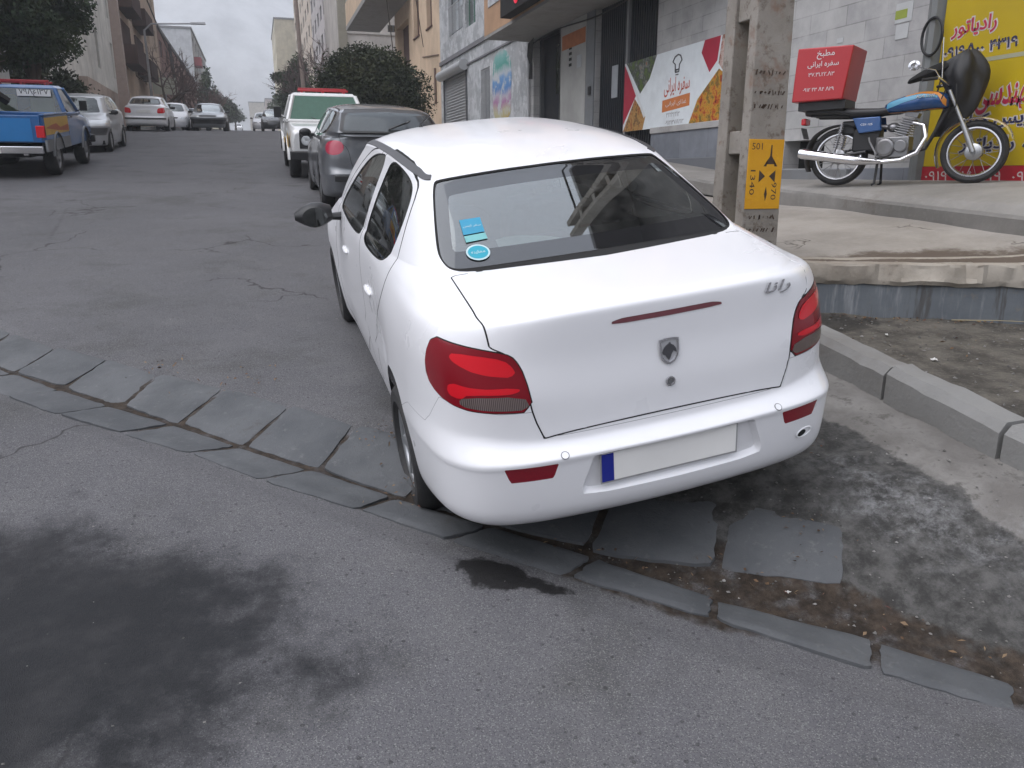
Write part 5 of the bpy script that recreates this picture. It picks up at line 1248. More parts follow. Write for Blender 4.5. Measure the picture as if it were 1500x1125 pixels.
def pole_plate():
    s = 1-(1-.62)*.75/9; yf = -.21*s-.004
    YP = conc_mat("pole_yellow", (.60, .29, .010), (.68, .36, .02), .25, .5); m = MB(); m.box((0, yf, .745), (.285, .006, .475)); po = m.build("number_plate", YP, pole, bevel=.002)
    INK = M("stencil_ink", (.05, .03, .02), .8, var=.4, vs=40)
    y_ = yf-.0035; kw = dict(parent=po, extr=.0)
    lettering("plate_digits", "501", INK, (-.075, y_, .935), (1, 0, 0), (0, 0, 1), size_h=.045, size_w=.085, **kw)
    lettering("plate_digits", "1340", INK, (-.095, y_, .69), (0, 0, -1), (1, 0, 0), size_w=.17, size_h=.040, **kw)
    lettering("plate_digits", "970", INK, (.085, y_, .63), (0, 0, -1), (1, 0, 0), size_w=.12, size_h=.042, **kw)
    m = MB()
    def tri(*p): m.add([(a, y_, b2) for a, b2 in p], [tuple(range(len(p)))])
    tri((.0, .815), (.085, .815), (.05, .87), (.047, .945), (.038, .945), (.034, .87)); tri((-.015, .80), (.02, .85), (.01, .80)); tri((.10, .80), (.065, .85), (.075, .80))
    tri((-.045, .775), (-.045, .69), (.005, .733)); tri((.088, .775), (.088, .69), (.038, .733)); tri((.02, .665), (.032, .61), (.02, .56), (.008, .61))
    m.build("plate_symbol", INK, po, smooth=False)
    # scrawled stencil marks above and below the plate
    m = MB(); r2 = np.random.default_rng(5)
    for zz, n_ in ((1.20, 9), (1.29, 10), (1.42, 8), (.45, 9), (.36, 8), (.27, 8), (.17, 7)):
        s2 = 1-(1-.62)*zz/9; yq = -.21*s2-.0025
        for k in range(n_):
            x = -.11+.24*k/n_+r2.normal(0, .008); w_, h_ = r2.uniform(.006, .02), r2.uniform(.012, .045); a = r2.normal(0, .4)
            m.add([(x+dx*math.cos(a)-dz*math.sin(a), yq, zz+dx*math.sin(a)+dz*math.cos(a)) for dx, dz in ((-w_*.5, -h_*.5), (w_*.2, -h_*.45), (w_*.5, h_*.5), (-w_*.3, h_*.4))], [(0, 1, 2, 3)])
    m.build("scrawled_writing", INK, pole, smooth=False)
pole_plate()

# ------------------------------------------------------------------ motorcycle
ENG = M("engine_alloy", (.26, .26, .265), .42, .85, var=.2, dirt=.55)
def motorcycle():
    t = empty("motorcycle", label="blue and orange motorcycle on its stand in front of the yellow shop sign", cat="motorcycle")
    # local: x along the bike (front +x), z up, y to the far side; wheelbase 1.22
    WB = 1.22; RW = .285
    PB = paint("bike_blue", (.012, .07, .22), .22, .3); PO = paint("bike_orange", (.60, .22, .02), .3); PL = M("bike_light_blue", (.08, .28, .42), .3)
    for wx, nm in ((0, "rear_wheel"), (WB, "front_wheel")):
        wz = RW+.005; wt = empty(nm, (wx, 0, wz)); wt.parent = t
        m = MB(); n = 40; ring = []
        m.lathe([(-.028, RW-.062), (-.043, RW-.045), (-.045, RW-.028), (-.030, RW-.006), (0, RW), (.030, RW-.006), (.045, RW-.028), (.043, RW-.045), (.028, RW-.062)], axis='y', n=44, close=True); m.build("tyre", RUBBER, wt)
        m = MB(); m.lathe([(-.030, RW-.060), (-.030, RW-.072), (-.012, RW-.082), (.012, RW-.082), (.030, RW-.072), (.030, RW-.060)], axis='y', n=44, close=True); m.build("rim", CHROME, wt)
        m = MB()
        for k in range(18):
            a = 2*math.pi*k/18; b2 = a+(.5 if k % 2 else -.5); s_ = .022 if k % 2 else -.022
            m.tube([(.045*math.cos(b2), s_, .045*math.sin(b2)), ((RW-.08)*math.cos(a), 0, (RW-.08)*math.sin(a))], .0028, 4)
        m.build("spokes", STEEL, wt)
        m = MB(); m.lathe([(-.055, .001), (-.055, .062), (-.045, .075), (.045, .075), (.055, .062), (.055, .001)], axis='y', n=24); m.lathe([(-.075, .02), (.075, .02)], axis='y', n=10); m.build("hub", ALU, wt)
    # forks, mudguards
    hx, hz = WB-.235, .90
    for s_ in (-1, 1):
        m = MB(); m.tube([(WB, s_*.075, .29), (WB-.11, s_*.075, .56)], .024, 10); m.tube([(WB-.11, s_*.075, .56), (hx-.015, s_*.075, hz+.02)], .016, 10); m.build("fork", ALU if s_ else ALU, t)
    def guard(cx, cz, r_, a0, a1, w_, mat, nm, d=.02):
        m = MB(); rings = []
        for k in range(19):
            a = a0+(a1-a0)*k/18; c_, s_ = math.cos(a), math.sin(a); rings.append([(cx+(r_-dd)*c_, yy, cz+(r_-dd)*s_) for yy, dd in ((-w_, d), (-w_*.8, .006), (0, 0), (w_*.8, .006), (w_, d), (w_*.8, .012), (0, .006), (-w_*.8, .012))])
        m.loft(rings); return m.build(nm, mat, t, angle=60)
    guard(WB, .29, .335, R(18), R(205), .06, CHROME, "front_mudguard"); guard(-.0, .29, .34, R(60), R(205), .075, BLACK, "rear_mudguard")
    # frame
    m = MB(); m.tube([(hx, 0, .88), (hx-.02, 0, .72), (WB-.42, 0, .34), (.50, 0, .27), (.28, 0, .33)], .019, 8); m.tube([(hx, 0, .85), (.55, 0, .72), (.1, 0, .70), (-.22, 0, .72)], .019, 8); m.tube([(.28, 0, .33), (.2, 0, .70)], .019, 8)
    for s_ in (-1, 1): m.tube([(.28, s_*.09, .33), (0, s_*.10, .29)], .016, 8); m.tube([(.1, s_*.09, .70), (-.28, s_*.09, .74)], .013, 8)
    m.build("frame", BLACK, t)
    for s_ in (-1, 1):
        m = MB(); pts = [(-.02, s_*.115, .30), (.045, s_*.115, .64)]; m.tube([pts[0], pts[1]], .012, 8)
        for k in range(11): q = .25+.065*k; m.lathe([(-.004, .026), (0, .030), (.004, .026)], c=(pts[0][0]+(pts[1][0]-pts[0][0])*q, pts[0][1], pts[0][2]+(pts[1][2]-pts[0][2])*q), axis='z', n=14)
        m.build("shock_absorber", CHROME, t)
    # engine
    m = MB(); m.box((.52, 0, .36), (.30, .20, .20)); m.lathe([(-.135, .001), (-.135, .075), (-.12, .092), (.12, .092), (.135, .075), (.135, .001)], c=(.46, 0, .36), axis='y', n=28); m.lathe([(-.13, .001), (-.13, .06), (.13, .06), (.13, .001)], c=(.60, 0, .37), axis='y', n=24)
    eo = m.build("engine", ENG, t, bevel=.012)
    m = MB()
    for k in range(8): m.box((.585+.008*k, 0, .475+.024*k), (.15-.003*k, .17-.004*k, .012), (0, R(18), 0))
    m.box((.61, 0, .56), (.09, .10, .20), (0, R(18), 0)); m.box((.665, 0, .69), (.12, .12, .055), (0, R(18), 0)); m.build("cylinder", ENG, eo, bevel=.004)
    m = MB(); m.ball((.50, .0, .56), (.06, .06, .055)); m.tube([(.45, 0, .57), (.30, 0, .58)], .028, 10); m.build("carburettor", STEEL, eo)
    # exhaust on the near side
    m = MB(); y_ = -.155; m.tube([(.68, -.05, .60), (.79, -.10, .56), (.82, -.13, .44), (.76, y_, .30), (.62, y_, .235), (.45, y_, .225)], .021, 12); m.tube([(.45, y_, .225), (.30, y_, .235), (.20, y_, .245), (-.32, y_-.01, .33), (-.35, y_-.01, .335)], [.022, .034, .046, .052, .046], 16); m.build("exhaust", CHROME, t)
    # tank, seat, side cover
    m = MB(); rings = []
    for x, zc, hw, hh in ((.42, .770, .075, .055), (.47, .785, .10, .075), (.58, .805, .118, .095), (.72, .825, .128, .108), (.84, .828, .125, .104), (.93, .815, .100, .088), (.97, .80, .06, .06)):
        rings.append([(x, hw*math.copysign(abs(math.cos(a))**.75, math.cos(a)), zc+hh*math.copysign(abs(math.sin(a))**.8, math.sin(a))) for a in np.linspace(0, 2*math.pi, 20, endpoint=False)])
    m.loft(rings); tank = m.build("fuel_tank", PB, t, angle=60)
    def tankpt(u, v, off=.003):   # u along x .42...97, v -1..1 around the side (near side y<0)
        xs_ = [.42,.47,.58,.72,.84,.93,.97]; zc = np.interp(u, xs_, [.770,.785,.805,.825,.828,.815,.80]); hw = np.interp(u, xs_, [.075,.10,.118,.128,.125,.10,.06]); hh = np.interp(u, xs_, [.055,.075,.095,.108,.104,.088,.06])
        a = math.pi+v*math.pi/2*-1; ca, sa = math.cos(a), math.sin(a); return (u, hw*math.copysign(abs(ca)**.75, ca)-off, zc+(hh+off*.6)*math.copysign(abs(sa)**.8, sa))
    def tank_strip(nm, mat, top, bot, off):
        m = MB(); n = 14; V = []
        for k in range(n+1):
            u = top[0][0]+(top[-1][0]-top[0][0])*k/n
            for q in range(4):
                vt = np.interp(u, [p[0] for p in top], [p[1] for p in top]); vb = np.interp(u, [p[0] for p in bot], [p[1] for p in bot]); V.append(tankpt(u, vb+(vt-vb)*q/3, off))
        m.add(V, [(k*4+q, (k+1)*4+q, (k+1)*4+q+1, k*4+q+1) for k in range(n) for q in range(3)]); return m.build(nm, mat, tank, angle=180)
    tank_strip("orange_band", PO, [(.60,.62),(.75,.72),(.88,.62),(.955,.1)], [(.60,.50),(.75,.46),(.88,.30),(.955,-.5)], .0035)
    tank_strip("pale_blue_band", PL, [(.44,.42),(.6,.48),(.75,.44),(.88,.26)], [(.44,-.1),(.6,.06),(.75,.14),(.88,.10)], .0036)
    tank_strip("orange_edge", PO, [(.44,-.62),(.7,-.66),(.93,-.62)], [(.44,-.74),(.7,-.76),(.93,-.78)], .0036)
    p = tankpt(.78, .22, .008); lettering("tank_badge", "KAVIR", CHROME, p, (1, 0, .04), (0, .1, 1), size_w=.16, size_h=.030, parent=tank, extr=.03, bold=.01, shear=.3)
    m = MB(); rings = []
    for x, z, hw, hh in ((-.34, .775, .10, .03), (-.30, .785, .125, .045), (-.05, .775, .13, .05), (.15, .745, .13, .055), (.36, .735, .11, .05), (.46, .755, .08, .04)):
        rings.append([(x, hw*math.copysign(abs(math.cos(a))**.6, math.cos(a)), z+hh*math.copysign(abs(math.sin(a))**.7, math.sin(a))) for a in np.linspace(0, 2*math.pi, 16, endpoint=False)])
    m.loft(rings); m.build("seat", M("seat_vinyl", (.018, .018, .02), .42), t, angle=60)
    for s_ in (-1, 1):
        m = MB(); m.loft([[(.13, s_*.10, .69), (.40, s_*.10, .69), (.42, s_*.10, .52), (.20, s_*.10, .50)], [(.14, s_*.125, .68), (.39, s_*.125, .68), (.41, s_*.125, .53), (.21, s_*.125, .51)]]); so = m.build("side_cover", PB, t, bevel=.006)
        if s_ < 0: lettering("cover_letters", "CDI 125", CHROME, (.275, -.1262, .605), (1, 0, 0), (0, 0, 1), size_w=.11, parent=so, extr=.005)
    # tail
    m = MB(); m.box((-.36, 0, .68), (.05, .16, .08)); m.build("tail_light", REDL, t, bevel=.012)
    m = MB(); m.box((-.36, 0, .545), (.008, .16, .13), (0, R(-15), 0)); m.build("number_plate", BLACK, t)
    m = MB()
    for s_ in (-1, 1): m.tube([(.05, s_*.14, .79), (-.30, s_*.14, .80), (-.36, s_*.11, .82)], .011, 8)
    m.box((-.16, 0, .850), (.46, .36, .10)); m.build("carrier", BLACK, t)
    # handlebar, lamp, mirrors, cables
    m = MB(); m.tube([(hx-.16, -.33, 1.02), (hx-.08, -.24, 1.035), (hx-.02, -.10, .97), (hx-.02, .10, .97), (hx-.08, .24, 1.035), (hx-.16, .33, 1.02)], .012, 10); hb = m.build("handlebar", CHROME, t)
    for s_ in (-1, 1):
        m = MB(); m.tube([(hx-.20, s_*.36, 1.015), (hx-.09, s_*.29, 1.03)], .018, 10); m.build("grip", BLACK, hb)
    m = MB(); m.tube([(hx-.08, -.22, 1.04), (hx-.12, -.25, 1.12), (hx-.26, -.29, 1.16)], .006, 8); m.lathe([(-.012, .03), (-.008, .052), (.004, .052), (.006, .0001)], c=(hx-.29, -.30, 1.18), axis='y', n=24); m.build("mirror", CHROME, hb)
    m = MB(); m.tube([(hx-.07, -.18, 1.04), (hx-.09, -.19, 1.46)], .005, 8); m.build("flag_rod", CHROME, hb)
    m = MB(); m.tube([(hx+.04, -.10, .98), (hx+.06, -.12, .75), (hx-.0, -.09, .62)], .006, 6); m.tube([(hx-.02, -.12, 1.0), (hx-.08, -.10, .8), (hx-.2, -.06, .72)], .006, 6); m.build("cables", BLACK, t)
    # centre stand and foot pegs
    m = MB()
    for s_ in (-1, 1): m.tube([(.40, s_*.07, .28), (.395, s_*.13, .02), (.37, s_*.14, .005)], .013, 8)
    m.build("stand", BLACK, t)
    m = MB(); m.b2((.14, -.085, .33), (.40, .085, .56)); m.b2((.02, -.06, .50), (.16, .06, .66)); m.build("battery_box", BLACK, t, bevel=.02)
    m = MB(); m.tube([(.02, .06, .34), (.40, .06, .40)], .03, 6, sq=.4); m.build("chain_guard", BLACK, t)
    m = MB(); m.tube([(.40, -.20, .30), (.40, .20, .30)], .011, 8); m.tube([(.40, -.18, .30), (.33, -.17, .42), (.32, -.17, .46)], .010, 8); m.build("foot_pegs", STEEL, t)
    def lower(o):       # everything above the axles sits a little lower than first drawn
        for c_ in o.children:
            if c_.type == 'MESH':
                n = len(c_.data.vertices); co = np.zeros(n*3, dtype=np.float32); c_.data.vertices.foreach_get("co", co); co = co.reshape(-1, 3); z = co[:, 2]; co[:, 2] = np.where(z > .5, .5+(z-.5)*.84, z); c_.data.vertices.foreach_set("co", co.ravel()); c_.data.update(); lower(c_)
    lower(t)
    return t
# ground contact points of the wheels
BR, BF = np.array((5.74, 6.97)), np.array((6.44, 5.96)); bd_ = (BF-BR)/np.linalg.norm(BF-BR)
bz = float(plat_z(BR[:1], BR[1:])[0]); bike = motorcycle(); bike.location = (BR[0], BR[1], bz+.006); fz = float(plat_z(BF[:1], BF[1:])[0])-.012; BROT = (0, -math.atan2(fz-bz, 1.22), math.atan2(bd_[1], bd_[0])); bike.rotation_euler = BROT
def onbike(o): 
    o.location = bike.location; o.rotation_euler = BROT; return o
# the red delivery box, strapped on the carrier
bx = empty("delivery_box", label="red delivery box with white handwriting strapped on the motorcycle's carrier", cat="box"); RB = M("box_red", (.40, .014, .020), .42, var=.1, vs=5, coat=.2)
m = MB(); W_ = .25; m.loft([[(-.44, -W_, .835), (.06, -W_, .835), (.06, W_, .835), (-.44, W_, .835)], [(-.405, -W_, 1.345), (.13, -W_, 1.325), (.13, W_, 1.325), (-.405, W_, 1.345)]]); bo = m.build("shell", RB, bx, bevel=.012, seg=3)
WI = M("white_ink", (.60, .60, .60), .6); yb = -W_-.002
for txt, x, z, w_ in ((fa("مطبخ"), -.13, 1.265, .17), (fa("سفره ایرانی"), -.15, 1.175, .30), ("۳۷.۳۱.۲۲.۸۳", -.16, 1.085, .25), ("۰۹۱۲ ۴۳ ۸۴ ۸۲۹", -.18, .945, .30)):
    lettering("box_writing", txt, WI, (x, yb, z), (1, 0, -.02), (0, 0, 1), size_w=w_, parent=bo, extr=.0, bold=.006)
onbike(bx)
# black rain cover over the handlebars
def cover():
    t = empty("handlebar_cover", label="black cloth cover draped over the motorcycle's handlebars", cat="cover"); n = 28; m = MB(); rings = []
    prof = [(1.30, .10, .02, .03), (1.25, .08, .10, .12), (1.16, .03, .20, .17), (1.06, .02, .25, .19), (.95, .07, .19, .17), (.82, .09, .16, .15), (.68, .05, .15, .13), (.55, -.04, .11, .10), (.44, -.10, .05, .05)]
    for k, (z, dx, hx_, hy) in enumerate(prof):
        rg = []; z = .5+(z-.5)*.90
        for q in range(n):
            a = 2*math.pi*q/n; f = 1+.16*math.sin(a*5+k*.7)+.10*math.sin(a*9-k*1.3)+rng.normal(0, .02)
            rg.append((.985+dx-.02+hx_*f*math.cos(a)*(1.0 if math.cos(a) > 0 else .75), (.16 if z > .9 else .14)+hy*f*math.sin(a), z+.03*math.sin(a*3+k)))
        rings.append(rg)
    m.loft(rings[::-1]); o = m.build("cloth", M("black_cloth", (.012, .012, .013), .55, bump=.25, bs=25), t, angle=180, sub=1)
    m = MB(); m.loft([[(.56, -.16, .93), (.58, -.02, 1.00), (.60, .1, .97), (.56, -.05, .90)], [(.74, -.12, 1.0), (.77, -.02, 1.12), (.80, .14, 1.06), (.76, -.05, .95)], [(.98, .02, 1.08), (1.0, .08, 1.22), (1.0, .22, 1.12), (.98, .1, 1.0)]]); m.build("sleeve", MATTE, t, sub=1)
    return t
onbike(cover())
# ------------------------------------------------------------------ facades on the right
WX = 6.8
def stone_tiles(name, sx, sy, c1, c2, joint, jw=.012, veins=0.0, offset=.5):
    """facing stone in courses; object coordinates, pattern on y-z (or x-z for cross walls)"""
    b = NB(name); sp = b.n("ShaderNodeSeparateXYZ"); b.l(b.oc(), sp.inputs[0]); cb = b.n("ShaderNodeCombineXYZ")
    b.l(b.math('ADD', sp.outputs[0], sp.outputs[1]), cb.inputs[0]); b.l(sp.outputs[2], cb.inputs[1])
    br = b.n("ShaderNodeTexBrick"); b.l(cb.outputs[0], br.inputs["Vector"]); br.offset = offset; br.inputs["Scale"].default_value = 1
    br.inputs["Brick Width"].default_value = sx; br.inputs["Row Height"].default_value = sy; br.inputs["Mortar Size"].default_value = jw*.5; br.inputs["Mortar Smooth"].default_value = .3; br.inputs["Bias"].default_value = 0
    br.inputs["Color1"].default_value = (*c1, 1); br.inputs["Color2"].default_value = (*c2, 1); br.inputs["Mortar"].default_value = (*joint, 1)
    c = b.mix(b.rng(b.noise(2.6, 6, .65), .3, .7), br.outputs[0], b.mix(.75, br.outputs[0], sc(c2, 1.25)))
    if veins:
        v = b.noise(1.7, 8, .75); c = b.mix(b.math('MULTIPLY', b.rng(v, .47, .53), veins), c, sc(c1, .62)); c = b.mix(b.math('MULTIPLY', b.rng(b.noise(3.1, 7, .7), .56, .66), veins), c, sc(c2, 1.35))
    c = b.mix(b.math('MULTIPLY', b.rng(b.noise(.8, 6, .7), .5, .75), .35), c, (.11, .10, .09))
    b.col(c); b.p(rough=.7, spec=.35); b.bump(b.math('ADD', br.outputs[1], b.math('MULTIPLY', b.noise(30, 4), -.4)), -.25, .01); return b.m
BRICK = stone_tiles("grey_facing_stone", .66, .225, (.285, .285, .285), (.36, .355, .348), (.19, .19, .185), .014)
MARBLE = stone_tiles("grey_marble", .8, .5, (.36, .375, .39), (.46, .47, .48), (.27, .27, .27), .008, .55, 0)
LOWST = stone_tiles("lower_stone", .9, .6, (.13, .14, .16), (.165, .175, .195), (.07, .07, .075), .010)
def stucco(name, c=None, dirt=.35): 
    if name in MATS: return MATS[name]
    b = NB(name); n = b.noise(.9, 6, .65); o = b.oc(); mp = b.n("ShaderNodeMapping"); mp.inputs["Scale"].default_value = (3, 3, .25); b.l(o, mp.inputs[0])
    cc = b.mix(b.rng(n, .3, .7), sc(c, .85), sc(c, 1.12)); cc = b.mix(b.math('MULTIPLY', b.rng(b.noise(1.2, 6, .7, mp.outputs[0]), .5, .72), dirt), cc, sc(c, .45))
    b.col(cc); b.p(rough=.88, spec=.25); b.bump(b.noise(45, 4), .2, .008); MATS[name] = b.m; return b.m
FRAME = M("window_frame_metal", (.10, .105, .11), .5, .3); DARKMETAL = M("dark_door_metal", (.016, .019, .026), .42, .2, var=.25, vs=4, dirt=.25)
PANE = glass("house_glass", (.35, .40, .42), .25, .03, 1.6)
def wall_with_holes(name, parent, x0, x1, ya, yb, za, zb, holes, mat, axis='x'):
    """wall slab with rectangular openings (y0,y1,z0,z1), flush boxes butted edge to edge"""
    ys_ = sorted({ya, yb, *[h[0] for h in holes], *[h[1] for h in holes]}); zs_ = sorted({za, zb, *[h[2] for h in holes], *[h[3] for h in holes]})
    ys_ = [y for y in ys_ if ya <= y <= yb]; zs_ = [z for z in zs_ if za <= z <= zb]
    idx = {}; V = []; F = []
    def vid(i, j, k):
        if (i, j, k) not in idx:
            idx[(i, j, k)] = len(V); p = (x1 if k else x0, ys_[i], zs_[j]); V.append(p if axis == 'x' else (p[1], p[0], p[2]))
        return idx[(i, j, k)]
    ny, nz = len(ys_)-1, len(zs_)-1
    def hole(i, j):
        if i < 0 or j < 0 or i >= ny or j >= nz: return True
        yc, zc = (ys_[i]+ys_[i+1])/2, (zs_[j]+zs_[j+1])/2; return any(h[0] < yc < h[1] and h[2] < zc < h[3] for h in holes)
    for i in range(ny):
        for j in range(nz):
            if hole(i, j): continue
            F.append((vid(i, j, 0), vid(i, j+1, 0), vid(i+1, j+1, 0), vid(i+1, j, 0))); F.append((vid(i, j, 1), vid(i+1, j, 1), vid(i+1, j+1, 1), vid(i, j+1, 1)))
            if hole(i-1, j): F.append((vid(i, j, 0), vid(i, j, 1), vid(i, j+1, 1), vid(i, j+1, 0)))
            if hole(i+1, j): F.append((vid(i+1, j, 0), vid(i+1, j+1, 0), vid(i+1, j+1, 1), vid(i+1, j, 1)))
            if hole(i, j-1): F.append((vid(i, j, 0), vid(i+1, j, 0), vid(i+1, j, 1), vid(i, j, 1)))
            if hole(i, j+1): F.append((vid(i, j+1, 0), vid(i, j+1, 1), vid(i+1, j+1, 1), vid(i+1, j+1, 0)))
    o = mesh_from(name, V, F, mat, parent)
    bmm = bmesh.new(); bmm.from_mesh(o.data); bmesh.ops.recalc_face_normals(bmm, faces=bmm.faces); bmm.to_mesh(o.data); bmm.free(); return o
def bx2(name, a, b, mat, parent, bevel=0):
    m = MB(); m.b2(a, b); return m.build(name, mat, parent, bevel=bevel)
def window(parent, y0, y1, z0, z1, x, side=-1, axis='x', frame=FRAME, pane=PANE, bars=1, depth=.12, sill=None, cross=0):
    """frame and pane set back into an opening; x is the wall's outer face, side the outward direction"""
    def T(u, v, w_): return (x-side*w_, u, v) if axis == 'x' else (u, x-side*w_, v)
    m = MB(); f = .05
    def bar(u0, u1, v0, v1): a, b2 = T(u0, v0, depth), T(u1, v1, depth+.05); m.b2(a, b2)
    bar(y0, y1, z0, z0+f); bar(y0, y1, z1-f, z1); bar(y0, y0+f, z0+f, z1-f); bar(y1-f, y1, z0+f, z1-f)
    for k in range(bars): yc = y0+(y1-y0)*(k+1)/(bars+1); bar(yc-.02, yc+.02, z0+f, z1-f)
    if cross: zc = z0+(z1-z0)*cross; bar(y0+f, y1-f, zc-.018, zc+.018)
    w_ = m.build("window", frame, parent)
    a, b2 = T(y0+f*.5, z0+f*.5, depth+.02), T(y1-f*.5, z1-f*.5, depth+.03); bx2("pane", a, b2, pane, w_)
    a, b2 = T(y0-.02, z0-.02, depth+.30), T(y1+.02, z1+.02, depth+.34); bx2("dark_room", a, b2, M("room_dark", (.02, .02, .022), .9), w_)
    if sill: a, b2 = T(y0-.06, z0-.05, -.05), T(y1+.06, z0, .10); bx2("sill", a, b2, sill, w_)
    return w_

# --- corner shop house: facing stone, banner, metal garage door, yellow sign side
H1 = empty("shop_house", (0, 0, 0), label="grey stone fronted corner house with dark metal doors behind the motorcycle and banner", cat="building")
d_gar = (13.18, 15.86, 1.95, 4.92); d_ent = (17.95, 19.75, 2.45, 4.90); vent = (8.55, 9.36, 1.745, 2.10)
holes = [d_gar, d_ent, vent]
wall_with_holes("wall", H1, WX, WX+.35, 7.05, 20.1, .6, 4.96, holes, BRICK)
bx2("base_course", (WX-.045, 9.9, 1.0), (WX-.003, 13.18, 2.37), LOWST, H1, .006); bx2("base_strip", (WX-.07, 9.9, 2.37), (WX-.003, 13.18, 2.47), M("strip_stone", (.36, .35, .34), .7, dirt=.4), H1, .006)
bx2("base_ledge", (WX-.16, 9.5, 1.2), (WX-.046, 13.18, 1.93), M("ledge_stone", (.12, .125, .135), .7), H1, .01)
bx2("base_course", (WX-.025, 6.95, 1.3), (WX-.003, 8.55, 1.74), LOWST, H1, .005)
bx2("vent_recess", (WX+.25, 8.4, 1.70), (WX+.30, 9.5, 2.15), MATTE, H1); bx2("kerb_stone", (WX-.10, 8.0, 1.50), (WX-.026, 9.6, 1.735), M("strip_grey", (.16, .165, .17), .75, dirt=.4), H1, .01)
# dark corrugated garage door
gd = bx2("garage_door", (WX+.12, 13.18, 1.9), (WX+.16, 15.86, 4.92), DARKMETAL, H1)
m = MB()
for k in range(28): y = 13.25+k*.094; m.b2((WX+.10, y, 1.95), (WX+.1195, y+.045, 4.9))
m.build("door_ribs", DARKMETAL, gd, bevel=.006)
bx2("door_post", (WX+.04, 14.44, 1.9), (WX+.0995, 14.52, 4.92), M("post_grey", (.30, .31, .32), .5, .5), gd); bx2("door_notice", (WX+.085, 14.95, 3.15), (WX+.099, 15.22, 3.75), M("notice_grey", (.34, .36, .38), .6), gd)
bx2("pillar", (WX-.03, 15.88, 1.7), (WX-.003, 16.3, 4.95), M("pillar_grey", (.17, .18, .19), .6, dirt=.3), H1)
# entrance
ed = bx2("entrance_door", (WX+.25, 17.95, 2.0), (WX+.30, 19.75, 4.9), DARKMETAL, H1); bx2("door_glass", (WX+.235, 18.36, 3.55), (WX+.249, 18.80, 4.66), PANE, ed); bx2("door_frame", (WX+.15, 17.97, 2.0), (WX+.249, 18.06, 4.88), FRAME, ed); bx2("door_frame", (WX+.15, 19.64, 2.0), (WX+.249, 19.73, 4.88), FRAME, ed)
bx2("side_panel", (WX+.0, 17.87, 2.1), (WX+.05, 17.94, 4.9), FRAME, ed)
# rendered panel between entrance and garage door with torn posters
rp = bx2("render_panel", (WX-.03, 16.32, 2.7), (WX-.002, 17.8, 4.94), stucco("panel_render", (.36, .36, .345), .2), H1)
bx2("orange_poster", (WX-.037, 16.35, 4.36), (WX-.0305, 17.7, 4.66), M("torn_orange", (.36, .13, .05), .7, var=.35, vs=5), rp)
m = MB()
for k in range(5): m.b2((WX-.036, 17.12, 3.98+k*.115), (WX-.0305, 17.27, 4.04+k*.115))
m.build("poster_blocks", MATTE, rp); bx2("notice_sheet", (WX-.035, 16.55, 3.9), (WX-.0305, 16.8, 4.15), M("notice_grey"), rp)
tag(bx2("intercom", (WX-.075, 15.98, 3.28), (WX-.03, 16.08, 3.45), BLACK, None, .01), "small black intercom on the grey pillar beside the garage door", "intercom")
# upper storeys, projecting over the pavement
UX = 5.62; UPD = stone_tiles("dark_reflected_stone", .6, .3, (.065, .062, .06), (.085, .08, .078), (.04, .04, .04), .01)  # unseen upper wall, stone made dark to darken the rear window's reflection
up_h = [(12.2, 14.4, 6.6, 8.2), (16.0, 18.6, 6.6, 8.2), (12.2, 14.4, 9.8, 11.4), (16.0, 18.6, 9.8, 11.4), (12.2, 14.4, 13.0, 14.6), (16.0, 18.6, 13.0, 14.6)]
OCH = stucco("ochre_render", (.42, .265, .165)); wall_with_holes("upper_wall", H1, UX, UX+.25, 10.6, 20.1, 4.965, 16.2, up_h, OCH)
bx2("soffit", (UX+.002, 10.6, 4.90), (WX+.35, 20.098, 4.962), M("soffit_grey", (.26, .255, .245), .85, dirt=.3), H1); bx2("side_wall", (UX+.252, 19.85, 4.965), (WX+3, 20.1, 16.2), OCH, H1); bx2("side_wall", (UX+.252, 10.6, 4.965), (WX+3, 10.85, 16.2), OCH, H1)
bx2("marble_panel", (UX-.02, 17.95, 5.55), (UX-.002, 19.7, 6.5), MARBLE, H1)
wall_with_holes("upper_wall", H1, WX, WX+.35, 2.5, 10.595, 4.98, 16.2, [(7.6, 9.4, 6.6, 8.2), (4.2, 6.0, 6.6, 8.2), (7.6, 9.4, 9.8, 11.4), (4.2, 6.0, 9.8, 11.4)], UPD)
for h in up_h: window(H1, *h, UX, bars=2)
for h in [(7.6, 9.4, 6.6, 8.2), (4.2, 6.0, 6.6, 8.2), (7.6, 9.4, 9.8, 11.4), (4.2, 6.0, 9.8, 11.4)]: window(H1, *h, WX, bars=2)
bx2("roof", (UX-.1, 2.4, 16.21), (WX+9, 20.2, 16.45), M("roof_grey", (.2, .2, .2), .9), H1); bx2("rear_block", (WX+.36, 2.6, .6), (WX+9, 20.0, 16.2), stucco("back_render", (.3, .29, .27)), H1)
# corner moulding and the wall part that carries the yellow sign
wall_with_holes("wall", H1, WX, WX+.35, 2.5, 6.95, .6, 4.96, [], stucco("sign_wall", (.26, .26, .25)))
m = MB()
for k, (dx, w_) in enumerate(((.10, .13), (.075, .10), (.05, .07))): m.b2((WX-dx, 6.93-.0+k*.0, 1.5), (WX-.003, 6.935+w_, 4.95))
m = MB(); m.loft([[(WX-.003, 6.90, z), (WX-.09, 6.93, z), (WX-.11, 6.98, z), (WX-.07, 7.03, z), (WX-.05, 7.08, z), (WX-.003, 7.10, z)] for z in (1.5, 2.4, 3.3, 4.2, 4.95)]); m.build("corner_moulding", M("moulding_stone", (.17, .18, .18), .75, dirt=.4), H1)
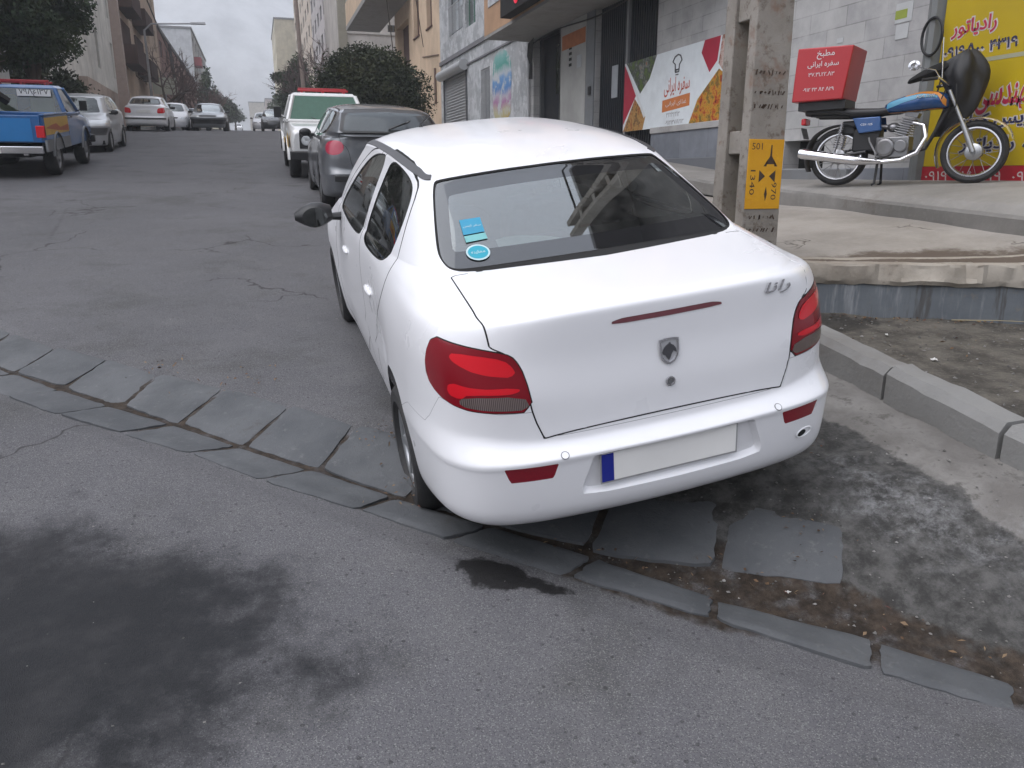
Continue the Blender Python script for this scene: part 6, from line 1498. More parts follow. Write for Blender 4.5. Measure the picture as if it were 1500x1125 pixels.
# cables and downpipe at the entrance
m = MB(); m.tube([(WX-.05, 20.02, 2.2), (WX-.05, 20.02, 4.85)], .035, 8); tag(m.build("downpipe", M("pipe_white", (.45, .46, .47), .5)), "pale downpipe running down the wall beside the shop entrance", "pipe")
m = MB()
for k in range(7): m.tube([(WX-.06-.02*k, 20.0-.12*k, 4.86), (WX-.10, 19.95-.05*k, 4.55-.03*k), (WX-.05, 19.9, 4.35+.04*k), (WX-.09+.02*k, 19.85, 4.0)], .014, 5)
tag(m.build("cable_tangle", BLACK), "tangle of black cables under the projecting storey beside the entrance", "cables")
m = MB(); pts = [(WX-.06, y, 4.80-.06*math.sin((y-14)*1.1)) for y in np.linspace(13.2, 19.9, 18)]; m.tube(pts, .016, 5); tag(m.build("wall_cable", BLACK), "sagging black cable along the wall under the projecting storey", "cable")
# LED sign board on the projecting front
ls = empty("led_sign", (UX-.16, 15.4, 5.0), label="black shop sign board with glowing red letters over the doors", cat="sign")
RED_E = NB("red_led"); RED_E.col((.5, .02, .04)); RED_E.b.inputs["Emission Color"].default_value = (1, .05, .10, 1); RED_E.b.inputs["Emission Strength"].default_value = .35; RED_E = RED_E.m
bx2("board", (-.12, -2.4, -.02), (.12, 2.4, .95), MATTE, ls, .01)
m = MB(); m.tube([(-.13, 1.2, .16), (-.13, .2, .20), (-.13, -1.6, .26)], .03, 6); m.ball((-.13, 1.25, .17), (.03, .12, .10)); m.tube([(-.13, -.2, .42), (-.13, -.9, .62), (-.13, -1.7, .58)], .035, 6); m.tube([(-.13, .9, .4), (-.13, .6, .7), (-.13, .3, .42)], .035, 6); m.build("red_letters", RED_E, ls)
# --- banner
bn = empty("restaurant_banner", (WX-.012, 12.34, 3.075), label="white restaurant banner with food photos and orange lettering under the stone courses", cat="banner")
def bp(u, v, off=.004): return (-off, 2.07-u*4.14, -.61+v*1.22)     # u 0..1 left to right seen from the street, v up
def bpoly(name, pts, mat, par, off=.004):
    V = [bp(u, v, off) for u, v in pts]; n = len(V); m = MB(); m.add(V, [tuple(range(n))]); o = m.build(name, mat, par, smooth=False)
    if o.data.polygons[0].normal.x > 0: o.data.flip_normals()
    return o
m = MB(); m.b2((-.003, -2.07, -.61), (.008, 2.07, .61)); sheet_ = m.build("sheet", M("banner_white", (.66, .70, .72), .45, dirt=.12), bn)
def food(name, cols, s=5.5):
    b = NB(name); b.col(b.ramp(b.voro(s, out=1) if False else b.noise(s, 5, .7), [(k/(len(cols)-1)*.36+.32, c) for k, c in enumerate(cols)])); b.p(rough=.4); return b.m
bpoly("red_triangle", [(0, .98), (0, .10), (.13, .52)], M("banner_red", (.36, .02, .045), .45), sheet_)
bpoly("salad_photo", [(.015, 1), (.31, 1), (.25, .70), (.165, .52)], food("food_dark", [(.02, .02, .02), (.10, .16, .03), (.04, .04, .04), (.20, .22, .20), (.30, .10, .04)]), sheet_, .005)
bpoly("kebab_photo", [(.0, .0), (.20, .0), (.225, .18), (.115, .46)], food("food_warm", [(.06, .02, .01), (.30, .10, .03), (.42, .25, .08), (.12, .05, .02), (.25, .20, .08)]), sheet_, .005)
bpoly("red_pomegranate_photo", [(.69, 1), (.80, 1), (.785, .72), (.735, .60), (.67, .86)], M("banner_red"), sheet_, .005)
bpoly("dish_photo", [(.81, 1), (1, 1), (1, .60), (.88, .44), (.795, .68)], food("food_pink", [(.10, .04, .03), (.40, .20, .16), (.50, .42, .38), (.25, .10, .06), (.12, .08, .05)]), sheet_, .006)
bpoly("stew_photo", [(.60, .0), (.66, .30), (.80, .62), (.92, .40), (1.0, .25), (1.0, .0)], food("food_red", [(.08, .01, .01), (.34, .04, .02), (.50, .26, .03), (.12, .10, .03), (.42, .10, .03)]), sheet_, .005)
bpoly("white_line", [(.0, 1), (.012, 1), (.225, .20), (.21, .16)], M("banner_line", (.6, .62, .63), .5), sheet_, .0065)
ORB = M("banner_orange", (.52, .17, .05), .5)
bpoly("orange_panel", [(.375, .36), (.60, .40), (.60, .24), (.375, .20)], ORB, sheet_)
NY = (0, -1, 0)
lettering("banner_title", fa("سفره ایرانی"), M("banner_title_red", (.50, .09, .05), .5), bp(.49, .52, .005), NY, (0, 0, 1), size_w=.86, size_h=.30, parent=sheet_, extr=.0, bold=.01)
lettering("banner_writing", fa("غذای ایرانی").replace("غ", "ﻏ").replace("ذ", "ﺬ"), M("banner_line"), bp(.49, .30, .0055), NY, (0, 0, 1), size_w=.70, size_h=.09, parent=sheet_, extr=.0)
lettering("banner_phone", "۳۲۲۳۲۲۱۳", M("banner_grey", (.22, .20, .20), .5), bp(.47, .155, .005), NY, (0, 0, 1), size_w=.46, size_h=.075, parent=sheet_, extr=.0)
lettering("banner_phone", "۰۹۱۲۱۳۷۸۲۱۳", M("banner_grey"), bp(.485, .055, .005), NY, (0, 0, 1), size_w=.62, size_h=.075, parent=sheet_, extr=.0)
m = MB()
def loop(pts, r=.012): m.tube([bp(u, v, .006) for u, v in pts], r, 5)
loop([(.475, .70), (.472, .80), (.452, .84), (.468, .90), (.49, .92), (.512, .90), (.524, .84), (.506, .79), (.503, .70), (.475, .70)]); loop([(.475, .73), (.503, .73)]); loop([(.478, .665), (.50, .665)], .008); m.build("chef_hat_logo", M("logo_dark", (.07, .07, .075), .5), sheet_)
# --- small posters
for y, z, l_, w_, lab, c in ((7.47, 3.36, .24, .20, "upper white and green paper notice stuck on the facing stone", 1), (7.47, 3.17, .24, .15, "lower plain white paper notice stuck on the facing stone", 0)):
    t = empty("wall_notice", (WX-.004, y, z), label=lab, cat="notice", group="paper notices on the stone wall"); o = bx2("paper", (-.002, -w_*.6, -w_*.5), (.003, w_*.6, w_*.5), M("notice_white", (.42, .43, .43), .7), t)
    if c: bx2("green_print", (-.0035, -.05, -.06), (-.0021, .12, .03), M("notice_green", (.25, .30, .05), .7), o)
t = empty("wall_notice", (WX-.004, 8.45, 3.22), label="torn remnant of white paper left of the stuck notices", cat="notice", group="paper notices on the stone wall"); bx2("paper", (-.002, -.05, -.025), (.002, .06, .03), M("notice_white"), t)
# --- yellow sign
ys_ = empty("yellow_shop_sign", (WX-.02, 4.6, 2.55), label="large yellow repair shop sign with red and dark blue Persian lettering and red base band", cat="sign")
YS = plain("sign_yellow", (.46, .33, .008), .42, var=.10, vs=1.5, dirt=.12)
def sy(y, z, off=.0): return (-.012-off, y-4.6, z-2.55)
m = MB(); m.b2((-.012, -2.0, -.80), (.015, 2.30, .165)); lower = m.build("lower_panel", YS, ys_); m = MB(); m.b2((-.012, -2.0, .205), (.015, 2.27, 2.2)); upper = m.build("upper_panel", YS, ys_)
m = MB(); m.b2((-.012, -2.0, -1.0), (.015, 2.36, -.803)); band = m.build("red_band", M("sign_red", (.36, .016, .028), .45), ys_); m = MB(); m.b2((-.014, -2.0, .166), (.012, 2.28, .204)); m.build("seam_rail", M("seam_rail", (.34, .33, .22), .6), ys_)
def outlined(txt, y, z, w_, h_, mat, out, par, name="sign_writing", g=.028):
    lettering(name+"_outline", txt, out, sy(y, z, .001), NY, (0, 0, 1), size_w=w_+g, size_h=h_+g, parent=par, extr=.0, bold=.075)
    lettering(name, txt, mat, sy(y, z, .0035), NY, (0, 0, 1), size_w=w_, size_h=h_, parent=par, extr=.0, bold=.02)
SR = M("letter_red", (.40, .02, .06), .5); SB = M("letter_navy", (.022, .024, .075), .5); SW = M("letter_pale", (.52, .48, .46), .5)
outlined(fa("رادیاتور"), 6.50, 3.06, .52, .17, SR, SW, upper); outlined("۰۹۱۹۸۰۰ ۴۳۱۹", 6.40, 2.865, .84, .115, SB, SW, upper)
outlined(fa("مهندسی"), 6.02, 2.36, .66, .26, SR, SW, lower); outlined(fa("سرویس کولر"), 5.98, 2.17, 1.05, .15, SB, SW, lower); outlined(fa("پکیج ، رادیاتور"), 5.86, 1.935, 1.22, .17, SB, SW, lower)
lettering("band_writing", "۰۹۱۹ ۹۱۵۰۴۱۹", SW, sy(6.40, 1.65, .001), NY, (0, 0, 1), size_w=.92, size_h=.10, parent=band, extr=0); lettering("band_writing", "۰۹۱۲ ۳۴۵ ۸۰", SW, sy(5.40, 1.65, .001), NY, (0, 0, 1), size_w=.84, size_h=.10, parent=band, extr=0)
lettering("large_letter_outline", fa("س"), SW, sy(5.9, 3.52, .001), NY, (0, 0, 1), size_w=1.05, size_h=.52, parent=upper, extr=0, bold=.09); lettering("large_letter", fa("س"), SR, sy(5.9, 3.52, .0035), NY, (0, 0, 1), size_w=1.0, size_h=.47, parent=upper, extr=0, bold=.05)
m = MB(); m.tube([(WX-.11, 6.93+.13*math.cos(a), 3.03+.18*math.sin(a)) for a in np.linspace(0, 2*math.pi, 22)], .015, 6); m.tube([(WX-.10, 6.78, 2.95), (WX-.11, 6.74, 2.6), (WX-.10, 6.80, 2.35)], .008, 5); tag(m.build("cable_loop", BLACK), "coiled black cable loop hanging at the left edge of the yellow sign", "cable")

# --- marble house with roller shutter and mural
H2 = empty("marble_house", label="grey marble faced house with a roller shutter, barred window and painted mural", cat="building")
hs2 = [(26.55, 29.75, 2.6, 5.05), (23.75, 24.75, 3.2, 4.78), (26.95, 29.0, 6.35, 9.6), (25.3, 26.6, 6.25, 9.2), (21.4, 24.2, 6.3, 8.4), (21.4, 24.2, 9.8, 11.8), (26.0, 29.0, 10.4, 12.0)]
wall_with_holes("wall", H2, WX, WX+.35, 20.105, 30.4, 1.8, 14.5, hs2, MARBLE)
bx2("band_course", (WX-.05, 20.105, 5.55), (WX-.003, 30.4, 5.68), M("band_stone", (.16, .16, .17), .7), H2); bx2("band_course", (WX-.04, 20.105, 5.12), (WX-.003, 26.5, 5.17), M("band_stone"), H2)
for k, h in enumerate(hs2[2:]): window(H2, *h, WX, bars=1+(k > 1), frame=M("green_frame", (.10, .20, .15), .5) if k == 1 else FRAME)
m = MB()
for k in range(14): y = 26.98+k*.145; m.tube([(WX-.02, y, 6.36), (WX-.02, y, 7.25)], .012, 5)
m.tube([(WX-.02, 26.95, 7.25), (WX-.02, 29.0, 7.25)], .02, 5); m.build("balcony_rail", M("rail_white", (.42, .43, .44), .5), H2)
sh_ = bx2("roller_shutter", (WX+.06, 26.55, 2.4), (WX+.09, 29.75, 5.05), M("shutter_grey", (.42, .43, .44), .45, .3), H2); m = MB()
for k in range(27): m.tube([(WX+.055, 26.56, 2.5+k*.095), (WX+.055, 29.74, 2.5+k*.095)], .030, 6)
m.build("shutter_slats", M("shutter_grey"), sh_); m = MB(); m.tube([(WX-.13, 26.35, 5.14), (WX-.13, 29.95, 5.14)], .17, 14); m.build("shutter_roll", M("shutter_grey"), sh_); bx2("shutter_guide", (WX-.04, 26.44, 2.4), (WX-.003, 26.545, 5.0), FRAME, sh_); bx2("shutter_guide", (WX-.04, 29.755, 2.4), (WX-.003, 29.86, 5.0), FRAME, sh_)
bw = window(H2, 23.75, 24.75, 3.2, 4.78, WX, bars=1); m = MB()
for k in range(8): m.tube([(WX+.02, 23.8+k*.128, 3.22), (WX+.02, 23.8+k*.128, 4.76)], .012, 5)
m.build("window_bars", M("rail_white"), bw)
def mural_mat():
    b = NB("mural_paint"); n = b.noise(2.3, 5, .7); v = b.noise(1.3, 4, .65); sp = b.n("ShaderNodeSeparateXYZ"); b.l(b.oc(), sp.inputs[0])
    z = b.math('ADD', sp.outputs[2], b.math('MULTIPLY_ADD', v, .6, -.3))
    c = b.ramp(b.rng(z, -.95, .95, 0, 1, False), [(0, (.40, .30, .10)), (.14, (.42, .40, .26)), (.26, (.34, .16, .30)), (.36, (.40, .36, .42)), (.46, (.08, .20, .42)), (.60, (.12, .26, .48)), (.68, (.40, .44, .48)), (.78, (.08, .28, .24)), (.9, (.16, .36, .34)), (1, (.36, .42, .42))])
    c = b.mix(b.rng(n, .5, .62), c, (.44, .46, .47)); b.col(c); b.p(rough=.75); return b.m
mu = empty("wall_mural", (WX-.004, 22.5, 4.1), label="painted mural of mountains and flowers on the marble house wall", cat="mural")
m = MB(); pr_ = chaikin([(-.95, .55), (-.70, .92), (.15, .98), (.80, .72), (.95, .2), (.85, -.3), (.90, -.92), (-.75, -.95), (-.95, -.3)], 2); m.add([(-.004, -u, v) for u, v in pr_], [tuple(range(len(pr_)))]); o = m.build("painting", mural_mat(), mu, smooth=False)
if o.data.polygons[0].normal.x > 0: o.data.flip_normals()
bx2("roof", (WX-.15, 20.21, 14.51), (WX+9, 30.4, 14.7), M("roof_grey"), H2); bx2("rear_block", (WX+.36, 20.2, 1.8), (WX+9, 30.3, 14.5), stucco("back_render"), H2)
# --- beige house with brown windows and a balcony
H3 = empty("beige_house", label="beige rendered house with tall brown windows and a projecting balcony", cat="building"); BEI = stucco("beige_render", (.56, .43, .31), .2); BRN = M("brown_frame", (.095, .05, .04), .6)
hs3 = [(34.2, 35.4, 7.25, 9.6), (31.7, 32.7, 7.2, 9.4), (36.6, 39.6, 3.4, 8.3), (34.2, 35.4, 11, 13), (31.7, 32.7, 11, 13)]
wall_with_holes("wall", H3, WX, WX+.4, 30.405, 40.2, 2.4, 15.5, hs3, BEI)
for k in (0, 1, 3, 4): window(H3, *hs3[k], WX, bars=1, frame=BRN, pane=M("brown_shutter", (.11, .06, .045), .6), depth=.16, sill=BRN)
bx2("balcony_recess", (WX+.30, 36.6, 3.4), (WX+.38, 39.6, 8.3), M("recess_brown", (.10, .06, .055), .8), H3); bx2("balcony_slab", (WX-1.75, 35.9, 9.0), (WX-.003, 45, 9.22), M("soffit_grey"), H3); bx2("balcony_front", (WX-1.75, 35.9, 9.225), (WX-1.6, 45, 10.3), BEI, H3)
bx2("balcony_side", (WX-1.595, 35.9, 9.225), (WX-.003, 36.05, 10.3), BEI, H3)
m = MB(); m.tube([(WX-.03, 30.6, 6.0), (WX-.03, 33.6, 6.3)], .02, 5); m.tube([(WX-.04, 31.2, 4.3), (WX-.04, 31.2, 5.6)], .05, 6); m.build("wall_pipes", M("pipe_brown", (.15, .10, .08), .7), H3)
bx2("roof", (WX-.1, 30.45, 15.51), (WX+8, 40.2, 15.7), M("roof_grey"), H3); bx2("side_wall", (WX+.401, 30.45, 2.4), (WX+8, 40.19, 15.5), BEI, H3)
# --- white house standing across, with dark window strips
H4 = empty("white_house", label="cream house front with two dark window strips above the round tree", cat="building"); CRM = stucco("cream_render", (.50, .47, .44), .2)
hs4 = [(5.7, 7.15, 9.38, 9.75), (7.55, 8.5, 9.38, 9.75)]
wall_with_holes("wall", H4, 47.0, 47.4, 5.3, 12, 3, 20, hs4, CRM, axis='y')
for h in hs4: window(H4, *h, 47.0, -1, axis='y', bars=2, depth=.05)
bx2("ledge", (5.3, 46.94, 9.20), (9.0, 46.997, 9.30), M("ledge_cream", (.46, .44, .41), .7), H4); bx2("corner_pier", (4.85, 46.9, 3), (5.295, 47.4, 20), M("pier_olive", (.27, .25, .20), .8, dirt=.3), H4); bx2("side_wall", (4.9, 47.45, 3), (12, 56, 20), CRM, H4)
# --- tall far apartment rows on the right
def apartment(name, x, y0, y1, zb, zt, mat, label, cols, rows, side=-1, group=None, depth=8, first=5.5, wmat=None, ww=.5, wh=.5, extra=None, pane=None):
    t = empty(name, (0, 0, 0), label=label, cat="building", group=group); hs_ = []; L = (y1-y0)/cols; H_ = (zt-first)/rows
    for r_ in range(rows):
        for c_ in range(cols): hs_.append((y0+L*(c_+.5-ww/2), y0+L*(c_+.5+ww/2), first+H_*(r_+.25), first+H_*(r_+.25+wh)))
    xa, xb = (x, x+.4) if side < 0 else (x-.4, x)
    wall_with_holes("wall", t, xa, xb, y0, y1, zb, zt, hs_, mat)
    for h in hs_: window(t, *h, x, side, bars=1, frame=wmat or FRAME, pane=pane or PANE)
    a, b2 = (x+.405, x+depth) if side < 0 else (x-depth, x-.405)
    bx2("end_wall", (min(a, b2), y0+.01, zb), (max(a, b2), y1-.01, zt-.01), mat, t); bx2("roof", (min(x, x-side*depth)-.15, y0-.1, zt+.003), (max(x, x-side*depth)+.15, y1+.1, zt+.3), M("roof_grey"), t)
    return t
gA = "apartment blocks along the right side of the street"
t = apartment("apartment_block", 8.0, 58, 79, 4.5, 30, stucco("pale_stone_render", (.40, .37, .35)), "tall pale apartment block with dark tall windows behind the round tree", 6, 8, group=gA, first=7)
for k in range(3):
    for r_ in range(7): bx2("balcony", (7.2, 60.5+k*6.5, 8+r_*2.9), (7.997, 63+k*6.5, 9+r_*2.9), stucco("balcony_brown", (.22, .14, .12)), t)
apartment("apartment_block", 8.3, 79.5, 114, 6, 36, stucco("grey_rose_render", (.36, .33, .32)), "tall greyish rose apartment block right of the bare tree", 8, 9, group=gA, first=9)
apartment("apartment_block", 8.6, 115, 160, 8, 44, stucco("sand_render", (.44, .37, .30)), "tall sand coloured apartment block behind the bare tree branches", 8, 11, group=gA, first=11)
apartment("apartment_block", 5.2, 165, 190, 10, 30, stucco("cream_yellow_render", (.50, .45, .34)), "low cream block at the far right end of the street, against the mountain", 6, 5, group=gA, first=13)
# ------------------------------------------------------------------ left side of the street
gB = "buildings along the left side of the street"
apartment("apartment_block", -7.3, 14, 33, 1, 12.5, stucco("grey_white_render", (.55, .55, .53)), "pale grey apartment block behind the large evergreen tree", 5, 3, side=1, group=gB, first=3.6)
apartment("apartment_block", -7.0, 34, 52, 3, 15, stucco("stone_streak_render", (.62, .60, .55), .6), "pale stone apartment wall with streaks left of the leaning pole", 4, 3, side=1, group=gB, first=6.0, ww=.16, wh=.6)
t = apartment("apartment_block", -7.0, 52.5, 75, 3.5, 27, stucco("tan_render", (.55, .43, .33)), "tan apartment block with stacked dark brown balconies on the left", 5, 6, side=1, group=gB, first=7, ww=.3)
DB = stucco("dark_brown_render", (.075, .045, .038))
for r_ in range(6):
    for c_ in range(2):
        y0 = 53.5+c_*6.2; z = 8.0+r_*3.05; bx2("balcony", (-6.995, y0, z), (-6.15, y0+4.0, z+1.05), DB, t); bx2("balcony_shade", (-6.995, y0+.1, z+1.06), (-6.90, y0+3.9, z+2.5), DB, t)
t = apartment("low_house", -7.5, 80, 128, 6, 14.2, stucco("red_brown_render", (.30, .19, .165)), "low reddish brown house row behind the bare trees on the left", 9, 2, side=1, group=gB, first=8.4)
t = apartment("white_block", -7.6, 130, 165, 8, 22, stucco("white_render", (.50, .51, .52)), "white block beyond the reddish house row on the left", 6, 4, side=1, group=gB, first=11)
bx2("red_sign", (-7.59, 131, 17.2), (-6.6, 134, 18.4), M("far_red", (.30, .05, .06), .6), t)
for k, (x, y, z, c, lab) in enumerate(((-9, 240, 24, (.50, .46, .34), "cream block at the end of the street under the mountain"), (-1, 300, 26, (.46, .42, .36), "sand coloured block closing the far end of the street"), (4, 262, 24, (.42, .36, .33), "rose grey block at the far end right of the street"))):
    apartment("distant_block", x, y, y+26, 10, z, stucco("far_render_%d" % k, c), lab, 4, 3, side=1 if k == 0 else -1, group="blocks at the far end of the street", first=16)
# unseen blocks added behind the camera: they shade the road, reflect in the car
for k, (x0, x1, y0, h, c, lab) in enumerate(((-26, -9, -19, 8, (.42, .38, .33), "unseen beige apartment block added across the junction, left of the street mouth"), (-4, 14, -21, 9, (.36, .35, .33), "unseen grey apartment block added across the junction behind the viewer"))):
    t = empty("apartment_block", label=lab, cat="building", group="unseen blocks added across the junction"); hs_ = [(x0+1.2+q*3.2, x0+2.9+q*3.2, 1.2+r_*3.1, 2.9+r_*3.1) for q in range(int((x1-x0-2)/3.2)) for r_ in range(int(h/3.1))]
    wall_with_holes("wall", t, y0-.4, y0, x0, x1, -4, h, hs_, stucco("added_junction_render_%d" % k, c), axis='y')
    for hh in hs_: window(t, *hh, y0, 1, axis='y', bars=1)
    bx2("roof", (x0-.2, y0-9, h+.003), (x1+.2, y0+.2, h+.3), M("roof_grey"), t); bx2("side_wall", (x0+.01, y0-9, -4), (x1-.01, y0-.95, h-.01), stucco("added_junction_render_%d" % k), t)
# low stone garden wall and sign under the balconies
t = empty("garden_wall", (-6.2, 41, 3.3), label="low pale stone wall at the foot of the left buildings by the leaning pole", cat="wall"); m = MB(); m.b2((-.35, -4, -.3), (0, 11, 2.2)); m.build("stones", stucco("garden_stone", (.40, .32, .27), .5), t)
t = empty("street_board", (-6.2, 68, 8.2), label="pale rectangular board with faded writing under the brown balconies", cat="sign"); m = MB(); m.b2((-.9, -.04, -.6), (.9, .04, .6)); o = m.build("board", M("board_cream", (.42, .42, .34), .6), t); m = MB(); m.b2((-.02, -.02, -5), (.06, .06, -.6)); m.build("board_post", STEEL, t)
# left sidewalk and kerb
def lz(x, y): return slope_z(y)+.16
sheet("left_sidewalk", axis_grid([(-12, -5.22, .6)]), axis_grid([(9, 60, 1.0), (60, 200, 5)]), lz, CONC)
m = MB(); m.loft([[(-5.22, y, float(slope_z(y))-.1), (-5.22, y, float(slope_z(y))+.168), (-5.06, y, float(slope_z(y))+.168), (-5.03, y, float(slope_z(y))-.1)] for y in list(np.arange(9, 60, 1.5))+list(np.arange(60, 200, 6))]); o = m.build("left_kerb", CONC, angle=30); tag(o, kind='structure')
# ------------------------------------------------------------------ poles, lamp, cables
p1 = empty("utility_pole", (-5.75, 43, float(slope_z(43))), label="tall brownish concrete pole leaning slightly on the left sidewalk", cat="utility pole"); m = MB(); m.loft([[(-.24+.008*z, -.2, z), (.24-.008*z, -.2, z), (.24-.008*z, .2, z), (-.24+.008*z, .2, z)] for z in (0, 3, 6, 9, 12)]); m.build("shaft", M("far_pole", (.33, .26, .225), .85, dirt=.3), p1)
lp = empty("street_lamp", (-5.5, 52, float(slope_z(52))), label="street lamp with a long arm reaching over the road from the left", cat="street lamp")
m = MB(); m.tube([(0, 0, 0), (0, 0, 5.4), (.4, 0, 5.75), (3.0, 0, 5.9)], [.09, .06, .045, .04], 8); m.build("post", STEEL, lp); m = MB(); m.loft([[(2.5, -.10, 5.83), (2.5, .10, 5.83), (2.5, .08, 5.93), (2.5, -.08, 5.93)], [(3.3, -.13, 5.86), (3.3, .13, 5.86), (3.3, .08, 5.98), (3.3, -.08, 5.98)]]); m.build("lamp_head", M("lamp_grey", (.30, .30, .31), .5), lp)
p2 = empty("wooden_pole", (-5.4, 70, float(slope_z(70))), label="slim dark pole on the left beyond the street lamp", cat="utility pole"); m = MB(); m.tube([(0, 0, 0), (-.35, 0, 6.3)], [.16, .11], 8); m.tube([(-.35, 0, 6.2), (.1, 0, 5.4)], .03, 6); m.build("shaft", M("far_pole_dark", (.09, .085, .085), .85), p2)
p3 = empty("wooden_pole", (3.6, 60, float(slope_z(62))), label="tall grey pole among the bare branches on the right", cat="utility pole"); m = MB(); m.tube([(0, 0, 0), (-.25, 0, 11.5)], [.17, .11], 8); m.build("shaft", M("far_pole"), p3)
def cable(a, b2, sag, lab, r_=.022):
    a, b2 = Vector(a), Vector(b2); m = MB(); pts = [a.lerp(b2, t)-Vector((0, 0, sag*4*t*(1-t))) for t in np.linspace(0, 1, 16)]; m.tube(pts, r_, 5); tag(m.build("overhead_cable", BLACK), lab, "cable", "overhead cables")
cable((3.45, 5.1, 9.6), (3.4, 60, 15.5), .8, "overhead cable from the near pole running up the right side of the street")
cable((3.6, 24, 9.4), (6.6, 38.5, 5.2), .2, "black cable slanting down past the cream house to the round tree"); cable((3.9, 22, 9.6), (6.7, 33, 6.6), .25, "thinner cable slanting across the cream and beige houses", .015)
cable((-5.75, 43, 15.0), (-5.55, 69.9, 10.2), .5, "cable hanging between the two poles on the left", .04); cable((6.6, 21, 7.2), (6.55, 31, 8.0), .15, "cable along the marble house above its windows")
# ------------------------------------------------------------------ trees
def leaf_mat(name, c, var=.75):
    b = NB(name); r_ = b.n("ShaderNodeNewGeometry").outputs["Random Per Island"]; n = b.noise(.9, 3)
    cc = b.mix(r_, sc(c, 1-var), sc(c, 1+var)); cc = b.mix(b.rng(n, .4, .65), cc, (c[0]*1.35, c[1]*1.2, c[2]*.9)); b.col(cc); b.p(rough=.7, spec=.25); return b.m
EVG = leaf_mat("evergreen_leaf", (.042, .064, .034)); EVG2 = leaf_mat("dark_evergreen_leaf", (.038, .048, .028)); BARK = M("bark", (.085, .065, .05), .9, var=.3, vs=8, bump=.5); TWIGM = M("bare_twigs", (.13, .095, .085), .9, var=.25)
def leaf_cloud(blobs, n, size, seed, shell=.42, droop=.2):
    """n small leaf sprays spread through the blobs (centre, radii)"""
    g = np.random.default_rng(seed); vol = np.array([b_[1][0]*b_[1][1]*b_[1][2] for b_ in blobs])**.8; pick = g.choice(len(blobs), n, p=vol/vol.sum())
    d = g.normal(size=(n, 3)); d /= np.linalg.norm(d, axis=1, keepdims=True); rad = (shell+(1-shell)*g.random(n))**1.0*(1+.09*np.clip(g.normal(size=n), -2, .9))
    Cn = np.array([b_[0] for b_ in blobs])[pick]; Rn = np.array([b_[1] for b_ in blobs])[pick]; lump = .82+.36*vnoise(d*2.6+Cn*.7, seed)
    P = Cn+d*Rn*(rad*lump)[:, None]
    keep = vnoise(P*1.9/max(size*6, .3), seed+5) > .30; P = P[keep]; d = d[keep]; n = len(P)
    u = d*.6+g.normal(size=(n, 3))*.6; u[:, 2] -= droop; u /= np.linalg.norm(u, axis=1, keepdims=True); v = np.cross(u, g.normal(size=(n, 3))); v /= np.linalg.norm(v, axis=1, keepdims=True)
    s_ = size*(.6+.8*g.random(n))[:, None]
    V = np.stack([P-u*s_*.5, P+v*s_*.28, P+u*s_*.7, P-v*s_*.28], 1).reshape(-1, 3); F = np.arange(4*n).reshape(n, 4); return V, F
def tree(name, x, y, label, blobs, n, size, mat, seed, trunk_h, trunk_r=.14, group=None, cat="tree", limbs=5):
    z = float(slope_z(y))+.15; t = empty(name, (x, y, z), label=label, cat=cat, group=group); V, F = leaf_cloud(blobs, n, size, seed); mesh_from("crown", V, F, mat, t)
    g = np.random.default_rng(seed); m = MB(); top = np.mean([b_[0] for b_ in blobs], axis=0); m.tube([(0, 0, -.2), (.03, .02, trunk_h*.5), (top[0]*.4, top[1]*.4, trunk_h), tuple(top)], [trunk_r*1.25, trunk_r, trunk_r*.8, trunk_r*.3], 9)
    for k in range(limbs):
        b_ = blobs[g.integers(len(blobs))][0]; m.tube([(0, 0, trunk_h*(.6+.4*g.random())), tuple((np.array(b_)*.5+np.array((0, 0, trunk_h))*.5)), tuple(b_)], [trunk_r*.5, trunk_r*.35, trunk_r*.12], 6)
    m.build("trunk", BARK, t); return t
tree("round_evergreen", 3.75, 27.6, "round clipped dark evergreen tree standing behind the white pickup", [((0, 0, 1.75), (1.75, 1.7, 1.25)), ((-.75, 0, 1.35), (1.25, 1.3, 1.05)), ((.85, 0, 1.45), (1.25, 1.3, 1.10)), ((-.25, 0, 2.35), (.85, .9, .75)), ((.55, -.1, 2.3), (.75, .8, .65)), ((-.9, -.2, 2.2), (.45, .5, .55))], 62000, .085, EVG2, 11, .6, .2)
_g = np.random.default_rng(77); _bl = [((.1, 0, 2.6), (1.2, 1.1, .75)), ((-.9, .2, 2.4), (.9, .9, .6))]
for _k in range(26):
    _a = _g.uniform(0, 6.28); _z = _g.uniform(2.2, 5.6); _rr = 1.55*(1-.5*max(_z-3.6, 0)/2.2)*_g.uniform(.35, 1); _s = _g.uniform(.38, .75); _bl.append(((-.15+_rr*math.cos(_a), _rr*math.sin(_a), _z), (_s, _s, _s*.62)))
tree("evergreen_tree", -5.9, 27.0, "large dark evergreen tree on the left sidewalk behind the blue pickup", _bl, 46000, .105, EVG, 5, 1.8, .16, limbs=14)
tree("dark_shrub", -6.7, 32.5, "dark shrub under the large evergreen on the left", [((0, 0, 1.3), (1.2, 1.5, .95)), ((.4, 1.6, 1.0), (1.0, 1.3, .8)), ((-.6, -1, 1.2), (1.2, 1.3, .8))], 9000, .15, EVG2, 9, .5, .10, cat="shrub")
tree("dark_tree", 3.9, 74, "dark narrow tree far up on the right beside the bare tree", [((0, 0, 3.6), (1.3, 1.4, 2.0)), ((-.5, 0, 2.3), (1.3, 1.4, 1.4)), ((.2, 0, 5.0), (.8, .8, 1.2)), ((-1.4, 0, 4.2), (.8, .8, .6))], 7000, .24, EVG, 21, 1.2, .18)
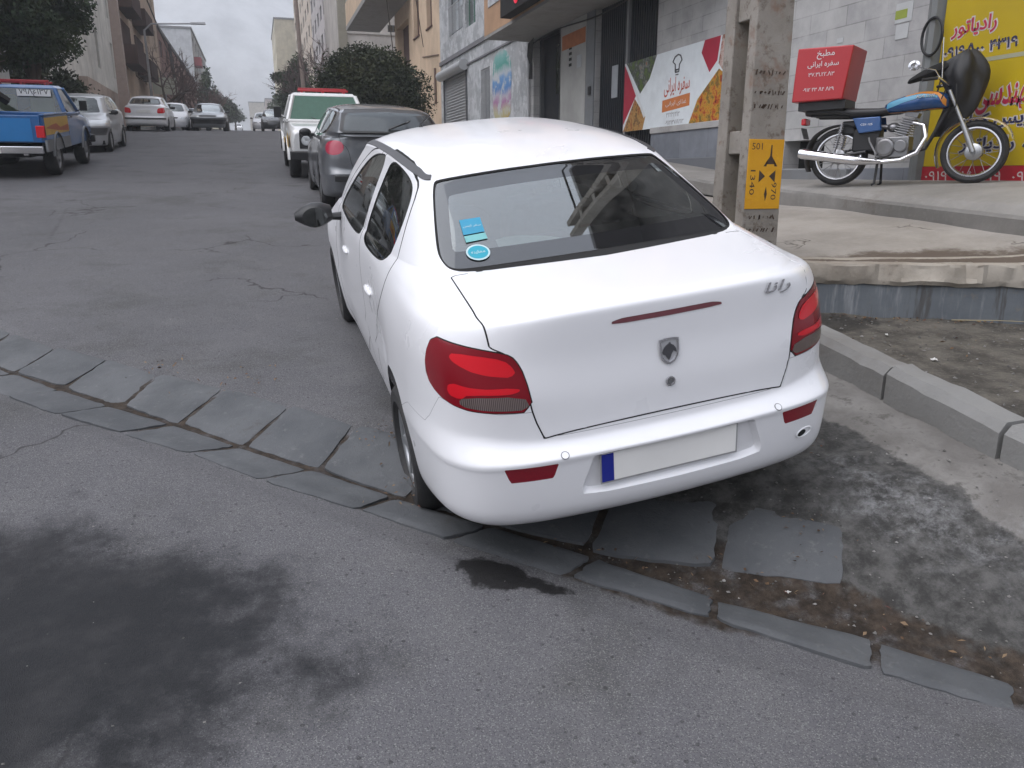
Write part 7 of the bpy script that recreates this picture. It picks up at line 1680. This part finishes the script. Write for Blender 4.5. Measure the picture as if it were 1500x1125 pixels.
tree("conifer", -5.3, 112, "dark pointed conifer at the far left of the street", [((0, 0, 3.5), (1.4, 1.4, 2.4)), ((0, 0, 6.2), (.7, .7, 1.6)), ((.9, 0, 2.5), (1.4, 1.4, 1.4))], 3500, .32, EVG, 23, 1.5, .2)
for k, (x, y, s_, lab) in enumerate(((-4.9, 132, 1.0, "dark green tree beyond the pointed conifer"), (-4.4, 158, 1.1, "rounded green tree near the end of the street"), (4.6, 128, 1.2, "dark green tree on the right near the end of the street"), (-3.6, 182, 1.0, "small green tree at the vanishing end of the street"))):
    tree("street_tree", x, y, lab, [((0, 0, 3.4*s_), (1.6*s_, 1.6*s_, 1.8*s_)), ((.9*s_, 0, 2.6*s_), (1.3*s_, 1.3*s_, 1.2*s_)), ((-.8*s_, 0, 2.4*s_), (1.3*s_, 1.3*s_, 1.2*s_))], 2600, .36, EVG, 30+k, 1.6, .18, group="far street trees")
def bare_tree(name, x, y, h, label, seed, spread=.55, mat=TWIGM, group=None, depth=6, n0=3, r0=.15):
    g = np.random.default_rng(seed); t = empty(name, (x, y, float(slope_z(y))+.12), label=label, cat="tree", group=group); tr, tw = MB(), MB()
    def grow(p, d, l_, r_, k):
        q = p+d*l_*.5+Vector(g.normal(0, .05*l_, 3)); e = p+d*l_; (tr if k < 2 else tw).tube([p, q, e], [r_, r_*.85, r_*.7], 6 if k < 2 else 4, cap=False)
        if k >= depth: return
        for _ in range(n0 if k < 4 else 2):
            nd = (d+Vector(g.normal(0, spread, 3))+Vector((0, 0, .18))).normalized(); grow(p+d*l_*g.uniform(.6, 1), nd, l_*g.uniform(.62, .85), r_*.62, k+1)
    grow(Vector((0, 0, -.1)), Vector((0, 0, 1)), h*.26, r0, 0); tr.build("trunk", BARK, t); tw.build("branches", mat, t); return t
for k, (x, y, h, lab) in enumerate(((-5.9, 21.5, 4.2, "bare pale branched tree behind the blue pickup's cab"), (-5.5, 60, 6.5, "bare brownish tree in front of the tan balconies"), (-5.2, 72, 6.5, "bare tree beyond the balconies on the left"), (-5.1, 86, 7, "bare reddish tree before the low brown houses"), (-4.9, 98, 7, "bare tree farther along the left row"), (3.35, 55, 7.5, "tall bare tree against the apartment blocks on the right"), (3.4, 66, 7.5, "second bare tree on the right behind the first"))):
    bare_tree("bare_tree", x, y, h, lab, 50+k, group="bare winter trees", mat=M("bare_twigs_red", (.14, .085, .075), .9) if k in (2, 3, 4) else TWIGM)
# ------------------------------------------------------------------ mountain and haze
def mountain():
    n, mrow = 160, 40; V = []
    for j in range(mrow):
        for i in range(n):
            u = i/(n-1); v = j/(mrow-1); x = -700+1400*u; y = 420+400*v
            ridge = np.interp(x/(y), [-1.2, -.55, -.25, -.12, -.045, .02, .06, .15, .4, 1.2], [.22, .25, .265, .265, .25, .200, .175, .13, .10, .08])
            prof = math.sin(min(v*1.55, 1)*math.pi/2)**.9*(1-.35*max(v-.65, 0)/.35); nz = float(fbm(np.array([[x*.010, y*.010]]), 5, 2)[0])-.5; nr = abs(float(fbm(np.array([[x*.02, y*.008]]), 4, 8)[0])-.5)
            V.append((x, y, 20+(1.66+ridge*690)*prof*(1+.10*nz)+(16*nz-22*nr)*min(v*3, 1)*.6))
    F = [(j*n+i, j*n+i+1, (j+1)*n+i+1, (j+1)*n+i) for j in range(mrow-1) for i in range(n-1)]
    b = NB("mountain_rock"); b.col(b.mix(b.rng(b.noise(.02, 8, .7), .35, .65), (.27, .27, .27), (.42, .42, .42))); b.p(rough=.95)
    o = mesh_from("mountain", V, F, b.m, smooth=True, angle=180); tag(o, kind='structure')
mountain()
def haze():
    m = MB(); m.b2((-740, -62, -12), (740, 835, 252)); o = m.build("haze", None or M("matte_black")); o.data.materials.clear()
    b = bpy.data.materials.new("haze_air"); b.use_nodes = True; t = b.node_tree; t.nodes.clear(); v = t.nodes.new("ShaderNodeVolumePrincipled"); v.inputs["Color"].default_value = (.91, .955, 1.0, 1); v.inputs["Density"].default_value = .0012; v.inputs["Anisotropy"].default_value = .2
    ou = t.nodes.new("ShaderNodeOutputMaterial"); t.links.new(v.outputs[0], ou.inputs["Volume"]); o.data.materials.append(b); tag(o, kind='stuff')
haze()
